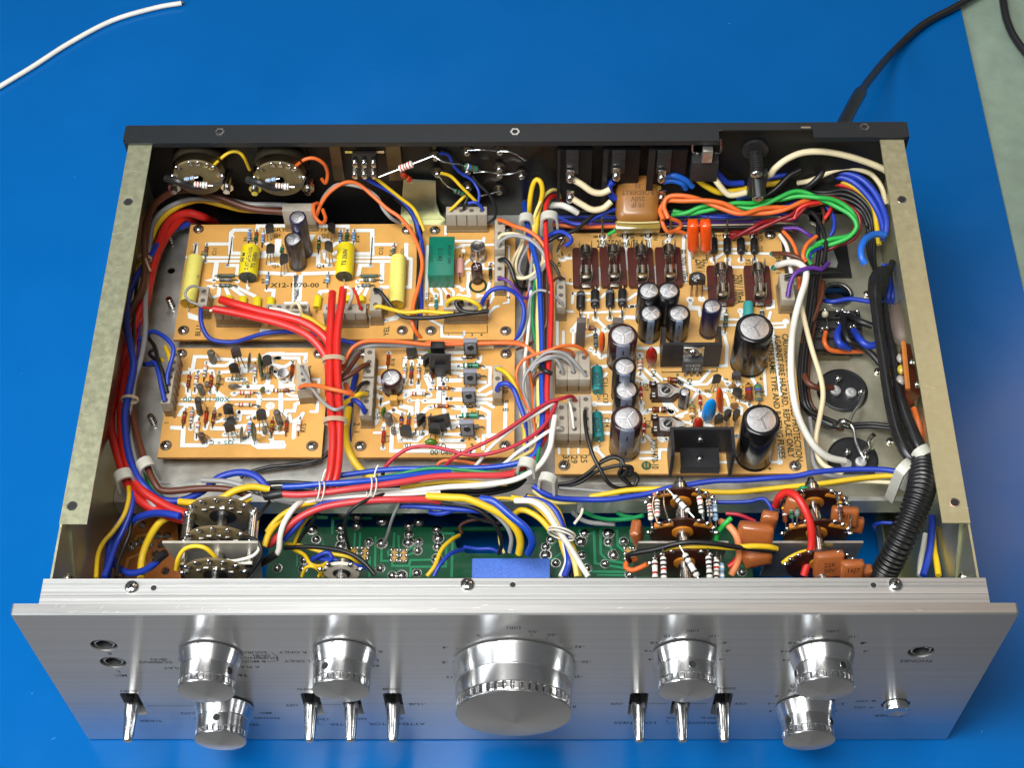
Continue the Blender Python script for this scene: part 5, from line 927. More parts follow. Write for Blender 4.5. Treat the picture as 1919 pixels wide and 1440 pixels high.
a, b = Pz(1535, 955, 62), Pz(K + 362, 822, 62); mb = MB(); mb.box((a.x, a.y - 6, ZB + .1), (b.x, b.y, 62), mat('blue_crackle_box', '#4a72cc', .55, var=.28, scale=1400, bump=.9), .8); mb.build('blue_control_housing', BRD, 'rough blue rectangular housing behind the middle of the front frame')
# brown phenolic board at the jack end
use(60, 840); ZB = 47.0
P = [Pz(u, v, ZB - 1.6) for u, v in ((575, 575), (640, 480), (760, 440), (1090, 520), (1120, 990), (600, 1010))]
BRD = thing('brown_jack_board', (-160, 50, ZB - 1.6), 'brown circuit board lying solder side up in the jack corner', 'circuit board', 'circuit boards inside the amplifier')
mb = MB(); mb.prism(P, Z_ * 1.6, mat('brown_phenolic', '#9a5a22', .4, var=.14, scale=60, coat=.15)); mb.build('board_panel', BRD)
traces([(26, 750, 720, 790, 660, 900, 640), (26, 700, 900, 720, 830, 800, 795), (22, 840, 780, 850, 900), (22, 940, 640, 1060, 690), (24, 660, 950, 700, 960)], m=mat('brown_board_trace', '#c98a42', .35), name='copper_trace')
mb = MB()
for u, v in ((735, 750), (760, 720), (940, 660), (1010, 655), (820, 700), (970, 725), (925, 790), (1000, 920), (880, 730), (700, 960), (825, 575)): mb.lathe(Pz(u, v, ZB + .05), Z_, [(0, 2.3, SOLD), (.8, 2.0, SOLD), (1.7, .9, SOLD), (3.2, .35, SOLD)], SOLD, 12)
mb.build('solder_joint', BRD, kind='stuff')
a = Pz(845, 960, ZB); b = Pz(1040, 880, ZB)
# ------------------------------------------------------------------ rotary selector switch
WAF = mat('wafer_phenolic', '#65573c', .42, var=.25, scale=300, bump=.1)
RS = thing('rotary_switch', (-137, 52, 106), 'rotary switch with stacked tan wafers and silver spacer posts, behind the jack end knobs', 'switch')
def ringlugs(parent, c, r, angs, n=V((0, -1, 0)), size=(1.6, 3.4), m=None, blob=True, name='solder_lug'):
    for a in angs:
        t = math.radians(a); d = X_ * math.cos(t) + Z_ * math.sin(t); e = X_ * -math.sin(t) + Z_ * math.cos(t); mb = MB()
        mb.obox(V(c) + d * (r + size[1] * .3), e, n, d, V((size[0], .5, size[1])), m or TIN)
        if blob: mb.ell(V(c) + d * (r + size[1] * .55) + n * .3, e, n, d, 1.2, 1.0, 1.5, SOLD, 8, 5)
        mb.build(name, parent)
for y, R in ((70, 16.5), (55, 16.0), (39, 14.8)):
    mb = MB(); c = V((-137.5, y, 105)); mb.lathe(c, Y_, [(0, R - .3), (.2, R), (1.4, R), (1.6, R - .3)], WAF, 36)
    mb.lathe(c - Y_ * .6, Y_, [(0, R * .38), (.5, R * .38)], paint('#16130f', .4), 24)
    w = mb.build('wafer', RS)
    ringlugs(w, c - Y_ * .4, R * .90, range(20, 170, 24))
    mb = MB()
    for a in range(30, 160, 26): t = math.radians(a); mb.obox(c + V((math.cos(t) * R * .62, -1.0, math.sin(t) * R * .62)), X_, Y_, Z_, V((2.2, .8, 1.5)), TIN)
    mb.build('contact_spring', w, kind='stuff')
for dx in (-15.2, 15.2):
    mb = MB(); mb.lathe(V((-137.5 + dx, 72.5, 107)), (0, -1, 0), [(0, 1.8), (2, 1.8), (2, 2.7), (16, 2.7), (16, 1.8), (30, 1.8)], STEEL, 14); mb.build('spacer_post', RS)
mb = MB(); mb.lathe(V((-137.5, 72, 105)), (0, -1, 0), [(0, 2.2), (2, 2.8), (60, 2.8)], STEEL, 14); mb.build('shaft', RS)
mb = MB(); a0 = Py(975, 712, 50); a1 = Py(1692, 712, 50); mb.prism([(a0.x, 50, a0.z), (a1.x, 50, a1.z), (a1.x - 3, 50, a1.z - 36), (a0.x + 6, 50, a0.z - 36)], (0, 1.2, 0), mat('switch_bracket', (.46, .43, .36), .5, .6, var=.25, scale=80)); mb.build('bracket', RS)
# second small rotary control near the frame
S2 = thing('lever_contact_assembly', (-80, 30, 95), 'small round control with looped yellow wires just behind the frame, left of the blue housing', 'control'); use(500, 840)
c = Py(560, 935, 30); mb = MB(); mb.lathe(c, Y_, [(0, 8), (1.5, 8)], paint('#cfc7b4', .35), 28); mb.lathe(c - Y_ * .5, Y_, [(0, 4), (.4, 4)], BLACK, 18); mb.build('wafer', S2); mb = MB(); mb.cyl(c + V((0, 6, 0)), c - V((0, 12, 0)), 2.6, STEEL, 14); mb.build('shaft', S2)
ringlugs(S2, c, 8, (25, 60, 120, 155))
# ------------------------------------------------------------------ tone controls
BRN = mat('brown_wafer', '#33140a', .34, var=.3, scale=250, coat=.2); ROTM = mat('orange_rotor', '#b5701c', .38, var=.15, scale=300)
FCAP = mat('tan_dipped_capacitor', '#98542a', .32, var=.1, scale=200, coat=.35)
def res3(parent, a, b, body, bands, r=1.3, frac=.6):
    a, b = V(a), V(b); L = (b - a).length; d = (b - a) / L; f = L * frac; A = a + d * ((L - f) / 2); bm = paint(BODY[body], .28); mb = MB(); prof = [(0, r * .4, bm), (.05 * f, r * .9, bm), (.1 * f, r, bm)]
    for t, k in zip((.16, .36, .52, .76), bands): prof += [(t * f, r if t in (.16, .76) else r * .9, bm), ((t + .09) * f, r if t in (.16, .76) else r * .9, paint(BAND[k], .3))]
    prof += [(.93 * f, r, bm), (f, r * .4, bm)]; mb.lathe(A, d, prof, bm, 10); mb.cyl(a, A, .35, TIN, 5); mb.cyl(A + d * f, b, .35, TIN, 5); mb.build('resistor', parent)
def pot(x, zc, label):
    t = thing('tone_control', (x, 50, zc), label, 'rotary control', 'tone controls behind the panel')
    mb = MB(); mb.lathe(V((x, 90.5, zc)), (0, -1, 0), [(0, 1.3), (.5, 1.7), (3, 1.9), (3.2, 2.9), (5, 3.2), (5.2, 3.8), (9, 3.9), (9.2, 3.0), (70, 3.0)], STEEL, 18); mb.build('shaft', t)
    for y, R in ((77, 15.5), (61, 15.0), (45, 15.0)):
        mb = MB(); c = V((x, y, zc - 4)); mb.lathe(c, Y_, [(0, R - .3), (.2, R), (1.2, R), (1.5, R - .3)], BRN, 32); w = mb.build('wafer', t)
        mb = MB(); mb.lathe(V((x, y - 1.2, zc)), Y_, [(0, 3.1), (.2, 5.0), (3.6, 5.0), (3.8, 3.1)], ROTM, 24); mb.build('rotor', w)
        if y != 45: 
            mb = MB(); mb.obox(V((x - 9, y + .4, zc + 6)), V((.94, 0, .34)), Y_, V((-.34, 0, .94)), V((9, 2.4, 2.2)), ROTM, .4); mb.obox(V((x + 9, y + .4, zc + 6)), V((.94, 0, -.34)), Y_, V((.34, 0, .94)), V((9, 2.4, 2.2)), ROTM, .4); mb.build('contact_arm', w)
        ringlugs(w, c, R * .95, (12, 30, 48, 66, 114, 132, 150, 168))
    return t
pk = pot(78.5, 106, 'tone control with many pale banded resistors strung between its wafers'); pk2 = pot(141, 105, 'tone control hung with tan dipped capacitors, beside the ribbed black tube')
def on(x, zc, y, a, R=16): t = math.radians(a); return V((x + math.cos(t) * R, y, zc - 4 + math.sin(t) * R))
for i, (a, a2, bd, bn) in enumerate(((150, 150, 'w', 'rrkd'), (132, 136, 'w', 'nkkr'), (112, 75, 'w', 'kkwk'), (66, 60, 'w', 'rwkk'), (48, 42, 'w', 'nkbk'), (30, 26, 'b', 'ewke'))): res3(pk, on(78.5, 106, 76, a, 17.5), on(78.5, 106, 61.5, a2, 17), bd, bn, 1.35)
for i, (a, a2, bd, bn) in enumerate(((140, 146, 'w', 'nwrk'), (125, 128, 'w', 'kkrk'), (100, 70, 'w', 'kewk'), (58, 56, 'w', 'kkek'), (28, 24, 'b', 'wewe'), (40, 44, 'w', 'krek'))): res3(pk, on(78.5, 106, 46, a, 18.5), on(78.5, 106, 27, a2, 17.5), bd, bn, 1.45)
for a in (50, 62, 120, 140): mb = MB(); mb.tube([on(78.5, 106, 77, a, 17), on(78.5, 106, 69, a, 18.5), on(78.5, 106, 61, a - 4, 17)], .4, TIN, 6); mb.build('link_wire', pk)
for i, (a, a2, bd, bn) in enumerate(((150, 155, 'n', 'ybwn'), (120, 130, 'e', 'nnke'), (52, 50, 'n', 'ywnk'), (135, 138, 'g', 'kkek'))): res3(pk2, on(141, 105, 76, a, 17), on(141, 105, 61.5, a2, 16), bd, bn, 1.3)
for a in (35, 62, 112): mb = MB(); mb.tube([on(141, 105, 77, a, 17), on(141, 105, 69, a, 19), on(141, 105, 61, a - 6, 17)], .4, TIN, 6); mb.build('link_wire', pk2)
for px_, p, zc in ((pk, 78.5, 106), (pk2, 141, 105)):
    mb = MB(); use(0, 0, 1919); z = Py(1280, 1011, 57).z; mb.prism([(p - 21, 55, z), (p + 21, 55, z), (p + 19, 55, z - 34), (p - 23, 55, z - 34)], (0, 1.1, 0), mat('tone_bracket', (.46, .42, .38), .3, .8, var=.3, scale=60)); mb.build('bracket', px_)
def dip(parent, u, v, z, w, h, d, rot, s=None, label=None, tilt=0.):
    p = Pz(u, v, z); a = math.radians(rot); e = V((math.cos(a), math.sin(a), 0)); n = V((math.sin(a), -math.cos(a), 0)); up = (Z_ * math.cos(tilt) + n * -math.sin(tilt)); n = e.cross(up) 
    mb = MB(); mb.obox(p, e, -n, up, V((w, d, h)), FCAP, min(d, h) * .38); o = mb.build('dipped_capacitor', parent, label, smooth=60)
    if s:
        mb = MB(); f = n if n.y < 0 else -n
        for i, q in enumerate(s.split('|')): text(mb, q, p + f * (d / 2 + .04) + up * (1.6 - i * 3.4), e if f.y < 0 and e.x > 0 else -e, up, 2.4, paint('#4a1d0a', .6))
        mb.build('print', o)
use(1400, 840)
dip(pk2, 730, 510, 108, 13, 10, 5, -4, '16J7', 'tan capacitor printed 16J7', .5); dip(pk2, 370, 440, 113, 11, 10, 5, -25, None, None, .4); dip(pk2, 165, 540, 108, 8, 12, 5, -10)
dip(pk2, 610, 870, 110, 14, 14, 5, 6, '22K|50V', 'tan capacitor printed 22K and 50V near the frame', .4); dip(pk2, 785, 910, 110, 11, 10, 5, 2, '16J7', None, .4); dip(pk2, 875, 930, 106, 7, 9, 5, 0); dip(pk2, 795, 570, 102, 10, 8, 5, -8, None, None, .4)
dip(pk2, 60, 660, 104, 17, 14, 7, -6, None, 'largest tan dipped capacitor, between the two tone controls', .5); dip(pk2, 75, 820, 100, 14, 8, 7, 12, None, None, .4)
use(940, 840); dip(pk, 1015, 640, 104, 9, 13, 5, 80, None, None, .2)
# ================================================================== sockets and terminals along the rear panel
use(180, 220)
BRZ = mat('bronze_bracket', (.12, .098, .062), .35, .85, var=.3, scale=80)
def rbox(parent, name, u0, v0, u1, v1, y, d, m, bev=0.):
    a, b = Py(u0, v0, y), Py(u1, v1, y); mb = MB(); mb.box((a.x, y, b.z), (b.x, y + d, a.z), m, bev); return mb.build(name, parent)
def rear_socket(uc, vc, u0, u1, label, label_res):
    c = Py(uc, vc, 262); t = thing('input_socket', (c.x, 264, c.z), label, 'socket', 'round input sockets on the rear panel')
    for u, w in ((u0, 60), (u1, 75)): rbox(t, 'bracket_upright', u - w / 2, 190, u + w / 2, 400, 276, 1.2, BRZ)
    rbox(t, 'bracket_bar', u0 + 25, 245, u1 - 25, 262, 275.5, 1.0, STEEL)
    mb = MB(); R = 200 * mm(c); mb.lathe(c + Y_ * 6, Y_, [(0, R), (6, R), (6, R * .96), (0, R * .96)], BRZ, 40, caps=False); mb.lathe(c + Y_ * 8, Y_, [(0, R * .97), (.5, R * .97)], BRZ, 40); mb.build('shell', t)
    mb = MB(); mb.lathe(c, Y_, [(0, R * .92), (1.5, R * .93)], mat('tan_wafer', '#665a3d', .45, var=.2, scale=250, bump=.1), 36)
    for k in range(3): mb.lathe(c + V((0, -.3, 0)), Y_, [(0, R * .18), (.3, R * .18)], DARK, 16)
    w = mb.build('wafer', t); ringlugs(w, c - Y_ * .3, R * .80, (80, 45, 10, 170, 135, 100, 60), size=(2, 3.5))
    for q in (-1, 1):
        mb = MB(); p = c + V((q * R * 1.0, 2, -R * .55)); mb.lathe(p + Y_ * 10, (0, -1, 0), [(0, 2.2), (10, 2.2), (10, 3.4), (12, 3.4), (12, 2), (15, 1.8)], STEEL, 12); mb.build('spacer_post', t)
    p = Py(uc - 70, vc + 45, 257); q = Py(uc + 110, vc + 55, 257); res3(t, p, q, 'w', 'rnee', 1.9); res3(t, Py(uc - 130, vc + 15, 258), Py(uc + 0, vc - 10, 258), 'b', 'ddkd', 1.2)
    mb = MB(); mb.tube([Py(uc - 240, vc, 260), Py(uc - 150, vc + 25, 256), Py(uc - 60, vc + 60, 256), Py(uc + 20, vc + 60, 257)], 2.0, BLACK, 8); mb.build('black_sleeve', t)
    mb = MB(); mb.tube([Py(uc + 110, vc + 50, 257), Py(uc + 170, vc + 30, 258), Py(uc + 190, vc - 10, 260)], .6, BLACK, 6); mb.build('link_wire', t)
rear_socket(765, 455, 585, 925, 'round tan socket at the far jack corner, with the yellow wire', '')
rear_socket(1375, 465, 1215, 1560, 'second round tan socket from the jack side, with the orange wire', '')
use(600, 220)
t = thing('slide_switch', Py(320, 350, 270), 'rear slide switch with silver solder lugs in a bronze bracket', 'switch')
for u0, u1 in ((60, 185), (485, 625)): rbox(t, 'bracket_upright', u0, 185, u1, 470, 276, 1.2, BRZ)
rbox(t, 'bracket_bar', 185, 250, 480, 266, 275, 1.0, STEEL); rbox(t, 'switch_body', 235, 310, 430, 440, 268, 6, paint('#2a2622', .4), .4)
for i in range(3):
    for j in range(2):
        mb = MB(); p = Py(262 + i * 70, 330 + j * 85, 267); mb.obox(p, X_, Y_, Z_, V((2.2, 3, 6)), TIN); mb.ell(p - Y_ * 1.8, X_, Y_, Z_, 1.7, 1.6, 2.6, SOLD, 9, 6); mb.build('solder_lug', t)
res3(t, Py(440, 445, 262), Py(850, 285, 264), 'w', 'rrrr', 2.0, .25); res3(t, Py(600, 410, 262), Py(690, 480, 262), 'r', 'rnor', 1.7, .75)
# lower bracket standing on the deck
mb = MB(); A = [Py(u, v, 276) for u, v in ((625, 465), (865, 480), (870, 640), (900, 720), (950, 770), (600, 770), (610, 640))]; mb.prism([V((p.x, 275.4, max(p.z, ZD + .3))) for p in A], (0, 1.4, 0), ZINC); a, b = Pz(600, 740, ZD + .4), Pz(950, 790, ZD + .4); mb.box((a.x, b.y - 2, ZD + .35), (b.x, 275.3, ZD + 1.4), ZINC)
mb.build('support_bracket', amp, 'pale zinc bracket bolted to the deck by the rear panel')
# terminal plate with silver lugs
t = thing('terminal_plate', Py(1230, 380, 278), 'black plate of rear terminals with shiny soldered lugs and bare link wires', 'terminal block')
rbox(t, 'plate', 880, 205, 1780, 640, 278.3, 1.2, paint('#0b0b0c', .3)); rbox(t, 'mounting_tab', 838, 205, 872, 270, 277.2, 1, BRZ)
for u, v in ((1100, 255), (1345, 250), (1345, 378), (1345, 425), (1342, 545), (1105, 400), (865, 290), (880, 415), (1510, 430), (1110, 520)):
    mb = MB(); p = Py(u, v, 277); mb.lathe(p + Y_ * 1.2, (0, -1, 0), [(0, 3.4, BLACK), (.6, 3.4, BLACK), (.7, 2.0, BLACK)], BLACK, 16); mb.obox(p + V((0, -.4, 1.5)), X_, Y_, Z_, V((3.2, .6, 6)), BRZ); mb.ell(p + V((0, -1.2, 0)), X_, Y_, Z_, 2.0, 1.4, 1.9, SOLD, 10, 6); mb.build('solder_lug', t)
for q in (((1105, 245), (1220, 240), (1345, 248)), ((1345, 250), (1440, 260), (1540, 320)), ((1150, 410), (1250, 405), (1345, 420)), ((1345, 425), (1430, 420), (1510, 395)), ((1345, 545), (1270, 570), (1200, 585)), ((870, 300), (930, 330), (1060, 350)), ((885, 430), (940, 500), (1010, 540))):
    mb = MB(); mb.tube([Py(u, v, 275 - (i == 1) * 2) for i, (u, v) in enumerate(q)], .45, TIN, 6); mb.build('link_wire', t)
res3(t, Py(1060, 355, 272), Py(1200, 395, 272), 'g', 'wTn'.replace('T', 'b'), 1.9, .7); res3(t, Py(990, 540, 270), Py(1090, 580, 270), 'g', 'kek', 1.5, .7)
# mains outlets, selector, fuse post
use(1020, 220)
for i, (u, lab) in enumerate(((195, 'black moulded outlet nearest the terminal plate'), (540, 'middle black moulded outlet with a single silver lug'), (880, 'black moulded outlet beside the selector switch, with two blue wires'))):
    t = thing('outlet_socket', Py(u, 380, 272), lab, 'outlet', 'moulded outlets on the rear panel'); rbox(t, 'body', u - 85, 250, u + 150, 660, 272, 7.4, paint('#0d0d0e', .5), .6); rbox(t, 'rib', u - 95, 260, u - 80, 640, 268, 2.2, paint('#1a1a1b', .35)); rbox(t, 'inner_block', u - 30, 260, u + 60, 420, 268.3, 2, BLACK, .3)
    for v in ((440, 590) if i != 1 else (425,)):
        mb = MB(); p = Py(u, v, 267); mb.obox(p + Z_ * 1, X_, Y_, Z_, V((4.2, 1.2, 8)), TIN, .3); mb.ell(p - Y_ * .9 - Z_ * 1.6, X_, Y_, Z_, 2.2, 1.5, 2.8, SOLD, 10, 6); mb.build('solder_lug', t)
    mb = MB(); screw(t, Py(u, 205, 278.5), 2.2, V((0, -1, 0)), washer=False)
t = thing('voltage_selector', Py(1215, 330, 272), 'small selector switch with a square silver slider', 'switch'); rbox(t, 'body', 1110, 340, 1290, 480, 268, 8, BLKM, .4); rbox(t, 'slider', 1190, 255, 1255, 340, 266, 4, mat('slider_metal', (.6, .58, .54), .3, .9), .4)
for u in (1135, 1300):
    mb = MB(); s = 1 if u > 1200 else -1; mb.tube([Py(u + s * 22, 165, 274), Py(u + s * 24, 240, 274), Py(u + s * 10, 262, 274), Py(u - s * 20, 268, 274)], .7, TIN, 6); mb.build('retaining_spring', t)
t = thing('fuse_post', Py(1580, 400, 268), 'black screw-in fuse post with a threaded barrel', 'fuse holder'); c = Py(1580, 230, 279)
mb = MB(); pr = [(0, 7), (2, 7), (2.2, 5)]; mb.lathe(c, (0, -1, 0), pr, BLACK, 24); mb.build('flange', t)
a, b = Py(1578, 250, 274), Py(1600, 470, 262); mb = MB(); ax = (b - a).normalized(); pr = []
for k in range(9): pr += [(k * 1.3, 3.2), (k * 1.3 + .65, 3.7)]
mb.lathe(a, ax, pr + [(14, 3.4), (24, 3.4)], BLACK, 18); mb.build('threaded_barrel', t); rbox(t, 'lower_body', 1545, 440, 1650, 600, 262, 6, BLACK, .8)
for u, v in ((1590, 425), (1600, 605)):
    mb = MB(); p = Py(u, v, 260); mb.ell(p, X_, Y_, Z_, 3.2, 1.6, 2.8, SOLD, 10, 6); mb.build('solder_lug', t)
# wrapped capacitor lying over the wires
use(1020, 220); zc = 104.; A = [Pz(u, v, zc) for u, v in ((560, 490), (640, 460), (860, 470), (885, 600), (860, 745), (540, 720), (550, 600))]
t = thing('wrapped_capacitor', sum(A, V()) / 7, 'tan capacitor wrapped in clear yellowed film, printed upside down, lying over the far wires', 'capacitor')
cc = sum(A, V()) / 7 - Z_ * 4; up_ = V((0, -.35, .94)).normalized(); ey_ = V((0, .94, .35)).normalized(); mb = MB(); mb.obox(cc, X_, ey_, up_, V((23.5, 27, 12)), mat('tan_capacitor_body', '#8f5f2a', .36, var=.12, scale=120, coat=.2), 5.0); mb.build('body', t, smooth=70)
WR = mat('yellowed_film', '#8a7434', .15, var=.1, scale=200, coat=.5); mb = MB(); mb.obox(cc - ey_ * 14.5 - up_ * 2, X_, ey_, up_, V((24.5, 5, 8)), WR, 1.2); mb.tube([cc - ey_ * 13.5 - X_ * 11 + up_ * 3, cc - ey_ * 14 + up_ * 3.4, cc - ey_ * 13.5 + X_ * 11 + up_ * 3], .5, paint('#cfc08a', .2), 6); mb.build('film_flap', t)
mb = MB(); a = Pz(800, 400, 104); mb.tube([Pz(860, 560, 104), Pz(850, 440, 106), a, Pz(790, 470, 103)], 1.6, WR, 7); mb.build('film_edge', t)
mb = MB()
for i, q in enumerate(('10 JP', '250V', 'ROEDERST', '35')): text(mb, q, cc + up_ * 6.06 + ey_ * (-5 + i * 3.6), -X_, -ey_, 2.5, paint('#4f3314', .6))
mb.build('print', t)
# ================================================================== right hand bay: filter capacitor ends, relay socket, terminal strips
use(1420, 540)
def capend(u, v, r, label, lugs):
    p = Pz(u, v, ZD + .4); R = r * mm(p); t = thing('filter_capacitor', p, label, 'capacitor', 'filter capacitors poking through the deck'); mb = MB(); mb.lathe(p, Z_, [(0, R), (1.0, R), (1.5, R * .97), (1.7, R * .93), (1.2, R * .9), (1.2, .5)], mat('capacitor_end_black', '#1b1c1f', .45, var=.3, scale=300, bump=.15), 40); mb.build('end_disc', t)
    for a, b, k in lugs:
        q = Pz(a, b, ZD + 2); mb = MB()
        if k: mb.lathe(q, Z_, [(0, 2.9), (1, 3.0), (1.6, 2.7), (1.9, 1.2), (1.7, .3)], mat('aluminium_rivet', (.78, .78, .77), .35, .8, var=.1), 16); mb.build('terminal', t)
        else: mb.lathe(q, Z_, [(0, 1.5), (2, 1.4), (4, 1.0)], STEEL, 10); mb.ell(q + Z_ * 3.2, X_, Y_, Z_, 1.9, 1.9, 1.5, SOLD, 10, 6); mb.build('terminal', t)
capend(632, 770, 190, 'black disc end of a filter capacitor with a brown wire, farther of two', ((580, 775, 1), (595, 700, 0), (695, 790, 1), (770, 800, 0))); capend(710, 1285, 190, 'black disc end of a filter capacitor with a thick white wire, nearer the front', ((660, 1325, 1), (665, 1250, 0), (770, 1310, 1), (800, 1290, 0)))
t = thing('relay_socket', Pz(600, 320, ZD), 'black relay socket block bristling with soldered pins', 'relay socket'); a, b = Pz(430, 455, ZD + 7), Pz(765, 165, ZD + 7)
mb = MB(); mb.box((a.x, a.y, ZD + .4), (b.x, b.y, ZD + 7), BLKM, .5)
for k in range(1, 4): y = a.y + (b.y - a.y) * k / 4; mb.box((a.x + 1, y - .4, ZD + 7), (b.x - 1, y + .4, ZD + 9), BLKM)
mb.build('block', t); mb = MB(); mb.box((a.x, a.y - 3, ZD + .4), (b.x - 8, a.y - .05, ZD + 5), BRZ); mb.build('clip', t)
for u, v in ((500, 180), (590, 190), (630, 180), (675, 200), (740, 190), (600, 280), (625, 290), (690, 310), (715, 300), (480, 320), (515, 315), (650, 200)):
    p = Pz(u, v, ZD + 10); mb = MB(); mb.cyl(p - Z_ * 3, p + Z_ * 3, .8, TIN, 7); mb.ell(p + Z_ * 1.5, X_, Y_, Z_, 1.3, 1.3, 1.8, SOLD, 9, 5); mb.build('pin', t)
mb = MB(); p = Pz(505, 195, ZD + 13); mb.ell(p, X_, Y_, Z_, 1.8, 1.8, 2.4, paint('#c9bfa6', .35)); mb.tube([p, Pz(520, 260, ZD + 12), Pz(510, 315, ZD + 10)], .45, TIN, 6); mb.build('bead', t)
t = thing('terminal_strip', Px(1150, 600, 172), 'brown phenolic strip standing along the side wall by the black cables', 'terminal strip')
mb = MB(); P4 = [Pz(1090, 405, 118), Pz(1145, 420, 112), Pz(1215, 800, 108), Pz(1125, 760, 116)]; mb.prism([p - Z_ * 22 for p in P4], Z_ * 22, mat('strip_phenolic', '#5c2713', .35, var=.2, scale=150, coat=.2)); mb.build('strip', t)
mb = MB(); mb.tube([P4[0] + V((0, 0, .4)), P4[3] + V((0, 0, .4))], 1.3, paint('#b06a30', .4), 6, 0); mb.build('cut_edge', t)
for u, v in ((1155, 555), (1195, 720)): mb = MB(); mb.ell(Pz(u, v, 117), X_, Y_, Z_, 1.9, 1.9, 1.6, SOLD, 10, 6); mb.build('solder_lug', t)
for u, v in ((1075, 525), (1080, 610), (1070, 690)): mb = MB(); mb.ell(Pz(u, v, 108), X_, Y_, Z_, 2.4, 3.0, 2, paint('#b8a13a' if v == 610 else '#9a958a', .25), 10, 6); mb.build('small_capacitor', t)
use(1420, 220)
t = thing('square_cutout_plate', Pz(620, 1080, ZD + .6), 'black square insulating plate around a hole in the deck, beside the twisted wires', 'plate'); mb = MB(); P = [Pz(u, v, ZD + .35) for u, v in ((520, 950), (665, 950), (705, 1205), (480, 1205))]; mb.prism(P, Z_ * .8, paint('#141416', .5)); mb.build('plate', t)
mb = MB(); mb.prism([Pz(u, v, ZD + 1.2) for u, v in ((520, 975), (565, 990), (600, 1090), (590, 1125), (520, 1120))], Z_ * .3, DECK); mb.build('deck_opening', t)
# rounded transformer edge showing at the side
use(1420, 540); mb = MB(); p = Pz(1075, 270, 88); mb.ell(p, X_, Y_, Z_, 7, 14, 6, mat('varnished_shield', (.16, .12, .10), .55, .3, var=.2, scale=60)); o = mb.build('transformer_shield', None, 'smooth rounded metal shield bulging beside the side wall', 'shield')
# ================================================================== wiring
WC = dict(red='#c3221c', blue='#1b37a0', yel='#d9b31f', pyel='#d9c774', wht='#dcd9cf', crm='#d8c9a4', gry='#8f8f8f', brn='#59301f', org='#d8672b', blk='#141416', grn='#178048', lgrn='#2aa544', vio='#562a84', crim='#ab2233', sky='#1f62c4', dred='#7d1118', peach='#d88452')
GRP = 'loose wiring inside the amplifier'
RF = 1.0
def wire(col, r, label, pts, name='wire', group=GRP, mt=None, cat='wire', rough=.43, n=8, k=5, ends=True):
    r *= .9 * RF; mb = MB(); m = mt or mat('pvc_' + col, WC[col], rough, var=.07, scale=70, bump=.04, rvar=.06)
    P = [Pz(u, v, z) for u, v, z in pts]; mb.tube(P, r, m, n, k); return mb.build(name, None, label, cat, group, smooth=60)
W_ = wire
# ---- left loom down the side wall (crop 180,220 then 180,540)
use(180, 220)
W_('brn', 2.1, 'thick brown cable arching over the far jack corner and down the side wall', [(1560, 720, 94), (1400, 705, 96), (1150, 680, 98), (900, 590, 102), (650, 540, 104), (470, 620, 106), (385, 760, 106), (362, 950, 104), (370, 1150, 102), (340, 1300, 102), (270, 1430, 100), (200, 1600, 98), (140, 1760, 98)])
W_('gry', 1.6, 'grey cable behind the thick brown arch in the far jack corner', [(1560, 690, 93), (1400, 655, 94), (1150, 650, 95), (1000, 620, 96), (720, 610, 97), (530, 680, 97), (430, 790, 97), (400, 950, 97), (380, 1150, 97), (370, 1400, 98), (370, 1600, 99), (340, 1800, 101), (290, 1960, 101), (270, 2100, 100), (240, 2300, 98), (300, 2600, 98), (390, 2850, 100), (470, 2950, 98)])
W_('yel', 1.75, 'yellow cable curving inside the brown arch in the far jack corner', [(1300, 700, 88), (1100, 690, 90), (930, 650, 92), (760, 620, 94), (590, 680, 95), (470, 790, 95), (405, 930, 95), (340, 1080, 97), (280, 1200, 98), (220, 1400, 97), (150, 1600, 96), (150, 1850, 94), (210, 2150, 94)])
W_('red', 2.6, 'thick red cable, outermost of the red run along the side wall', [(930, 800, 58), (850, 770, 76), (790, 740, 86), (680, 715, 90), (560, 770, 92), (480, 920, 93), (430, 1100, 94), (390, 1280, 95), (330, 1450, 96), (270, 1600, 96), (220, 1750, 96), (170, 1900, 96), (130, 2100, 96), (110, 2300, 97), (140, 2450, 98), (220, 2700, 98), (330, 2870, 98), (520, 2975, 98), (680, 3020, 98)])
W_('red', 2.6, 'thick red cable running beside the blue cable at the jack side wall', [(800, 800, 60), (730, 770, 78), (640, 760, 88), (520, 900, 90), (440, 1080, 91), (400, 1250, 92), (370, 1400, 92), (310, 1560, 92), (265, 1700, 92), (230, 1850, 93), (200, 2050, 95), (190, 2300, 98), (240, 2600, 100), (330, 2780, 101), (520, 2910, 100), (690, 2980, 100)])
W_('blue', 2.0, 'thick blue cable snaking down the jack side wall beside the red pair', [(690, 800, 84), (560, 850, 88), (460, 960, 94), (380, 1080, 98), (300, 1200, 101), (240, 1350, 103), (230, 1550, 104), (260, 1720, 105), (280, 1860, 105), (240, 2080, 104), (215, 2250, 102), (240, 2500, 102), (290, 2650, 102), (360, 2760, 101), (480, 2860, 98), (640, 2870, 96), (800, 2800, 95), (920, 2700, 95), (1080, 2660, 96), (1200, 2690, 97), (1290, 2780, 96)])
W_('brn', 1.9, 'thick brown cable passing under the nylon clip in the near jack corner', [(200, 1700, 92), (240, 2000, 94), (270, 2200, 97), (320, 2420, 101), (370, 2580, 103), (440, 2740, 103), (520, 2800, 101), (800, 2780, 100), (1000, 2790, 99), (1160, 2840, 98)])
W_('grn', 1.2, 'short green wire peeping between brown and blue at the near jack corner', [(240, 2400, 92), (260, 2520, 93), (300, 2600, 93), (500, 2850, 90), (700, 2900, 88), (800, 2920, 86)])
W_('yel', 1.0, 'thin yellow curl from the first rear socket', [(790, 410, 122), (840, 400, 124), (910, 330, 130), (990, 265, 134), (1060, 255, 134), (1110, 300, 130), (1150, 390, 118)])
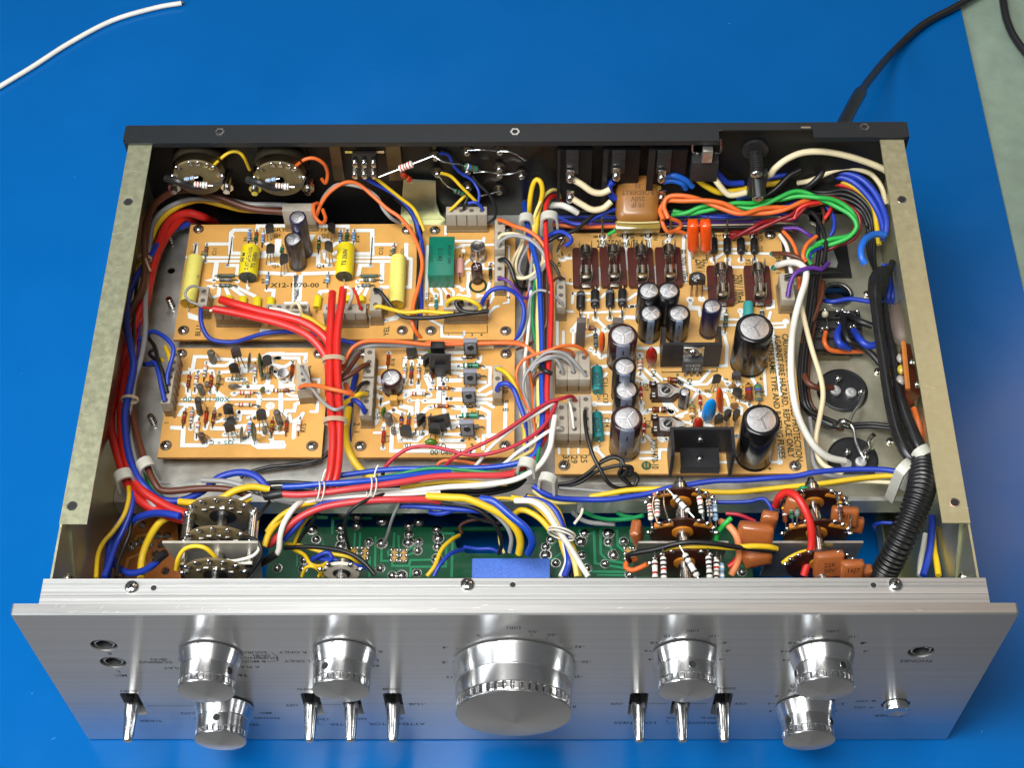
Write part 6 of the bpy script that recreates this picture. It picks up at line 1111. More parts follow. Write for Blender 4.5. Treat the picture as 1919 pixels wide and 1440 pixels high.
W_('org', 1.1, 'orange curl from the second rear socket', [(1425, 410, 122), (1490, 370, 126), (1560, 315, 131), (1640, 305, 131), (1710, 350, 126), (1735, 420, 118), (1720, 490, 112), (1690, 460, 110)])
W_('gry', .8, 'grey hook of wire over the pale yellow capacitor at the jack side', [(800, 1290, 101), (740, 1262, 104), (690, 1280, 105), (668, 1330, 104), (700, 1375, 102), (760, 1400, 101), (810, 1425, 99)])
# far small wires over the phono board
use(600, 220)
W_('org', 1.2, 'orange wire arching from the grey plug down past the phono board edge', [(-30, 740, 98), (10, 640, 104), (80, 550, 110), (190, 485, 112), (290, 500, 110), (400, 590, 106), (500, 680, 103), (600, 750, 101), (680, 850, 100), (740, 980, 98), (765, 1100, 96), (740, 1250, 94), (700, 1400, 92), (690, 1530, 90), (720, 1610, 86), (760, 1660, 82)])
W_('gry', 1.1, 'grey wire twisted along the orange arch behind the phono board', [(-10, 690, 97), (30, 590, 103), (110, 510, 109), (200, 500, 110), (330, 530, 108), (430, 600, 105), (470, 680, 101), (530, 750, 97), (600, 790, 90)])
W_('org', 1.2, 'tight orange loop beside the two dark capacitors', [(-20, 640, 104), (-50, 660, 106), (-40, 740, 106), (10, 790, 104), (40, 760, 102), (20, 690, 100)])
W_('yel', 1.05, 'yellow wire from the slide switch running down between the two far boards', [(310, 340, 126), (340, 390, 122), (400, 440, 116), (500, 520, 110), (600, 600, 104), (690, 670, 99), (740, 750, 95), (780, 850, 91)])
W_('blue', 1.1, 'blue wire from the slide switch going down between the far boards', [(325, 450, 116), (400, 490, 112), (530, 560, 106), (630, 640, 100), (700, 740, 94), (740, 850, 90), (770, 1000, 88), (755, 1250, 85), (760, 1400, 84), (750, 1500, 83)])
W_('blk', 1.1, 'black wire beside the blue one between the two far boards', [(560, 600, 99), (660, 690, 93), (715, 800, 90), (735, 1000, 86), (735, 1250, 84), (745, 1450, 82), (735, 1600, 80)])
W_('blue', .9, 'blue wire swooping from the terminal plate to the four way plug', [(890, 265, 128), (960, 280, 126), (1000, 360, 120), (1060, 420, 114), (1140, 470, 110), (1190, 560, 106), (1185, 640, 102)])
W_('yel', 1.0, 'yellow wire from the lower lug down to the four way plug', [(905, 415, 118), (980, 440, 115), (1060, 520, 110), (1150, 610, 103), (1190, 650, 100)])
W_('yel', 1.0, 'short yellow hook entering the first hole of the four way plug', [(970, 695, 98), (1010, 660, 101), (1060, 610, 104), (1085, 590, 103)])
W_('blue', 1.0, 'short blue hook entering the last hole of the four way plug', [(1110, 640, 102), (1160, 635, 103), (1200, 660, 101), (1220, 695, 98)])
W_('blk', 1.0, 'black stub in the four way plug between yellow and blue', [(1075, 700, 97), (1085, 650, 102), (1110, 590, 104)])
W_('blk', .9, 'thin black loop hanging from the terminal plate down behind the plug', [(1140, 440, 116), (1200, 510, 112), (1270, 580, 108), (1310, 660, 103), (1315, 730, 98), (1290, 770, 94), (1250, 800, 88)])
W_('blk', .9, 'black wire looping on the zinc bracket', [(860, 495, 98), (770, 495, 97), (725, 530, 95), (730, 600, 90), (760, 650, 85)])
# plug top right side wires of protection board (crop 780,380)
use(780, 380, 240)
W_('org', 1.25, 'orange wire leaving the far end of the side plug toward the centre loom', [(1230, 250, 96), (1330, 280, 99), (1480, 350, 101), (1640, 400, 102), (1800, 500, 101), (1920, 650, 99), (1990, 760, 97), (2010, 900, 96)])
W_('crm', 1.1, 'cream wire looping out of the side plug of the protection board', [(1235, 530, 96), (1300, 470, 99), (1450, 460, 101), (1600, 500, 101), (1780, 590, 100), (1880, 720, 98), (1900, 850, 97), (1830, 990, 97), (1700, 1100, 96), (1560, 1130, 95), (1460, 1080, 93), (1430, 950, 90), (1480, 800, 88), (1560, 650, 88), (1600, 500, 88)])
W_('gry', 1.15, 'grey wire looping beside the cream one at the protection board', [(1230, 650, 96), (1260, 580, 99), (1390, 500, 102), (1550, 500, 102), (1720, 560, 102), (1850, 680, 100), (1925, 800, 98), (1930, 930, 97), (1820, 1080, 97), (1700, 1160, 95)])
W_('blk', 1.3, 'black wire curling down from the middle hole of the side plug', [(1250, 860, 96), (1310, 840, 99), (1380, 900, 99), (1440, 1030, 97), (1490, 1200, 94), (1560, 1290, 89), (1680, 1290, 84)])
W_('vio', .95, 'violet wire sagging from the side plug toward the centre loom', [(1230, 1150, 96), (1290, 1130, 98), (1400, 1190, 98), (1490, 1290, 96), (1580, 1400, 93), (1640, 1430, 91), (1690, 1380, 91), (1730, 1260, 92)])
use(780, 500, 240)
W_('blue', 1.35, 'blue wire making a wide half circle at the near end of the protection board', [(985, 560, 97), (1020, 470, 102), (1110, 360, 106), (1250, 315, 107), (1400, 340, 106), (1520, 430, 103), (1600, 570, 100), (1615, 720, 97), (1580, 900, 93), (1520, 1050, 88), (1460, 1160, 82)])
W_('yel', 1.3, 'yellow wire curling over the near plug of the protection board', [(460, 570, 97), (490, 510, 101), (600, 465, 104), (750, 480, 105), (890, 540, 104), (960, 610, 101), (955, 680, 99)])
W_('blk', 1.3, 'black wire with a tight loop on the near plug of the protection board', [(680, 575, 97), (680, 530, 101), (640, 510, 102), (600, 540, 101), (640, 620, 100), (740, 675, 100), (900, 685, 100), (1075, 660, 98)])
use(550, 530, 240)
W_('yel', 1.2, 'yellow wire stretching between the two far boards', [(1220, 370, 97), (1280, 350, 98), (1480, 400, 96), (1640, 440, 95), (1800, 440, 95), (1950, 425, 96), (2150, 440, 96), (2400, 460, 98)])
W_('blk', 1.3, 'black wire stretching from the phono board plug across to the protection board', [(1215, 95, 97), (1290, 130, 98), (1390, 250, 97), (1500, 390, 95), (1640, 500, 94), (1800, 525, 95), (2100, 520, 96), (2400, 480, 98), (2700, 450, 100), (2920, 420, 100)])
W_('red', .9, 'short red wire standing in the last hole of the phono plug', [(1020, 395, 97), (990, 330, 100), (950, 190, 104), (890, 70, 107)])
W_('wht', 1.0, 'white wire arching beside the two red sleeves', [(810, 360, 97), (850, 270, 101), (880, 160, 105), (840, 80, 108), (760, 60, 109)])
# red shielded sleeves
RED = mat('red_sleeve', '#c2221c', .38, var=.06, scale=60, bump=.06, coat=.1)
def sleeve(label, pts, r=2.25, **k): return wire('red', r, label, pts, 'red_sleeve', 'red sleeved cables', RED, 'cable', n=14, k=6)
sleeve('red sleeved cable standing upright by the white wire end, in the middle of the boards', [(585, 150, 104), (572, 300, 106), (560, 550, 107), (545, 800, 107), (540, 1050, 108), (545, 1200, 108), (545, 1600, 108), (570, 2000, 107), (590, 2300, 106), (580, 2600, 104), (540, 2900, 102), (440, 3130, 99)])
sleeve('red sleeved cable standing upright beside the other, tied to it twice', [(745, 85, 107), (720, 300, 108), (680, 550, 108), (655, 800, 108), (650, 1050, 108), (655, 1200, 108), (670, 1600, 108), (690, 2000, 107), (690, 2300, 105), (680, 2600, 103), (640, 2900, 101), (560, 3100, 99)])
use(180, 540)
sleeve('red sleeved cable coming in from the phono plug, nearer the rear panel', [(935, 85, 103), (1050, 120, 105), (1250, 175, 106), (1400, 210, 106), (1540, 250, 105), (1650, 310, 104), (1730, 390, 102), (1775, 500, 99), (1790, 620, 103), (1800, 760, 105)], 2.5)
sleeve('red sleeved cable coming in from the phono plug, nearer the front', [(880, 155, 103), (1050, 185, 103), (1250, 230, 104), (1400, 270, 104), (1530, 320, 104), (1620, 380, 103), (1690, 460, 101), (1730, 540, 99), (1745, 640, 101), (1745, 800, 103)], 2.3)
W_('wht', .8, 'white core stub poking from the end of the nearer red sleeve', [(850, 168, 103), (880, 165, 103), (920, 162, 103)]); W_('red', .7, 'thin red core leading into the phono plug', [(800, 143, 100), (840, 148, 102), (900, 156, 103)])
W_('blue', 1.3, 'blue wire hanging in a loop over the near edge of the phono board', [(785, 150, 97), (785, 230, 96), (805, 310, 94), (850, 375, 92), (930, 400, 91), (1040, 402, 90), (1150, 370, 89), (1280, 335, 88), (1450, 325, 88), (1650, 345, 86), (1850, 390, 83), (2000, 430, 80)])
W_('wht', 1.0, 'white wire lying behind the red sleeves on the phono board', [(1300, 150, 98), (1400, 165, 98), (1480, 195, 97), (1530, 200, 96)]); W_('yel', 1.6, 'short yellow cable behind the red sleeves', [(1540, 205, 98), (1620, 240, 97), (1720, 310, 94)])
W_('crm', 1.0, 'small white loop in the middle plug of the phono board', [(1460, 160, 94), (1480, 120, 100), (1510, 110, 103), (1530, 150, 101), (1540, 190, 98)])
for q, (rr) in enumerate(((1780, 535), (1790, 995))):
    mb = MB(); c = Pz(rr[0], rr[1], 108)
    for k in (-1.3, 0, 1.3): mb.tube([c + V((5.6 * math.cos(t), k * .7, 3.0 * math.sin(t) - .2)) for t in [math.pi * 2 * i / 20 for i in range(21)]], .35, mat('lacing_thread', '#b9a58a', .5), 5, 0)
    mb.build('lacing', None, 'waxed thread tie %s on the pair of red sleeves' % ('nearer the rear panel' if q == 0 else 'with loose ends, nearer the front'), 'cable tie', 'thread ties on the wiring')
# left small wires to the tone board plug
W_('blue', 1.3, 'blue wire dropping over the ragged plug from the side loom', [(395, 330, 98), (440, 325, 101), (520, 370, 105), (580, 450, 105), (560, 560, 102), (535, 650, 99), (535, 725, 97)])
W_('blue', 1.3, 'blue wire reaching the nearest hole of the ragged plug', [(380, 570, 94), (440, 560, 98), (470, 640, 100), (490, 740, 99), (515, 850, 97)])
W_('blk', 1.2, 'black wire twisting down to the ragged plug', [(400, 380, 92), (440, 440, 96), (460, 520, 99), (490, 620, 100), (530, 780, 97)]); W_('blk', 1.1, 'second black wire curling by the ragged plug', [(450, 450, 92), (400, 490, 93), (470, 560, 98), (510, 660, 98), (525, 720, 97)])
W_('yel', 1.3, 'yellow wire ending behind the ragged plug', [(520, 440, 93), (545, 500, 96), (560, 560, 97)]); W_('yel', 1.2, 'short yellow wire beside the black curls', [(420, 520, 91), (460, 525, 93), (500, 540, 95)]); W_('blue', 1.2, 'blue loop half hidden by the grey cable at the side wall', [(400, 350, 94), (340, 370, 95), (320, 420, 93), (350, 560, 91), (440, 575, 90)])
W_('org', 1.2, 'orange wire from the tone board plug passing over the red sleeves', [(1525, 745, 97), (1560, 728, 103), (1650, 730, 110), (1760, 755, 114), (1870, 780, 113), (1930, 800, 110)])
W_('gry', 1.0, 'grey wire from the tone board plug passing over the red sleeves', [(1540, 600, 97), (1580, 670, 102), (1640, 780, 106), (1720, 870, 111), (1790, 910, 114), (1850, 895, 112)])
W_('blk', 1.1, 'thin black wire sweeping from under the tone board to the front', [(1750, 1220, 80), (1680, 1280, 79), (1500, 1320, 78), (1300, 1340, 78), (1150, 1380, 77), (1080, 1420, 76)]); W_('blk', .9, 'second thin black wire under the tone board edge', [(1740, 1250, 79), (1620, 1310, 78), (1400, 1345, 77), (1200, 1380, 76), (1120, 1410, 76)])
# ---- between driver board and centre (crop 600,540)
use(600, 540)
W_('org', 1.25, 'orange wire arching behind the driver board', [(165, 620, 92), (190, 540, 95), (240, 450, 98), (330, 400, 99), (470, 395, 98), (640, 405, 96), (850, 425, 94), (1100, 415, 93), (1400, 410, 93), (1530, 430, 92), (1610, 490, 92)])
W_('org', 1.2, 'orange wire lying along the gap between the middle boards', [(790, 410, 88), (950, 400, 90), (1200, 410, 90), (1460, 405, 90), (1560, 450, 91), (1640, 520, 92)])
W_('gry', 1.3, 'grey wire under the orange arch behind the driver board', [(180, 600, 88), (210, 520, 91), (270, 460, 94), (380, 430, 95), (550, 425, 93), (800, 440, 90), (1000, 440, 88)]); W_('crm', 1.1, 'pale wire beside the grey one in the gap between boards', [(350, 450, 92), (450, 420, 93), (620, 425, 91), (900, 445, 87), (1300, 440, 86)])
W_('brn', 1.5, 'brown wire entering the far hole of the driver board plug', [(360, 570, 97), (310, 590, 100), (240, 640, 101), (140, 695, 100)]); W_('brn', 1.4, 'brown wire curving into the red sleeves beside the driver board', [(140, 695, 99), (190, 640, 97), (240, 570, 95), (290, 500, 92)])
W_('blk', 1.2, 'short black wire in the second driver board plug', [(355, 705, 97), (310, 720, 100), (270, 770, 101), (220, 820, 99)]); W_('yel', 1.5, 'short yellow wire in the second driver board plug', [(345, 795, 97), (300, 795, 101), (250, 820, 102), (200, 850, 100), (160, 880, 97)]); W_('blue', 1.5, 'short blue wire in the second driver board plug', [(335, 930, 97), (310, 880, 101), (260, 840, 102), (190, 820, 100)])
W_('org', 1.5, 'orange wire ending beside the red sleeves near the driver board plug', [(190, 720, 94), (210, 770, 97), (250, 795, 99)]); W_('blue', 1.6, 'blue wire running down beside the driver board edge', [(270, 640, 84), (250, 720, 86), (235, 800, 88), (215, 1000, 86), (215, 1150, 82)]); W_('pyel', 1.1, 'pale yellow wire beside the blue one at the driver board edge', [(235, 690, 84), (225, 780, 87), (200, 850, 89)])
W_('yel', 2.1, 'thick yellow cable curving round the near corner of the driver board', [(215, 900, 94), (200, 1000, 95), (190, 1100, 95), (215, 1220, 94), (270, 1320, 92), (340, 1390, 91), (420, 1420, 91)])
W_('yel', 1.25, 'yellow wire drooping from the far hole of the driver board output plug', [(1330, 600, 96), (1390, 630, 99), (1450, 710, 99), (1490, 820, 97), (1510, 950, 95), (1530, 1080, 92), (1530, 1200, 89)])
W_('blue', 1.5, 'blue hook from the driver board output plug running down the gap', [(1325, 765, 96), (1345, 725, 101), (1400, 715, 103), (1450, 760, 101), (1490, 860, 98), (1530, 980, 95), (1540, 1100, 91), (1545, 1230, 88)])
RF = .80
# ---- centre loom running front to back (crop 600,220 and 600,540)
use(600, 220)
BL = mat('pvc_bright_blue', '#1440a8', .3, var=.05, scale=60, coat=.1)
W_('blue', 2.0, 'thick blue cable running front to back in the centre loom', [(1530, 640, 86), (1545, 750, 94), (1560, 860, 98), (1600, 1000, 99), (1640, 1180, 99), (1650, 1400, 99), (1660, 1700, 99), (1660, 2000, 99), (1665, 2250, 98), (1640, 2450, 97), (1560, 2560, 95), (1300, 2620, 93), (900, 2630, 93), (500, 2640, 93), (100, 2690, 94)], mt=BL)
W_('red', 1.9, 'thick red cable looping over at the far end and running down the centre loom', [(1800, 640, 92), (1770, 590, 98), (1720, 600, 103), (1690, 680, 104), (1690, 850, 103), (1700, 1050, 102), (1730, 1250, 101), (1730, 1500, 101), (1720, 1750, 101), (1700, 2000, 100), (1700, 2200, 98), (1680, 2400, 96), (1600, 2520, 94)])
W_('yel', 1.9, 'tall yellow loop rising above the far end of the centre loom', [(1570, 760, 92), (1570, 640, 104), (1590, 520, 112), (1620, 465, 116), (1655, 490, 115), (1665, 570, 110), (1640, 680, 102), (1620, 800, 98), (1610, 900, 96)])
W_('pyel', 1.3, 'pale yellow wire bending over beside the tall yellow loop', [(1800, 600, 96), (1780, 550, 102), (1730, 545, 107), (1670, 600, 107), (1620, 700, 103), (1600, 800, 98), (1610, 1000, 96), (1640, 1250, 95), (1640, 1500, 95), (1640, 1800, 95), (1640, 2100, 94), (1620, 2300, 92)])
W_('pyel', 2.1, 'flat pale yellow cable beside the thick blue one in the centre loom', [(1615, 1100, 94), (1640, 1300, 96), (1635, 1500, 97), (1640, 1750, 97), (1640, 1900, 96), (1640, 2100, 95), (1650, 2300, 94)])
W_('grn', 1.2, 'green wire in the centre loom by the protection board', [(1810, 640, 90), (1720, 640, 96), (1640, 700, 98), (1625, 820, 97), (1600, 1000, 95), (1620, 1150, 95), (1600, 1300, 95), (1590, 1500, 94), (1610, 1650, 93), (1640, 1800, 92)])
W_('blk', 1.2, 'black wire threading down beside the centre loom', [(1600, 900, 90), (1560, 1100, 88), (1520, 1280, 86), (1500, 1330, 84)]); W_('crm', 1.1, 'cream wire dropping in the gap beside the protection board', [(1540, 830, 92), (1520, 950, 91), (1470, 1080, 90), (1480, 1180, 90), (1560, 1200, 91), (1640, 1150, 94), (1690, 1070, 98)]); W_('gry', 1.1, 'grey wire dropping beside the cream one in the centre gap', [(1600, 860, 93), (1560, 960, 92), (1500, 1080, 90), (1500, 1170, 90), (1580, 1210, 91), (1680, 1100, 97)]); W_('org', 1.1, 'orange wire dropping in the centre gap', [(1560, 850, 92), (1555, 980, 91), (1580, 1100, 91), (1600, 1180, 92)])
W_('gry', 1.0, 'grey wire bowing from the centre loom into the power board plug', [(1820, 1405, 96), (1760, 1340, 100), (1690, 1300, 102), (1620, 1300, 101), (1570, 1360, 98), (1550, 1500, 94), (1510, 1640, 90), (1400, 1730, 84)]); W_('blk', 1.1, 'black wire hooking from the centre loom to the power board plug', [(1690, 1060, 102), (1740, 1090, 101), (1780, 1150, 99), (1800, 1210, 97)]); W_('brn', 1.0, 'brown wire looping into the far hole of the power board plug', [(1830, 1210, 96), (1790, 1195, 99), (1730, 1240, 101), (1700, 1310, 102), (1700, 1480, 101), (1690, 1560, 99), (1640, 1640, 95), (1560, 1700, 89), (1470, 1740, 84)])
use(600, 540)
W_('gry', 1.15, 'grey wire arching into the nearer row of the upper power board plugs', [(1820, 640, 97), (1800, 580, 101), (1760, 530, 104), (1700, 530, 105), (1610, 570, 103), (1540, 650, 100), (1520, 760, 97), (1560, 880, 95), (1580, 1000, 93), (1600, 1120, 91)])
W_('gry', 1.15, 'grey wire arching into the middle of the upper power board plugs', [(1900, 630, 97), (1880, 570, 101), (1820, 520, 104), (1730, 510, 106), (1650, 540, 104), (1580, 620, 101)]); W_('gry', 1.15, 'grey wire reaching over to the third upper power board plug', [(1990, 655, 97), (1930, 580, 102), (1850, 500, 106), (1760, 475, 108), (1680, 490, 106), (1600, 560, 102), (1550, 630, 99)])
W_('org', 1.2, 'orange wire arching highest into the upper power board plugs', [(2000, 500, 97), (1970, 460, 101), (1900, 430, 105), (1800, 435, 107), (1700, 470, 106), (1600, 500, 104), (1510, 550, 101), (1470, 640, 98), (1490, 760, 96), (1550, 880, 95), (1600, 1000, 93), (1610, 1150, 91)]); W_('org', 1.2, 'second orange wire entering the upper power board plugs', [(1900, 500, 97), (1870, 470, 101), (1800, 460, 104), (1700, 500, 104), (1620, 560, 101), (1560, 630, 98)])
W_('brn', 1.3, 'brown wire knotted beside the loom at the upper power board plugs', [(1740, 640, 100), (1650, 630, 101), (1600, 680, 98), (1610, 730, 95)]); W_('blk', 1.7, 'black tape band round the blue cable of the centre loom', [(1648, 590, 101.5), (1690, 620, 103.5), (1735, 640, 102.5)])
CR = 'crim'
W_(CR, 1.3, 'crimson wire crossing the driver board corner to the lower power board plug', [(1915, 840, 97), (1880, 810, 102), (1800, 830, 105), (1700, 860, 105), (1560, 950, 104), (1400, 1060, 102), (1250, 1150, 100), (1100, 1220, 98), (1000, 1270, 95), (930, 1340, 88)])
W_(CR, 1.4, 'crimson wire sweeping along the near edge of the driver board', [(1770, 850, 103), (1740, 930, 102), (1650, 1060, 101), (1500, 1160, 100), (1350, 1220, 99), (1200, 1250, 98), (1080, 1245, 97), (950, 1210, 97), (800, 1185, 97), (670, 1200, 96), (560, 1265, 94), (490, 1340, 90), (470, 1400, 86), (490, 1430, 84)])
W_('wht', 1.35, 'white wire running beside the crimson one to the lower power board plug', [(1750, 860, 103), (1640, 930, 102), (1500, 1010, 101), (1370, 1110, 99), (1270, 1200, 97), (1200, 1290, 92), (1150, 1350, 86)])
W_('wht', 1.3, 'white wire from the lowest plug hole back toward the front', [(1810, 1060, 97), (1770, 1050, 101), (1700, 1080, 102), (1600, 1150, 100), (1480, 1230, 97), (1400, 1300, 93), (1320, 1360, 88)]); W_('pyel', 1.5, 'pale yellow wire curving under the nylon clip near the centre front', [(1640, 1000, 94), (1630, 1140, 94), (1590, 1210, 94), (1480, 1270, 93), (1400, 1310, 92), (1300, 1370, 89)])
W_('wht', 2.0, 'thick white cable sweeping round from the centre loom to the front', [(1760, 960, 102), (1740, 1080, 103), (1720, 1200, 103), (1650, 1320, 102), (1540, 1400, 100), (1400, 1450, 99), (1150, 1480, 98), (950, 1490, 98), (700, 1520, 97), (500, 1540, 96), (200, 1570, 95)])
W_('org', 1.2, 'orange loop below the near edge of the driver board', [(880, 1345, 82), (890, 1310, 84), (950, 1290, 85), (1080, 1300, 86), (1250, 1330, 87), (1400, 1330, 88), (1480, 1320, 89), (1580, 1280, 90)]); W_('grn', 1.35, 'green wire lying across the front of the driver board', [(400, 1430, 88), (560, 1400, 92), (750, 1360, 94), (880, 1350, 95), (1080, 1365, 96), (1300, 1385, 96), (1450, 1390, 96), (1580, 1370, 97), (1620, 1300, 98), (1640, 1200, 97), (1640, 1050, 95)])
W_('red', 1.9, 'salmon red cable under the clip by the near corner of the driver board', [(1640, 1100, 95), (1630, 1220, 95), (1570, 1310, 95), (1450, 1380, 94), (1280, 1400, 94)])
W_('wht', .9, 'cream jumper between two rows of the lower power board plug', [(1860, 830, 97), (1875, 880, 102), (1890, 960, 103), (1900, 1050, 98)]); use(1020, 540)
W_('blk', 1.35, 'black wire from the lower plug drooping over the near edge of the power board', [(305, 920, 97), (305, 980, 101), (320, 1100, 101), (360, 1240, 99), (420, 1360, 96), (480, 1460, 92), (560, 1500, 88), (640, 1490, 86)])
W_('blk', 1.3, 'black wire tangled in a knot at the near edge of the power board', [(100, 1470, 84), (220, 1450, 86), (320, 1390, 90), (420, 1310, 94), (520, 1270, 96), (580, 1290, 96), (600, 1330, 95), (650, 1340, 94), (655, 1370, 92), (590, 1370, 90), (570, 1400, 88), (620, 1400, 88), (680, 1390, 88), (700, 1430, 86), (680, 1490, 84), (730, 1560, 80)]); W_('blk', 1.3, 'second black wire of the tangle near the front of the power board', [(100, 1490, 82), (260, 1460, 85), (380, 1380, 89), (500, 1340, 92), (580, 1330, 93), (630, 1350, 93), (600, 1420, 88), (640, 1470, 85), (690, 1530, 82)]); W_('blk', 1.2, 'third black wire of the tangle, rising toward the striped capacitor', [(420, 1300, 92), (500, 1260, 95), (560, 1275, 96), (580, 1340, 94), (560, 1400, 90), (640, 1480, 86), (660, 1560, 82)])
# ---- front loom (crop 500,840)
use(500, 840)
W_('blue', 2.1, 'thick blue cable along the front loom above the red one', [(120, 290, 108), (250, 285, 108), (400, 270, 108), (600, 258, 108), (800, 240, 107), (1000, 215, 106), (1200, 190, 104), (1380, 180, 102)], mt=BL)
SAL = mat('pvc_salmon', '#c23a3e', .34, var=.05, scale=70)
W_('red', 2.3, 'thick salmon cable leaving the black sleeve along the front loom', [(110, 345, 108), (250, 350, 108), (420, 335, 108), (600, 310, 108), (800, 285, 107), (1000, 255, 106), (1250, 215, 104), (1500, 205, 102), (1700, 205, 100), (1850, 195, 98)], mt=SAL)
W_('red', 2.4, 'thick red cable dropping from the front loom toward the green board', [(10, 730, 92), (100, 650, 96), (230, 530, 100), (400, 450, 102), (600, 410, 103), (800, 390, 103), (1000, 385, 102), (1200, 385, 99), (1300, 400, 96)], mt=SAL)
W_('wht', 2.0, 'white cable dropping to a black sleeve by the rotary switch', [(260, 400, 102), (200, 450, 104), (130, 560, 102), (100, 660, 99), (90, 760, 95), (60, 810, 92), (10, 850, 88)])
W_('blue', 1.6, 'blue cable bending down beside the white one near the rotary switch', [(130, 690, 92), (220, 590, 97), (300, 500, 100), (400, 420, 102), (520, 390, 102), (650, 380, 101)]); W_('yel', 1.8, 'yellow cable bending down behind the blue one near the rotary switch', [(0, 630, 98), (50, 560, 100), (130, 490, 101), (250, 430, 101), (400, 400, 100), (560, 385, 99)]); W_('yel', 1.2, 'thin yellow wire falling to the green board left of centre', [(205, 720, 84), (240, 630, 89), (280, 560, 92), (340, 490, 96), (430, 420, 98)]); W_('blk', 1.2, 'black wire falling toward the green board beside the thin yellow one', [(235, 705, 84), (290, 620, 88), (340, 550, 92), (400, 450, 96)])
W_('blk', 1.3, 'black wire hanging down the middle of the green board', [(880, 345, 102), (760, 385, 104), (660, 440, 104), (600, 510, 100), (585, 600, 92), (600, 690, 82), (625, 780, 72), (635, 850, 64)]); W_('yel', 2.6, 'thick yellow cable arching into the front compartment right of centre', [(1200, 360, 100), (1380, 370, 103), (1500, 380, 103), (1650, 440, 101), (1780, 510, 98), (1870, 610, 93), (1900, 700, 87), (1890, 790, 80)], ); W_('blue', 2.7, 'thick blue cable arching into the front compartment beside the yellow', [(1600, 380, 101), (1700, 400, 102), (1820, 500, 100), (1940, 600, 97), (1990, 700, 91), (1960, 790, 82)], mt=BL)
W_('blue', 1.7, 'blue cable end lying above the green board', [(985, 435, 92), (1100, 435, 94), (1300, 450, 95), (1500, 465, 95), (1640, 480, 92)]); W_('blue', 1.7, 'blue cable crossing over another near the green board hole', [(1220, 480, 88), (1300, 490, 91), (1420, 460, 94), (1540, 435, 95)]); W_('yel', 1.3, 'yellow wire crossing the two blue cable ends', [(1330, 435, 93), (1450, 415, 95), (1600, 390, 97), (1780, 375, 97), (1919, 400, 96)])
W_('yel', 1.5, 'yellow wire rising from the frame to the hole in the green board', [(1200, 960, 75), (1260, 880, 76), (1310, 760, 76), (1380, 690, 74), (1440, 655, 68)]); W_('blue', 1.5, 'blue wire rising beside it from the frame to the hole in the green board', [(1250, 960, 75), (1300, 870, 77), (1380, 790, 76), (1470, 760, 70)]); W_('blue', 1.3, 'blue wire curving from the hole to the blue housing', [(1480, 740, 66), (1580, 755, 69), (1680, 755, 70), (1760, 790, 68)])
W_('brn', 1.2, 'dim brown wire inside the hole of the green board', [(1460, 640, 62), (1450, 580, 62), (1540, 540, 66), (1680, 540, 68)]); W_('pyel', 1.1, 'dim yellow wire inside the hole of the green board', [(1740, 640, 60), (1750, 720, 60), (1780, 790, 60)]); W_('blk', 1.3, 'black wire along the far edge of the green board hole', [(1500, 500, 72), (1700, 560, 70), (1880, 520, 74)])
W_('yel', 1.2, 'first small yellow arch over the round control', [(265, 960, 96), (290, 900, 102), (340, 885, 105), (390, 915, 102), (420, 960, 96)]); W_('yel', 1.2, 'second small yellow arch over the round control', [(390, 960, 96), (430, 900, 103), (490, 885, 106), (560, 910, 103), (610, 960, 97)]); W_('blue', 1.5, 'blue wires knotted behind the small round control', [(300, 890, 78), (340, 840, 82), (420, 790, 86), (470, 790, 86), (480, 840, 84), (400, 830, 82), (350, 820, 80)]); W_('blue', 1.4, 'blue wire passing behind the shaft of the small round control', [(370, 820, 80), (460, 825, 83), (560, 850, 84), (640, 870, 82), (740, 900, 78)])
W_('blk', 1.5, 'black cable sweeping over the green board toward the frame', [(130, 750, 82), (250, 740, 84), (420, 745, 86), (600, 780, 88), (720, 850, 88), (810, 950, 86)]); W_('yel', 1.3, 'yellow wire lying under the black cable over the green board', [(140, 715, 82), (250, 730, 83), (420, 780, 84), (600, 810, 84), (660, 840, 82), (690, 870, 78)])
SLV = mat('black_heatshrink', (.014, .014, .015), .42, var=.2, scale=200)
wire('blk', 3.0, 'black heat shrink sleeve where the salmon and blue cables meet the rotary switch', [(-10, 360, 106), (50, 350, 108), (115, 340, 108)], 'heat_shrink_sleeve', None, SLV, 'sleeve', n=12); wire('blk', 2.6, 'black heat shrink sleeve on the white cable by the rotary switch bracket', [(-70, 880, 86), (0, 840, 90), (75, 790, 94)], 'heat_shrink_sleeve', None, SLV, 'sleeve', n=12)
# dark cables under the front loom
for i, (v, dz, nm) in enumerate(((255, 0, 'uppermost'), (300, -4, 'middle'), (330, -7, 'lowest'))): W_('blk', 1.5, 'black cable in the shade under the front loom, %s of three' % nm, [(-40, v + 10, 88 + dz), (150, v, 90 + dz), (500, v + 20, 91 + dz), (900, v + 30, 91 + dz), (1300, v + 10, 91 + dz), (1600, v + 20, 90 + dz), (1850, v - 30, 89 + dz), (1940, v - 100, 90 + dz)])
W_('yel', 1.5, 'yellow cable glimpsed under the white cable of the front loom', [(1000, 300, 95), (1250, 260, 96), (1450, 250, 96), (1650, 265, 96), (1800, 270, 95)]); W_('wht', 1.2, 'pale wire in the shade of the front loom', [(300, 390, 94), (600, 350, 94), (900, 330, 95), (1200, 330, 95)])
RF = 1.0
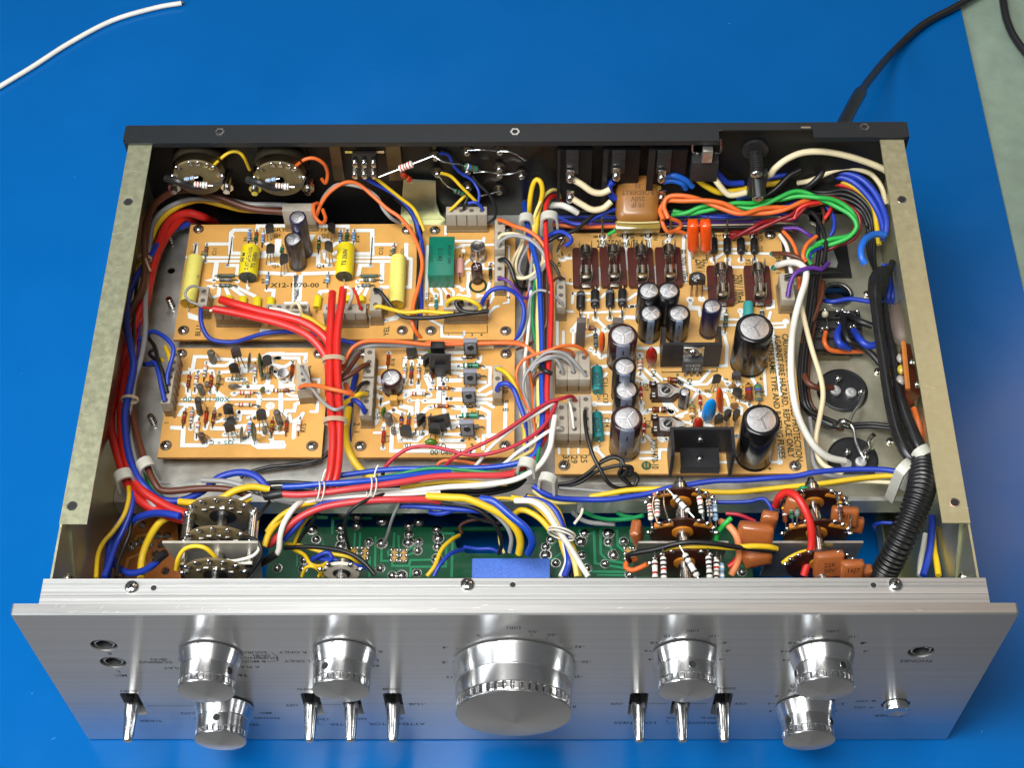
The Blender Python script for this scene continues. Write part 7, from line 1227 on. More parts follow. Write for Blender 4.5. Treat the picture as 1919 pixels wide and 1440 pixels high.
# ---- front left corner (crop 60,840)
use(60, 840)
W_('yel', 1.3, 'yellow wire falling from the side loom to the frame in the jack corner', [(725, 290, 100), (725, 380, 101), (690, 500, 100), (610, 620, 97), (540, 700, 96), (495, 800, 96), (480, 975, 98)]); W_('blue', 1.7, 'blue wire falling from the side loom to the frame in the jack corner', [(755, 330, 99), (745, 450, 99), (690, 600, 96), (630, 720, 94), (580, 860, 95), (540, 970, 97)]); W_('blue', 2.3, 'thick dark blue cable behind the falling blue wire in the jack corner', [(720, 480, 92), (640, 590, 88), (590, 700, 86), (575, 850, 86), (560, 970, 88)]); W_('blk', 1.2, 'black wire falling beside the blue ones in the jack corner', [(735, 480, 96), (735, 620, 94), (690, 740, 92), (645, 860, 92), (630, 970, 94)])
W_('blue', 2.0, 'thick blue cable reaching the rotary switch from the side loom', [(750, 560, 92), (800, 520, 97), (900, 490, 101), (1000, 490, 104), (1110, 510, 106)]); W_('yel', 2.0, 'thick yellow cable falling to the brown board', [(1080, 500, 96), (980, 540, 95), (910, 620, 92), (850, 740, 87), (820, 850, 84), (815, 975, 84)]); W_('blue', 1.9, 'blue cable with a black sleeved end sagging in front of the brown board', [(600, 810, 84), (630, 880, 84), (720, 935, 85), (820, 925, 87), (900, 880, 90), (960, 820, 93)]); wire('blk', 2.4, 'black sleeve at the end of the sagging blue cable', [(925, 850, 91), (960, 815, 93), (1000, 785, 95)], 'heat_shrink_sleeve', None, SLV, 'sleeve', n=12)
W_('yel', 1.2, 'yellow wire arching over the rotary switch bracket', [(1080, 910, 104), (1095, 830, 110), (1140, 760, 114), (1210, 735, 116), (1290, 745, 116), (1350, 790, 113), (1380, 830, 110)]); W_('wht', .9, 'white wire ending at the front wafer of the rotary switch', [(1460, 850, 108), (1550, 840, 111), (1650, 810, 113), (1700, 760, 112), (1690, 730, 110)]); W_('wht', .9, 'second white wire at the front wafer of the rotary switch', [(1460, 840, 107), (1560, 860, 109), (1650, 860, 110)])
W_('yel', 1.9, 'yellow cable draped along the top of the rotary switch', [(1100, 400, 99), (1250, 410, 101), (1400, 385, 103), (1520, 320, 104), (1650, 290, 103), (1780, 310, 101)]); W_('gry', 1.5, 'grey wire passing above the rotary switch', [(1270, 240, 98), (1450, 250, 99), (1600, 290, 98), (1700, 330, 97)]); W_('blk', 1.1, 'black wire looping from the bracket to the front wafer', [(1540, 690, 108), (1620, 670, 113), (1700, 710, 114), (1720, 800, 111), (1660, 900, 106), (1610, 960, 103)]); W_('blk', 1.0, 'black wire hanging from the heat shrink to the wafer', [(1780, 400, 104), (1720, 480, 108), (1660, 570, 108), (1590, 640, 106)])
W_('wht', 1.0, 'white core fanning out of the black sleeve', [(1640, 350, 108), (1560, 390, 109), (1480, 420, 108)]); W_('yel', 1.1, 'yellow core fanning out of the black sleeve', [(1640, 380, 106), (1560, 420, 107), (1470, 435, 107)]); W_('yel', 1.7, 'yellow cable in a clear sleeve beside the rotary switch', [(1900, 510, 98), (1820, 580, 99), (1770, 650, 99), (1740, 740, 98)]); W_('red', 2.0, 'dim red cable behind the rotary switch', [(1790, 720, 82), (1850, 650, 86), (1919, 590, 90)])
# ---- front right of centre (crop 940,840)
use(940, 840)
W_('blue', 1.6, 'blue wire bending out of the clip along the deck edge', [(235, 280, 96), (320, 340, 94), (430, 375, 92), (600, 385, 90), (800, 385, 90), (950, 365, 90), (1100, 340, 90), (1250, 300, 91), (1400, 275, 91), (1600, 245, 92), (1800, 240, 93), (2000, 225, 94), (2200, 210, 94), (2350, 180, 95), (2600, 160, 95), (2850, 160, 96), (2980, 180, 97)])
W_('yel', 1.5, 'yellow wire along the deck edge beside the blue one', [(660, 365, 87), (800, 340, 88), (950, 315, 89), (1150, 305, 90), (1300, 315, 90), (1500, 325, 90), (1750, 330, 90), (1950, 310, 90), (2150, 290, 91), (2400, 265, 92), (2650, 230, 93), (2850, 210, 94), (2970, 205, 95)])
W_('pyel', 1.5, 'pale yellow wire bending out under the clip', [(240, 310, 92), (330, 390, 90), (450, 405, 89), (560, 400, 88)]); W_('gry', 1.0, 'grey wire lying lowest along the deck edge', [(430, 300, 84), (600, 310, 84), (900, 340, 84), (1200, 400, 82)]); W_('crm', 1.2, 'cream wire lying along the deck edge to the ribbed tube', [(1900, 330, 86), (2200, 310, 87), (2500, 270, 88), (2700, 250, 90), (2950, 260, 92)]); W_('blue', 1.1, 'blue wire behind the tone controls', [(1520, 400, 90), (1700, 405, 92), (1850, 400, 94), (1960, 380, 95), (2010, 430, 94), (2030, 490, 92)])
for i, (c, dx, nm, r) in enumerate((('wht', 0, 'white', 1.6), ('pyel', 28, 'pale yellow', 1.5), ('blue', 70, 'blue', 1.9), ('wht', 35, 'second white', 1.4), ('yel', -25, 'bright yellow', 1.6), ('yel', 95, 'outer yellow', 1.3), ('blk', 85, 'black', 1.5))):
    e = (650, 565, 470, 440, 480, 585, 520)[i]
    W_(c, r, nm + ' wire of the tied bundle arching to the frame beside the blue housing', [(100 + dx, 395 - 6 * i, 98 - i * .6), (230 + dx, 400, 101 - i * .8), (330 + dx, 470, 101 - i), (430 + dx * .5, 620, 97 - i), (480 + dx * .4 + (e - 500) * .3, 760, 91 - i), ((e + 480 + dx * .3) / 2 + 20, 860, 87 - i), (e, 965, 86 - i)])
W_('yel', 1.6, 'yellow wire curving into the tied bundle from the arching cables', [(100, 490, 92), (140, 465, 95), (200, 475, 96), (290, 530, 96), (370, 620, 94)])
mb = MB(); c = Pz(450, 625, 99)
for k in (-.8, .8): mb.tube([c + V((k * .3 + 6.2 * math.cos(t), -2 * math.cos(t) + k, 4 * math.sin(t) - 2)) for t in [math.pi * 2 * i / 18 for i in range(19)]], .5, paint('#c9c2b4', .4), 6, 0)
mb.tube([c + V((6, 3, 2)), c + V((9, 6, 5)), c + V((10, 9, 6))], .7, paint('#c9c2b4', .4), 6); mb.build('cable_tie', None, 'clear tie round the bundle beside the blue housing', 'cable tie')
W_('grn', 1.2, 'green wire curving under the deck edge to the tone control', [(620, 480, 66), (700, 515, 72), (800, 535, 78), (950, 530, 84), (1060, 505, 90)]); W_('grn', 1.2, 'short green wire behind the first tone control', [(870, 485, 74), (920, 510, 78), (1000, 520, 82)]); W_('gry', 1.3, 'pale wire dangling under the deck edge', [(535, 485, 62), (590, 530, 66), (680, 560, 70), (850, 570, 74)])
W_('blk', 1.4, 'black wire draped in front of the first tone control bracket', [(960, 850, 98), (945, 810, 102), (1010, 785, 106), (1150, 760, 110), (1300, 720, 114), (1430, 705, 115), (1600, 715, 114), (1750, 740, 111), (1919, 760, 108), (2050, 770, 105)]); W_('yel', 1.5, 'yellow wire draped in front of the first tone control bracket', [(1205, 810, 104), (1270, 770, 108), (1400, 740, 111), (1560, 735, 111), (1720, 745, 110), (1880, 735, 110), (2000, 740, 108), (2060, 755, 105)]); W_('org', 1.4, 'orange wire curling at the first tone control bracket', [(1010, 830, 96), (950, 850, 97), (930, 890, 97), (980, 915, 98), (1050, 890, 100), (1090, 870, 102)])
W_('peach', 1.9, 'peach orange cable arching between the two tone controls', [(1640, 550, 104), (1700, 580, 107), (1760, 660, 106), (1780, 760, 102), (1770, 850, 98), (1720, 950, 94)]); W_('lgrn', 1.4, 'green wire standing between the two tone controls', [(1610, 690, 98), (1630, 620, 104), (1680, 560, 109), (1720, 525, 110)]); W_('crim', 1.1, 'crimson wire behind the second tone control', [(1680, 490, 98), (1780, 500, 99), (1900, 550, 97)]); W_('red', 1.6, 'short red wire beside the peach cable', [(1700, 890, 96), (1740, 860, 97), (1760, 830, 97)])
use(1400, 840)
W_('red', 2.1, 'red cable arching over the second tone control', [(215, 430, 104), (240, 370, 112), (300, 330, 117), (370, 360, 120), (430, 450, 119), (475, 570, 115), (485, 700, 109), (465, 820, 104), (425, 955, 99)]); W_('brn', 1.3, 'brown wire falling beside the red arch', [(480, 460, 113), (520, 560, 111), (540, 650, 108), (530, 720, 104), (510, 780, 101)]); W_('grn', 1.3, 'green wire behind the shaft of the second tone control', [(390, 330, 104), (410, 300, 108), (450, 300, 108)]); W_('yel', 1.5, 'yellow wire under the bracket of the second tone control', [(270, 865, 98), (330, 820, 101), (430, 780, 102), (560, 770, 101), (640, 800, 99)]); W_('yel', 1.2, 'yellow wire reflected beside the second bracket', [(270, 735, 92), (400, 750, 93), (500, 765, 93)])
W_('blue', 1.1, 'dark blue loop above the mat seen through the open bay', [(960, 610, 40), (950, 580, 45), (1000, 560, 50), (1090, 560, 52)])
W_('wht', 1.6, 'white cable dropping beside the ribbed tube at the corner', [(1340, 640, 88), (1320, 750, 86), (1300, 850, 85), (1295, 955, 85)]); W_('blue', 1.9, 'blue cable dropping beside the ribbed tube at the corner', [(1385, 510, 98), (1385, 600, 98), (1370, 760, 97), (1345, 870, 96), (1320, 955, 96)]); W_('yel', 1.7, 'yellow cable dropping nearest the corner bolts', [(1390, 600, 92), (1400, 750, 94), (1420, 850, 95), (1435, 955, 96)])

# thinner strands that fill the looms
use(600, 220)
for c, r, lab, p in (('gry', .9, 'thin grey strand in the centre gap, bowing toward the power board', [(1590, 900, 88), (1570, 1100, 87), (1600, 1400, 86), (1580, 1700, 86), (1610, 2000, 86), (1600, 2300, 85)]), ('org', .9, 'thin orange strand at the bottom of the centre gap', [(1560, 1250, 84), (1530, 1500, 83), (1550, 1800, 84), (1590, 2050, 85), (1600, 2400, 86)]),
    ('brn', .9, 'thin brown strand at the bottom of the centre gap', [(1700, 900, 90), (1680, 1200, 90), (1690, 1500, 90), (1680, 1800, 90), (1690, 2150, 90)]), ('wht', 1.0, 'thin white strand twisting through the centre loom', [(1580, 1300, 93), (1560, 1600, 92), (1530, 1900, 92), (1560, 2200, 91), (1620, 2450, 92), (1500, 2560, 92)]), ('gry', 1.0, 'grey strand falling from the far clip beside the yellow loop', [(1560, 800, 94), (1590, 950, 95), (1580, 1150, 93), (1560, 1350, 90)])): W_(c, r, lab, p)
use(500, 840)
for c, r, lab, p in (('gry', 1.0, 'thin grey strand under the front loom', [(-100, 330, 92), (200, 420, 94), (600, 425, 95), (1000, 400, 94), (1400, 420, 93), (1750, 380, 92)]), ('wht', .9, 'thin white strand crossing below the salmon cable', [(250, 410, 101), (450, 380, 103), (700, 360, 103), (1000, 350, 101), (1300, 330, 99)]), ('gry', .9, 'thin grey strand dropping to the green board left of the hole', [(1000, 400, 96), (960, 480, 90), (930, 560, 80), (900, 660, 66), (870, 720, 56)]), ('grn', .9, 'thin green strand behind the falling white cable', [(60, 560, 92), (150, 530, 93), (300, 520, 92), (450, 520, 84)]),
    ('gry', 1.2, 'grey cable arching beside the yellow ones into the front compartment', [(1400, 400, 97), (1600, 430, 98), (1760, 540, 94), (1830, 660, 87), (1820, 780, 78)]), ('blk', 1.2, 'black cable arching with the yellow ones into the front compartment', [(1300, 410, 96), (1550, 450, 96), (1700, 560, 91), (1760, 700, 82), (1740, 790, 74)]), ('yel', 1.1, 'thin yellow strand looping to the blue knot by the round control', [(200, 760, 80), (280, 800, 84), (330, 870, 86), (420, 880, 84), (520, 800, 80), (640, 770, 72)])): W_(c, r, lab, p)
use(180, 540)
for c, r, lab, p in (('blk', .9, 'thin black strand between brown and blue cables at the side wall', [(330, -200, 98), (290, 100, 98), (280, 400, 99), (260, 700, 100), (245, 1000, 99), (270, 1300, 97)]), ('vio', .8, 'thin violet strand in the side loom', [(350, -150, 95), (330, 200, 95), (320, 420, 94), (300, 640, 95), (270, 900, 95)])): W_(c, r, lab, p)
# ================================================================== far right looms, black cables, clips, cords
use(1420, 220)
W_('crm', 2.0, 'thick cream cable rising over the rear wires to the side rail', [(15, 425, 116), (90, 430, 118), (130, 380, 122), (220, 310, 126), (340, 262, 128), (480, 255, 128), (620, 275, 126), (780, 320, 122), (930, 380, 116), (990, 420, 112)])
W_('crm', 1.6, 'short cream cable bending over the blue ones in the far corner', [(300, 490, 100), (400, 470, 104), (560, 400, 108), (680, 375, 110), (800, 400, 109), (870, 440, 106), (930, 530, 102), (960, 650, 98)])
W_('blue', 2.0, 'thick blue cable bending round the far corner, outer one', [(70, 460, 98), (250, 430, 101), (450, 405, 104), (620, 410, 106), (760, 450, 106), (860, 540, 105), (930, 660, 103), (965, 780, 101), (955, 880, 98)]); W_('blue', 2.0, 'thick blue cable bending round the far corner, inner one', [(60, 480, 95), (250, 450, 98), (450, 440, 101), (620, 445, 103), (730, 490, 103), (830, 590, 102), (900, 700, 100), (940, 820, 98), (940, 920, 95)])
W_('yel', 1.7, 'ochre yellow cable in the far corner bend', [(50, 500, 93), (170, 490, 95), (400, 480, 97), (560, 460, 99), (690, 500, 99), (800, 580, 98), (870, 680, 96), (890, 800, 93), (910, 950, 90)]); W_('red', 1.7, 'pinkish red cable in the far corner bend', [(300, 500, 93), (480, 495, 96), (600, 495, 97), (720, 540, 96), (810, 620, 94)])
for i, (o, nm) in enumerate(((0, 'outer'), (35, 'second'), (70, 'third'), (105, 'inner'))): W_('blk', 1.4, 'black wire of the far corner bend, %s of four' % nm, [(60, 540 + o * .4, 88 - i), (300, 540 + o * .4, 92 - i), (500, 560 + o * .5, 95 - i), (650, 540 + o, 96 - i), (770, 600 + o, 95 - i), (850 - o * .3, 700 + o, 93 - i), (880 - o * .5, 850, 90 - i), (870 - o * .4, 1000, 87 - i), (880, 1150, 86 - i)])
W_('blk', 1.8, 'black cable crossing the cream one in the far corner', [(60, 600, 96), (180, 500, 102), (300, 400, 108), (400, 330, 111), (500, 290, 110)]); W_('blk', 2.0, 'black cable crossing down through the blue pair in the far corner', [(300, 570, 96), (400, 500, 103), (470, 430, 107), (500, 370, 108), (490, 320, 108)]); W_('gry', 1.2, 'dark grey wire along the rear wall in the far corner', [(600, 260, 118), (700, 275, 117), (820, 310, 114), (920, 360, 110)])
# twisted pairs
def twist(col, nm, pts, r, amp=1.5, turns=.16, lab=('', '')):
    P = spline([Pz(u, v, z) for u, v, z in pts], 10); m = mat('pvc_' + col, WC[col], .36, var=.07, scale=70, bump=.04, rvar=.06)
    for s in (0, 1):
        Q = []; d = 0
        for i, p in enumerate(P):
            if i: d += (p - P[i - 1]).length
            a = d * turns + math.pi * s; t = (P[min(i + 1, len(P) - 1)] - P[max(i - 1, 0)]).normalized(); e = t.cross(Z_).normalized(); g = e.cross(t); Q.append(p + e * (math.cos(a) * amp) + g * (math.sin(a) * amp))
        mb = MB(); mb.tube(Q, r, m, 8, 0); mb.build('twisted_wire', None, lab[s], 'wire', 'twisted wire pairs behind the power board', smooth=60)
use(1020, 220)
twist('lgrn', 'green', [(960, 715, 96), (1080, 715, 98), (1200, 680, 102), (1400, 650, 104), (1560, 660, 104), (1750, 610, 106), (1900, 570, 108), (2050, 600, 108), (2180, 640, 106), (2300, 720, 104), (2340, 820, 101), (2280, 890, 98), (2150, 930, 96), (2030, 970, 94), (1980, 1050, 93)], 1.25, 1.4, .13, ('bright green wire of the twisted pair, the one starting nearest the wrapped capacitor', 'bright green wire of the twisted pair, looping back round the other'))
twist('org', 'orange', [(910, 760, 101), (885, 680, 103), (930, 610, 106), (1050, 605, 108), (1180, 620, 108), (1330, 660, 107), (1480, 715, 105), (1620, 700, 104), (1800, 680, 104), (1960, 640, 104), (2080, 620, 103)], 1.3, 1.4, .13, ('orange wire of the twisted pair behind the power board, with the loop to the pins', 'orange wire of the twisted pair behind the power board, straight one'))
W_('org', 1.25, 'orange wire looping to a pin at the far edge of the power board', [(910, 740, 100), (880, 720, 100), (890, 800, 97), (925, 855, 94), (970, 850, 92), (1020, 855, 90), (1060, 870, 88)]); W_('org', 1.25, 'orange wire loop ending beside the orange capacitors', [(905, 690, 101), (940, 750, 99), (1010, 780, 95), (1020, 820, 91), (950, 860, 88)])
twist('dred', 'dark red', [(1400, 890, 90), (1480, 870, 93), (1560, 840, 96), (1640, 800, 98), (1740, 770, 99), (1860, 740, 101), (1950, 660, 103), (2060, 620, 104), (2180, 620, 104), (2300, 680, 102), (2350, 780, 99), (2310, 890, 96), (2180, 960, 93), (2080, 990, 91)], 1.15, 1.2, .15, ('dark red wire of the twisted pair leaving the power board, upper strand', 'dark red wire of the twisted pair leaving the power board, lower strand'))
W_('red', 1.3, 'bright red wire rising through the twisted wires', [(1870, 760, 100), (1900, 690, 103), (1970, 650, 105), (2060, 635, 105)]); W_('dred', 1.1, 'dark red tail ending at the second pin', [(1590, 880, 88), (1600, 840, 93), (1650, 800, 97), (1720, 780, 98)]); W_('dred', 1.1, 'dark red tail ending by the first pin', [(1390, 885, 88), (1420, 860, 91), (1500, 860, 94), (1580, 830, 96)])
for i, (c, v, nm) in enumerate((('blk', 700, 'black'), ('vio', 790, 'violet'), ('blk', 830, 'second black'), ('crm', 815, 'cream'), ('blue', 740, 'deep blue'), ('brn', 845, 'brown'))): W_(c, 1.15, nm + ' wire lying in the loom behind the fuses', [(70, v - 20 + i * 6, 84 - i), (300, v + 5, 86 - i), (600, v + 10, 86 - i), (900, v + 5, 86 - i), (1200, v - 5, 87 - i), (1500, v - 10, 88 - i), (1750, v - 20, 89 - i), (1900, v - 40 + i * 12, 90 - i)])
W_('blue', 1.15, 'blue wire crossing the loom toward the wrapped capacitor', [(100, 740, 94), (200, 790, 95), (300, 795, 96), (400, 740, 97), (520, 690, 98), (600, 680, 96)]); W_('blk', 1.2, 'black wire crossing the blue one behind the first fuse', [(-20, 960, 96), (90, 890, 96), (220, 850, 97), (300, 790, 98), (380, 720, 99), (500, 690, 97)]); W_('org', 1.15, 'orange wire lying behind the first fuses', [(60, 800, 90), (200, 815, 90), (350, 820, 90), (560, 815, 89)]); W_('blue', 1.3, 'blue wire hooked on the solder post at the board corner', [(-20, 920, 96), (60, 870, 100), (130, 855, 103), (190, 890, 104), (200, 930, 102), (160, 960, 99)]); W_('blk', 1.3, 'black wire lying across the hooked blue one', [(-30, 960, 97), (40, 920, 100), (110, 880, 101), (170, 875, 100)])
W_('blue', 1.2, 'blue wire lying under the green twisted pair', [(1150, 725, 94), (1250, 745, 95), (1400, 745, 95), (1530, 730, 96), (1700, 690, 97), (1919, 630, 98)]); W_('lgrn', 1.1, 'short green wire at the second pin of the power board', [(480, 875, 88), (530, 845, 91), (555, 795, 94), (590, 775, 94), (610, 800, 91), (680, 830, 88), (720, 850, 86)])
W_('crm', 2.0, 'thick cream wire linking the outlet lugs, upper one', [(210, 460, 116), (280, 500, 114), (360, 555, 111), (430, 565, 110), (490, 540, 111)]); W_('crm', 2.0, 'thick cream wire linking the outlet lugs, lower one', [(215, 610, 106), (280, 650, 104), (360, 690, 102), (440, 680, 102), (500, 630, 104)]); W_('wht', 2.0, 'pale cable coming out of the loom behind the outlet', [(40, 660, 94), (120, 655, 96), (190, 680, 96), (250, 715, 93)])
W_('blue', 2.2, 'blue wire curling behind the wrapped capacitor', [(520, 480, 112), (490, 500, 110), (490, 560, 106), (530, 610, 102)]); W_('sky', 1.9, 'light blue wire arching from the outlet, upper of two', [(900, 440, 114), (980, 435, 115), (1060, 470, 111), (1110, 515, 106)]); W_('sky', 1.9, 'light blue wire arching from the outlet, lower of two', [(890, 480, 110), (960, 470, 111), (1030, 490, 109), (1060, 530, 104)])
W_('crm', 1.9, 'cream cable from the selector switch sweeping to the fuse post', [(1190, 350, 118), (1240, 400, 116), (1300, 490, 112), (1370, 570, 107), (1430, 580, 106), (1520, 560, 106)]); W_('blue', 1.9, 'blue cable from the selector switch', [(1260, 370, 114), (1320, 440, 110), (1380, 490, 106), (1490, 490, 104)]); W_('yel', 1.9, 'yellow cable from the selector switch', [(1145, 460, 108), (1210, 510, 105), (1310, 560, 101), (1420, 550, 100), (1530, 530, 100)]); W_('sky', 1.6, 'blue wire under the fuse post', [(1440, 610, 98), (1500, 590, 99), (1540, 590, 98)])
W_('blue', 1.5, 'blue stub between fuse post and far corner', [(1660, 460, 104), (1750, 440, 106), (1830, 430, 106)]); W_('yel', 1.8, 'yellow stub between fuse post and far corner', [(1650, 500, 102), (1720, 495, 103), (1780, 485, 103)]); W_('blk', 1.8, 'black cable slanting from the fuse post to the far corner', [(1640, 600, 102), (1740, 530, 106), (1830, 440, 110), (1919, 390, 112)])
use(1420, 220)
for i, (c, r, nm, p) in enumerate((('blk', 1.4, 'black', [(340, 680, 96), (430, 730, 97), (490, 850, 97), (510, 970, 96), (490, 1100, 95)]), ('blk', 1.4, 'second black', [(460, 740, 92), (450, 850, 94), (460, 980, 94), (440, 1150, 93), (420, 1350, 92)]), ('brn', 1.1, 'brown', [(480, 660, 96), (500, 740, 98), (490, 800, 97)]), ('red', 1.2, 'red', [(560, 640, 100), (540, 700, 100), (500, 760, 98)]), ('blue', 1.2, 'blue', [(520, 670, 98), (570, 750, 97), (570, 830, 96), (540, 890, 94)]), ('vio', 1.2, 'violet', [(190, 830, 92), (300, 830, 93), (370, 870, 92), (420, 900, 90)]))): W_(c, r, nm + ' wire dropping past the grommet ring in the far corner', p)
W_('org', 1.3, 'orange wire bending down past the corner of the power board', [(440, 890, 98), (370, 950, 99), (340, 1030, 98), (360, 1080, 96)]); W_('lgrn', 1.2, 'green wire bending down past the corner of the power board', [(470, 950, 97), (390, 990, 98), (365, 1050, 96), (400, 1100, 94)]); W_('blue', 1.2, 'blue wire bending down inside the green one', [(480, 970, 95), (400, 1010, 96), (385, 1060, 94)])
W_('brn', 1.4, 'brown wire soldered at the upper green eyelet', [(115, 1018, 86), (200, 1020, 92), (280, 1040, 94), (360, 1080, 93), (420, 1120, 91)]); W_('vio', 1.4, 'violet wire bending over to the worn nylon plug', [(225, 1345, 97), (245, 1240, 101), (290, 1160, 104), (400, 1125, 104), (480, 1135, 102), (530, 1090, 99)]); W_('blk', 1.3, 'black wire with a bare end over the worn plug', [(205, 1195, 98), (300, 1175, 101), (420, 1165, 101), (540, 1160, 98), (640, 1165, 95)])
W_('wht', 1.3, 'white wire curving at the far corner of the power board', [(165, 880, 88), (215, 960, 90), (235, 1060, 90), (250, 1150, 89), (280, 1260, 88)]); W_('org', 1.2, 'orange wire along the side of the worn plug', [(190, 850, 90), (250, 920, 91), (290, 1010, 91), (310, 1150, 90), (310, 1290, 89)])
W_('wht', 2.0, 'thick white cable from the lower green eyelet bowing to the filter capacitor', [(145, 1108, 86), (230, 1085, 94), (310, 1095, 100), (360, 1150, 102), (355, 1240, 102), (320, 1350, 103), (280, 1500, 103), (255, 1650, 102), (250, 1900, 101), (270, 2100, 99), (310, 2260, 97), (380, 2400, 94), (450, 2490, 90), (540, 2550, 85), (650, 2575, 80)])
W_('crm', 1.5, 'thinner cream wire hanging beside the thick white one', [(320, 1380, 98), (360, 1560, 97), (410, 1750, 96), (470, 1940, 95), (490, 2080, 94), (470, 2220, 92), (440, 2380, 88), (440, 2500, 84), (490, 2600, 82), (640, 2680, 84)])
for i, (c, r, du, nm) in enumerate((('blk', 1.4, 0, 'outer black'), ('blk', 1.4, 22, 'second black'), ('gry', 1.2, 12, 'dark grey'), ('blk', 1.3, -18, 'inner black'), ('brn', 1.3, 45, 'brown'))): W_(c, r, nm + ' wire of the bundle beside the power board', [(430 + du, 1130, 94 - i), (410 + du, 1300, 93 - i), (385 + du, 1500, 91 - i), (350 + du, 1700, 89 - i), (335 + du, 1850, 87 - i), (330 + du, 2000, 85 - i), (345 + du, 2120, 84 - i), (390 + du, 2200, 82 - i), (520 + du, 2260 + i * 14, 80 - i), (620 + du * .5, 2300 + i * 8, 79 - i)])
W_('brn', 1.8, 'brown wire ending on the farther filter capacitor', [(350, 1930, 88), (380, 1990, 89), (450, 2025, 88), (560, 2025, 83)]); W_('gry', 1.3, 'grey wire curling at the near corner of the power board', [(390, 2250, 80), (410, 2400, 80), (410, 2550, 80), (450, 2640, 81), (560, 2690, 83), (800, 2690, 86), (1000, 2690, 90)])
for s, nm in ((0, 'upper'), (22, 'lower')): W_('blk', 1.2, 'black wire running from the capacitors under the heavy cables, %s one' % nm, [(560, 2290 + s * .3, 79), (700, 2300 + s, 79), (850, 2295 + s, 80), (1000, 2310 + s, 82)])
use(1420, 540)
TW = mat('bare_braid', (.42, .42, .41), .35, .9, var=.4, scale=1500)
wire('gry', .9, 'bare braided link joining the two filter capacitors', [(790, 800, 80), (770, 860, 82), (720, 930, 82), (690, 1000, 82), (720, 1060, 81), (735, 1150, 80), (770, 1230, 80), (800, 1280, 79)], 'bare_link', None, TW); wire('gry', 2.0, 'blob of solder and lugs where the bare link meets the black wires', [(600, 1020, 79), (640, 1000, 82), (690, 1020, 81)], 'solder_blob', None, SOLD, 'solder blob'); wire('gry', 1.6, 'shiny folded lugs standing on the nearer filter capacitor', [(800, 1220, 80), (850, 1190, 84), (840, 1140, 89), (870, 1100, 93)], 'folded_lug', None, TIN, 'solder lug')
W_('org', 1.4, 'orange wire from the relay block passing under the heavy cables', [(510, 330, 84), (500, 400, 86), (540, 460, 84), (640, 475, 82), (800, 470, 82)]); W_('blue', 2.2, 'blue cable bent out of the relay block, first of two', [(630, 280, 86), (595, 350, 90), (620, 420, 90), (690, 445, 86)]); W_('blue', 2.2, 'blue cable bent out of the relay block, second of two', [(720, 320, 86), (770, 390, 91), (830, 430, 91), (900, 420, 90)]); W_('blk', 2.0, 'black cable sweeping from the relay block under the heavy cables', [(640, 200, 86), (655, 320, 92), (690, 400, 92), (780, 440, 89), (860, 500, 87), (920, 570, 86)]); W_('blk', 2.0, 'black cable from the back of the relay block', [(690, 210, 86), (770, 250, 90), (860, 285, 90)]); W_('blue', 1.4, 'blue wire lying across in front of the deck grommet', [(490, 90, 84), (560, 100, 87), (680, 80, 88), (780, 90, 88), (860, 105, 88)]); W_('brn', 1.4, 'brown wire curving down past the deck grommet', [(490, -50, 88), (480, 60, 90), (430, 200, 90), (380, 300, 89), (330, 420, 87)]); W_('org', 1.7, 'orange wire glimpsed beside the brown terminal strip', [(1170, 900, 98), (1195, 980, 98), (1215, 1060, 96), (1215, 1160, 94)])
for i, (u, nm) in enumerate(((965, 'first'), (1000, 'second'), (1035, 'third'))): W_('blue', 1.5, 'dark blue cable beside the heavy black ones, %s of three' % nm, [(u - 20, -180, 92 - i * 2), (u - 10, -60, 90 - i * 2), (u - 25, 60, 88 - i * 2), (u - 30, 110, 84 - i * 2)])
W_('yel', 1.5, 'yellow wire slipping behind the black heat shrink', [(480 + 420, -80, 96), (470 + 430, -30, 95), (470 + 425, 20, 93)])
HS = mat('black_cable_jacket', (.013, .013, .014), .30, var=.2, scale=120, rvar=.08)
def heavy(label, pts, rr, name='heavy_cable'):
    mb = MB(); P = [Pz(u, v, z) for u, v, z in pts]; R = spline([V((r, 0, 0)) for r in rr], 6); mb.tube(P, 1, HS, 14, 6, rr=lambda i, n: R[min(len(R) - 1, i * len(R) // n)].x); return mb.build(name, None, label, 'cable', 'heavy black cables along the side wall', smooth=60)
heavy('heavy black heat shrunk cable down the side wall, inner one', [(985, -140, 98), (920, -90, 100), (885, 0, 104), (885, 120, 106), (905, 300, 108), (935, 500, 109), (965, 700, 110), (1000, 900, 111), (1050, 1100, 112), (1120, 1240, 112), (1200, 1330, 110)], (2.6, 5.0, 4.2, 3.0, 2.7, 2.7, 2.8, 2.9, 3.0, 2.9, 2.7))
heavy('heavy black cable down the side wall, outer one', [(950, 120, 98), (970, 300, 101), (1010, 480, 104), (1040, 700, 106), (1085, 900, 108), (1150, 1080, 108), (1210, 1200, 108), (1270, 1330, 106)], (1.9, 2.1, 2.3, 2.7, 3.3, 3.8, 3.5, 2.9))
heavy('black cable fanning into the top of the heat shrink beside the rail', [(1010, -200, 96), (980, -120, 97), (930, -40, 99), (900, 60, 102)], (1.6, 2.0, 3.2, 3.8)); W_('sky', 2.1, 'bright blue loop entering the black heat shrink', [(950, -400, 100), (880, -405, 103), (810, -370, 106), (775, -300, 107), (780, -230, 106), (805, -185, 104)])
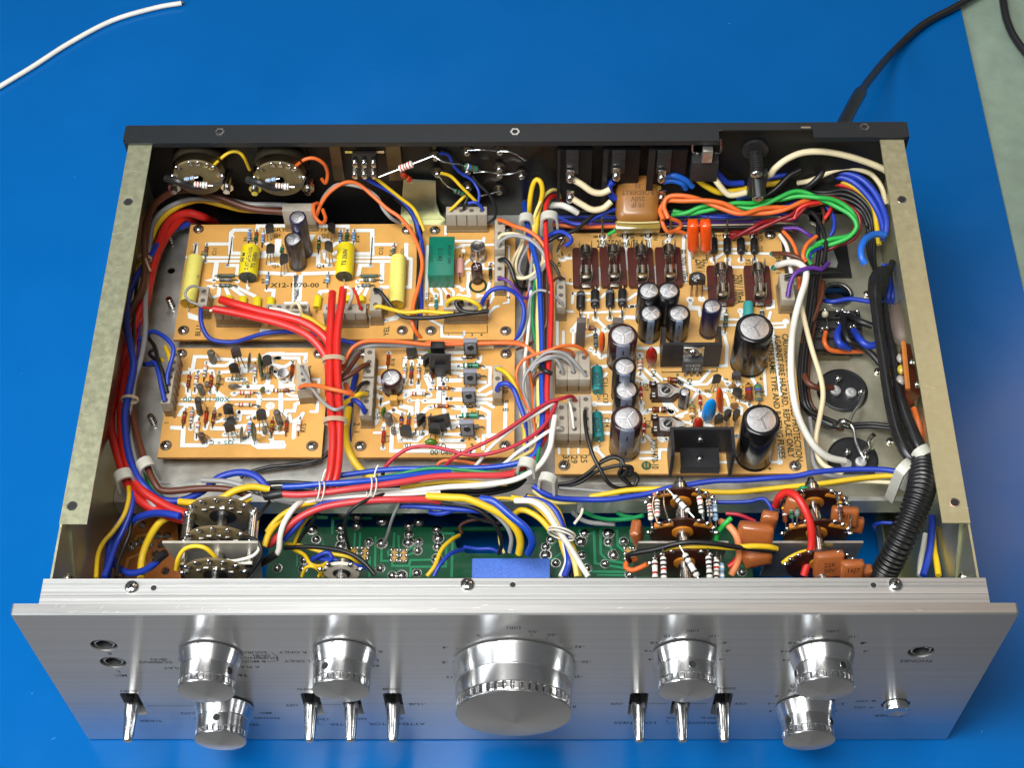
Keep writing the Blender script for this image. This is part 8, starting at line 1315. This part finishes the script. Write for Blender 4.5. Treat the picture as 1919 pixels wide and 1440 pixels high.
# ribbed tube
use(1400, 840); mb = MB(); P = [Pz(u, v, z) for u, v, z in ((1320, 60, 108), (1325, 150, 113), (1315, 260, 117), (1285, 380, 118), (1230, 520, 115), (1160, 680, 109), (1085, 830, 101), (1030, 930, 94), (1005, 975, 90))]
mb.tube(P, 1, mat('black_ribbed_plastic', (.009, .009, .010), .34, var=.2, scale=200), 18, 30, rr=lambda i, n: (6.7 - .9 * i / n) * (1 + .075 * math.sin(i * 2 * math.pi / 7.0)) * (.7 if i < 6 else 1)); mb.build('corrugated_tube', None, 'black corrugated tube bending down into the front corner', 'tube', smooth=50)
# nylon clips
CLIP = mat('nylon_clip', '#c2c0b4', .35, var=.05, scale=300, sss=.2)
def clip(label, u0, v0, u1, v1, z, w=5.5, drop=9, up=1.5, zend=None):
    a, b = Pz(u0, v0, z), Pz(u1, v1, z); d = (b - a).normalized(); n = V((-d.y, d.x, 0)); mb = MB(); L = (b - a).length
    path = [a - Z_ * drop - d * .4, a - Z_ * 2, a + Z_ * up + d * (L * .12), (a + b) / 2 + Z_ * (up + 1.2), b + Z_ * up - d * (L * .12), b - Z_ * 2, b - Z_ * drop + d * .4]
    S = spline(path, 4)
    for i in range(len(S) - 1):
        p, q = S[i], S[i + 1]; t = (q - p).normalized(); e = n; g = t.cross(e); mb.obox((p + q) / 2, t, e, g, V(((q - p).length * 1.12, w, 1.3)), CLIP)
    mb.build('cable_clip', None, label, 'cable clip', 'nylon clips holding the wiring')
use(60, 840); clip('pale nylon clip over the red cables in the near jack corner', 625, 235, 745, 190, 106, 5.5); clip('pale nylon clip over the brown cable in the near jack corner', 800, 150, 900, 100, 106, 5.5, 14)
use(600, 220); clip('nylon clip over the blue cable at the far end of the centre loom', 1495, 765, 1590, 765, 100, 5, 8); clip('nylon clip over the red cable at the far end of the centre loom', 1660, 750, 1775, 750, 106, 5, 12)
use(940, 840); clip('nylon clip round the loom at the near corner of the driver board', 130, 110, 245, 135, 104, 5, 8); clip('tall nylon hook beside the near corner of the power board', 290, 220, 400, 250, 104, 4.5, 20)
use(1400, 840); clip('nylon clip at the mouth of the ribbed tube, on the deck side', 1140, 190, 1225, 110, 112, 5, 24); clip('nylon clip over the heavy black cables by the rail', 1265, 60, 1370, 10, 116, 5, 10)
# cable ties on the left loom
use(180, 540); mb = MB(); c = Pz(250, 835, 105)
for k in (0, 1): mb.tube([c + V((4.2 * math.cos(t), k * .9, 3.2 * math.sin(t) - .5)) for t in [2 * math.pi * i / 16 for i in range(17)]], .4, mat('lacing_thread', '#b9a58a', .5), 5, 0)
mb.build('lacing', None, 'thread tie round the side loom level with the tone board', 'cable tie', 'thread ties on the wiring')
use(180, 220); mb = MB(); c = Pz(355, 1060, 101)
for k in (0, 1): mb.tube([c + V((4 * math.cos(t), k * .9, 3.2 * math.sin(t) - .5)) for t in [2 * math.pi * i / 16 for i in range(17)]], .4, mat('lacing_thread', '#b9a58a', .5), 5, 0)
mb.tube([c + V((2, -2, 3)), c + V((4, -7, 4)), c + V((6, -11, 4))], .6, mat('lacing_thread', '#b9a58a', .5), 5); mb.build('lacing', None, 'thread tie round the side loom level with the phono board', 'cable tie', 'thread ties on the wiring')
use(500, 840)
for u, v, nm in ((395, 320, 'nearer the rotary switch'), (785, 290, 'below the driver board corner')):
    mb = MB(); c = Pz(u, v, 108)
    for k in (-1, 1): mb.tube([c + V((k * 1.1 + 1.5 * math.sin(t), 5 * math.cos(t), 3.2 * math.sin(t) - .5)) for t in [2 * math.pi * i / 16 for i in range(17)]], .35, paint('#d8cfc4', .3), 5, 0)
    mb.tube([c + V((1, 4, 2)), c + V((2, 7, 4)), c + V((3, 9, 5))], .4, paint('#d8cfc4', .3), 5); mb.build('lacing', None, 'clear thread tie on the front loom, ' + nm, 'cable tie', 'thread ties on the wiring')
# things on the bench
use(0, 0, 1919)
wire('wht', 1.9, 'loose white wire lying on the mat in the far corner', [(340, 5, 2.4), (290, 14, 2.2), (210, 38, 2.0), (130, 80, 2.0), (60, 125, 2.0), (-30, 180, 2.0), (-120, 240, 2), (-260, 330, 2), (-420, 400, 2)], 'loose_wire', None, None, 'wire', n=12)
mb = MB(); mb.cyl(Pz(338, 5, 2.4), Pz(344, 4, 2.6), .8, mat('copper_end', (.6, .3, .16), .3, 1), 8); mb.build('wire_end', bpy.data.objects['loose_wire'])
CORD = mat('black_cord', (.012, .013, .015), .36, var=.15, scale=200)
mb = MB(); a = Py(1570, 225, 281); A = [V((a.x + 1, 279, 104)), V((a.x + 2, 290, 103)), V((a.x + 6, 305, 95))] + [Pz(u, v, z) for u, v, z in ((1605, 185, 60), (1640, 135, 30), (1680, 90, 8), (1730, 45, 4), (1790, 12, 3.6), (1860, -30, 3.4), (1950, -90, 3.4))]
mb.tube(A, 3.3, CORD, 14, 6, rr=lambda i, n: 4.0 if i < 20 else 2.5); mb.build('power_cable', None, 'black power cord leaving the rear panel and crossing the mat', 'cord', smooth=60)
wire('blk', 2.9, 'black cable bending at the far corner on the green grey bench top', [(1875, -60, 3), (1880, 0, 3), (1888, 40, 3), (1905, 75, 3), (1935, 110, 3), (1990, 150, 3)], 'bench_cable', None, CORD, 'cable', n=14)
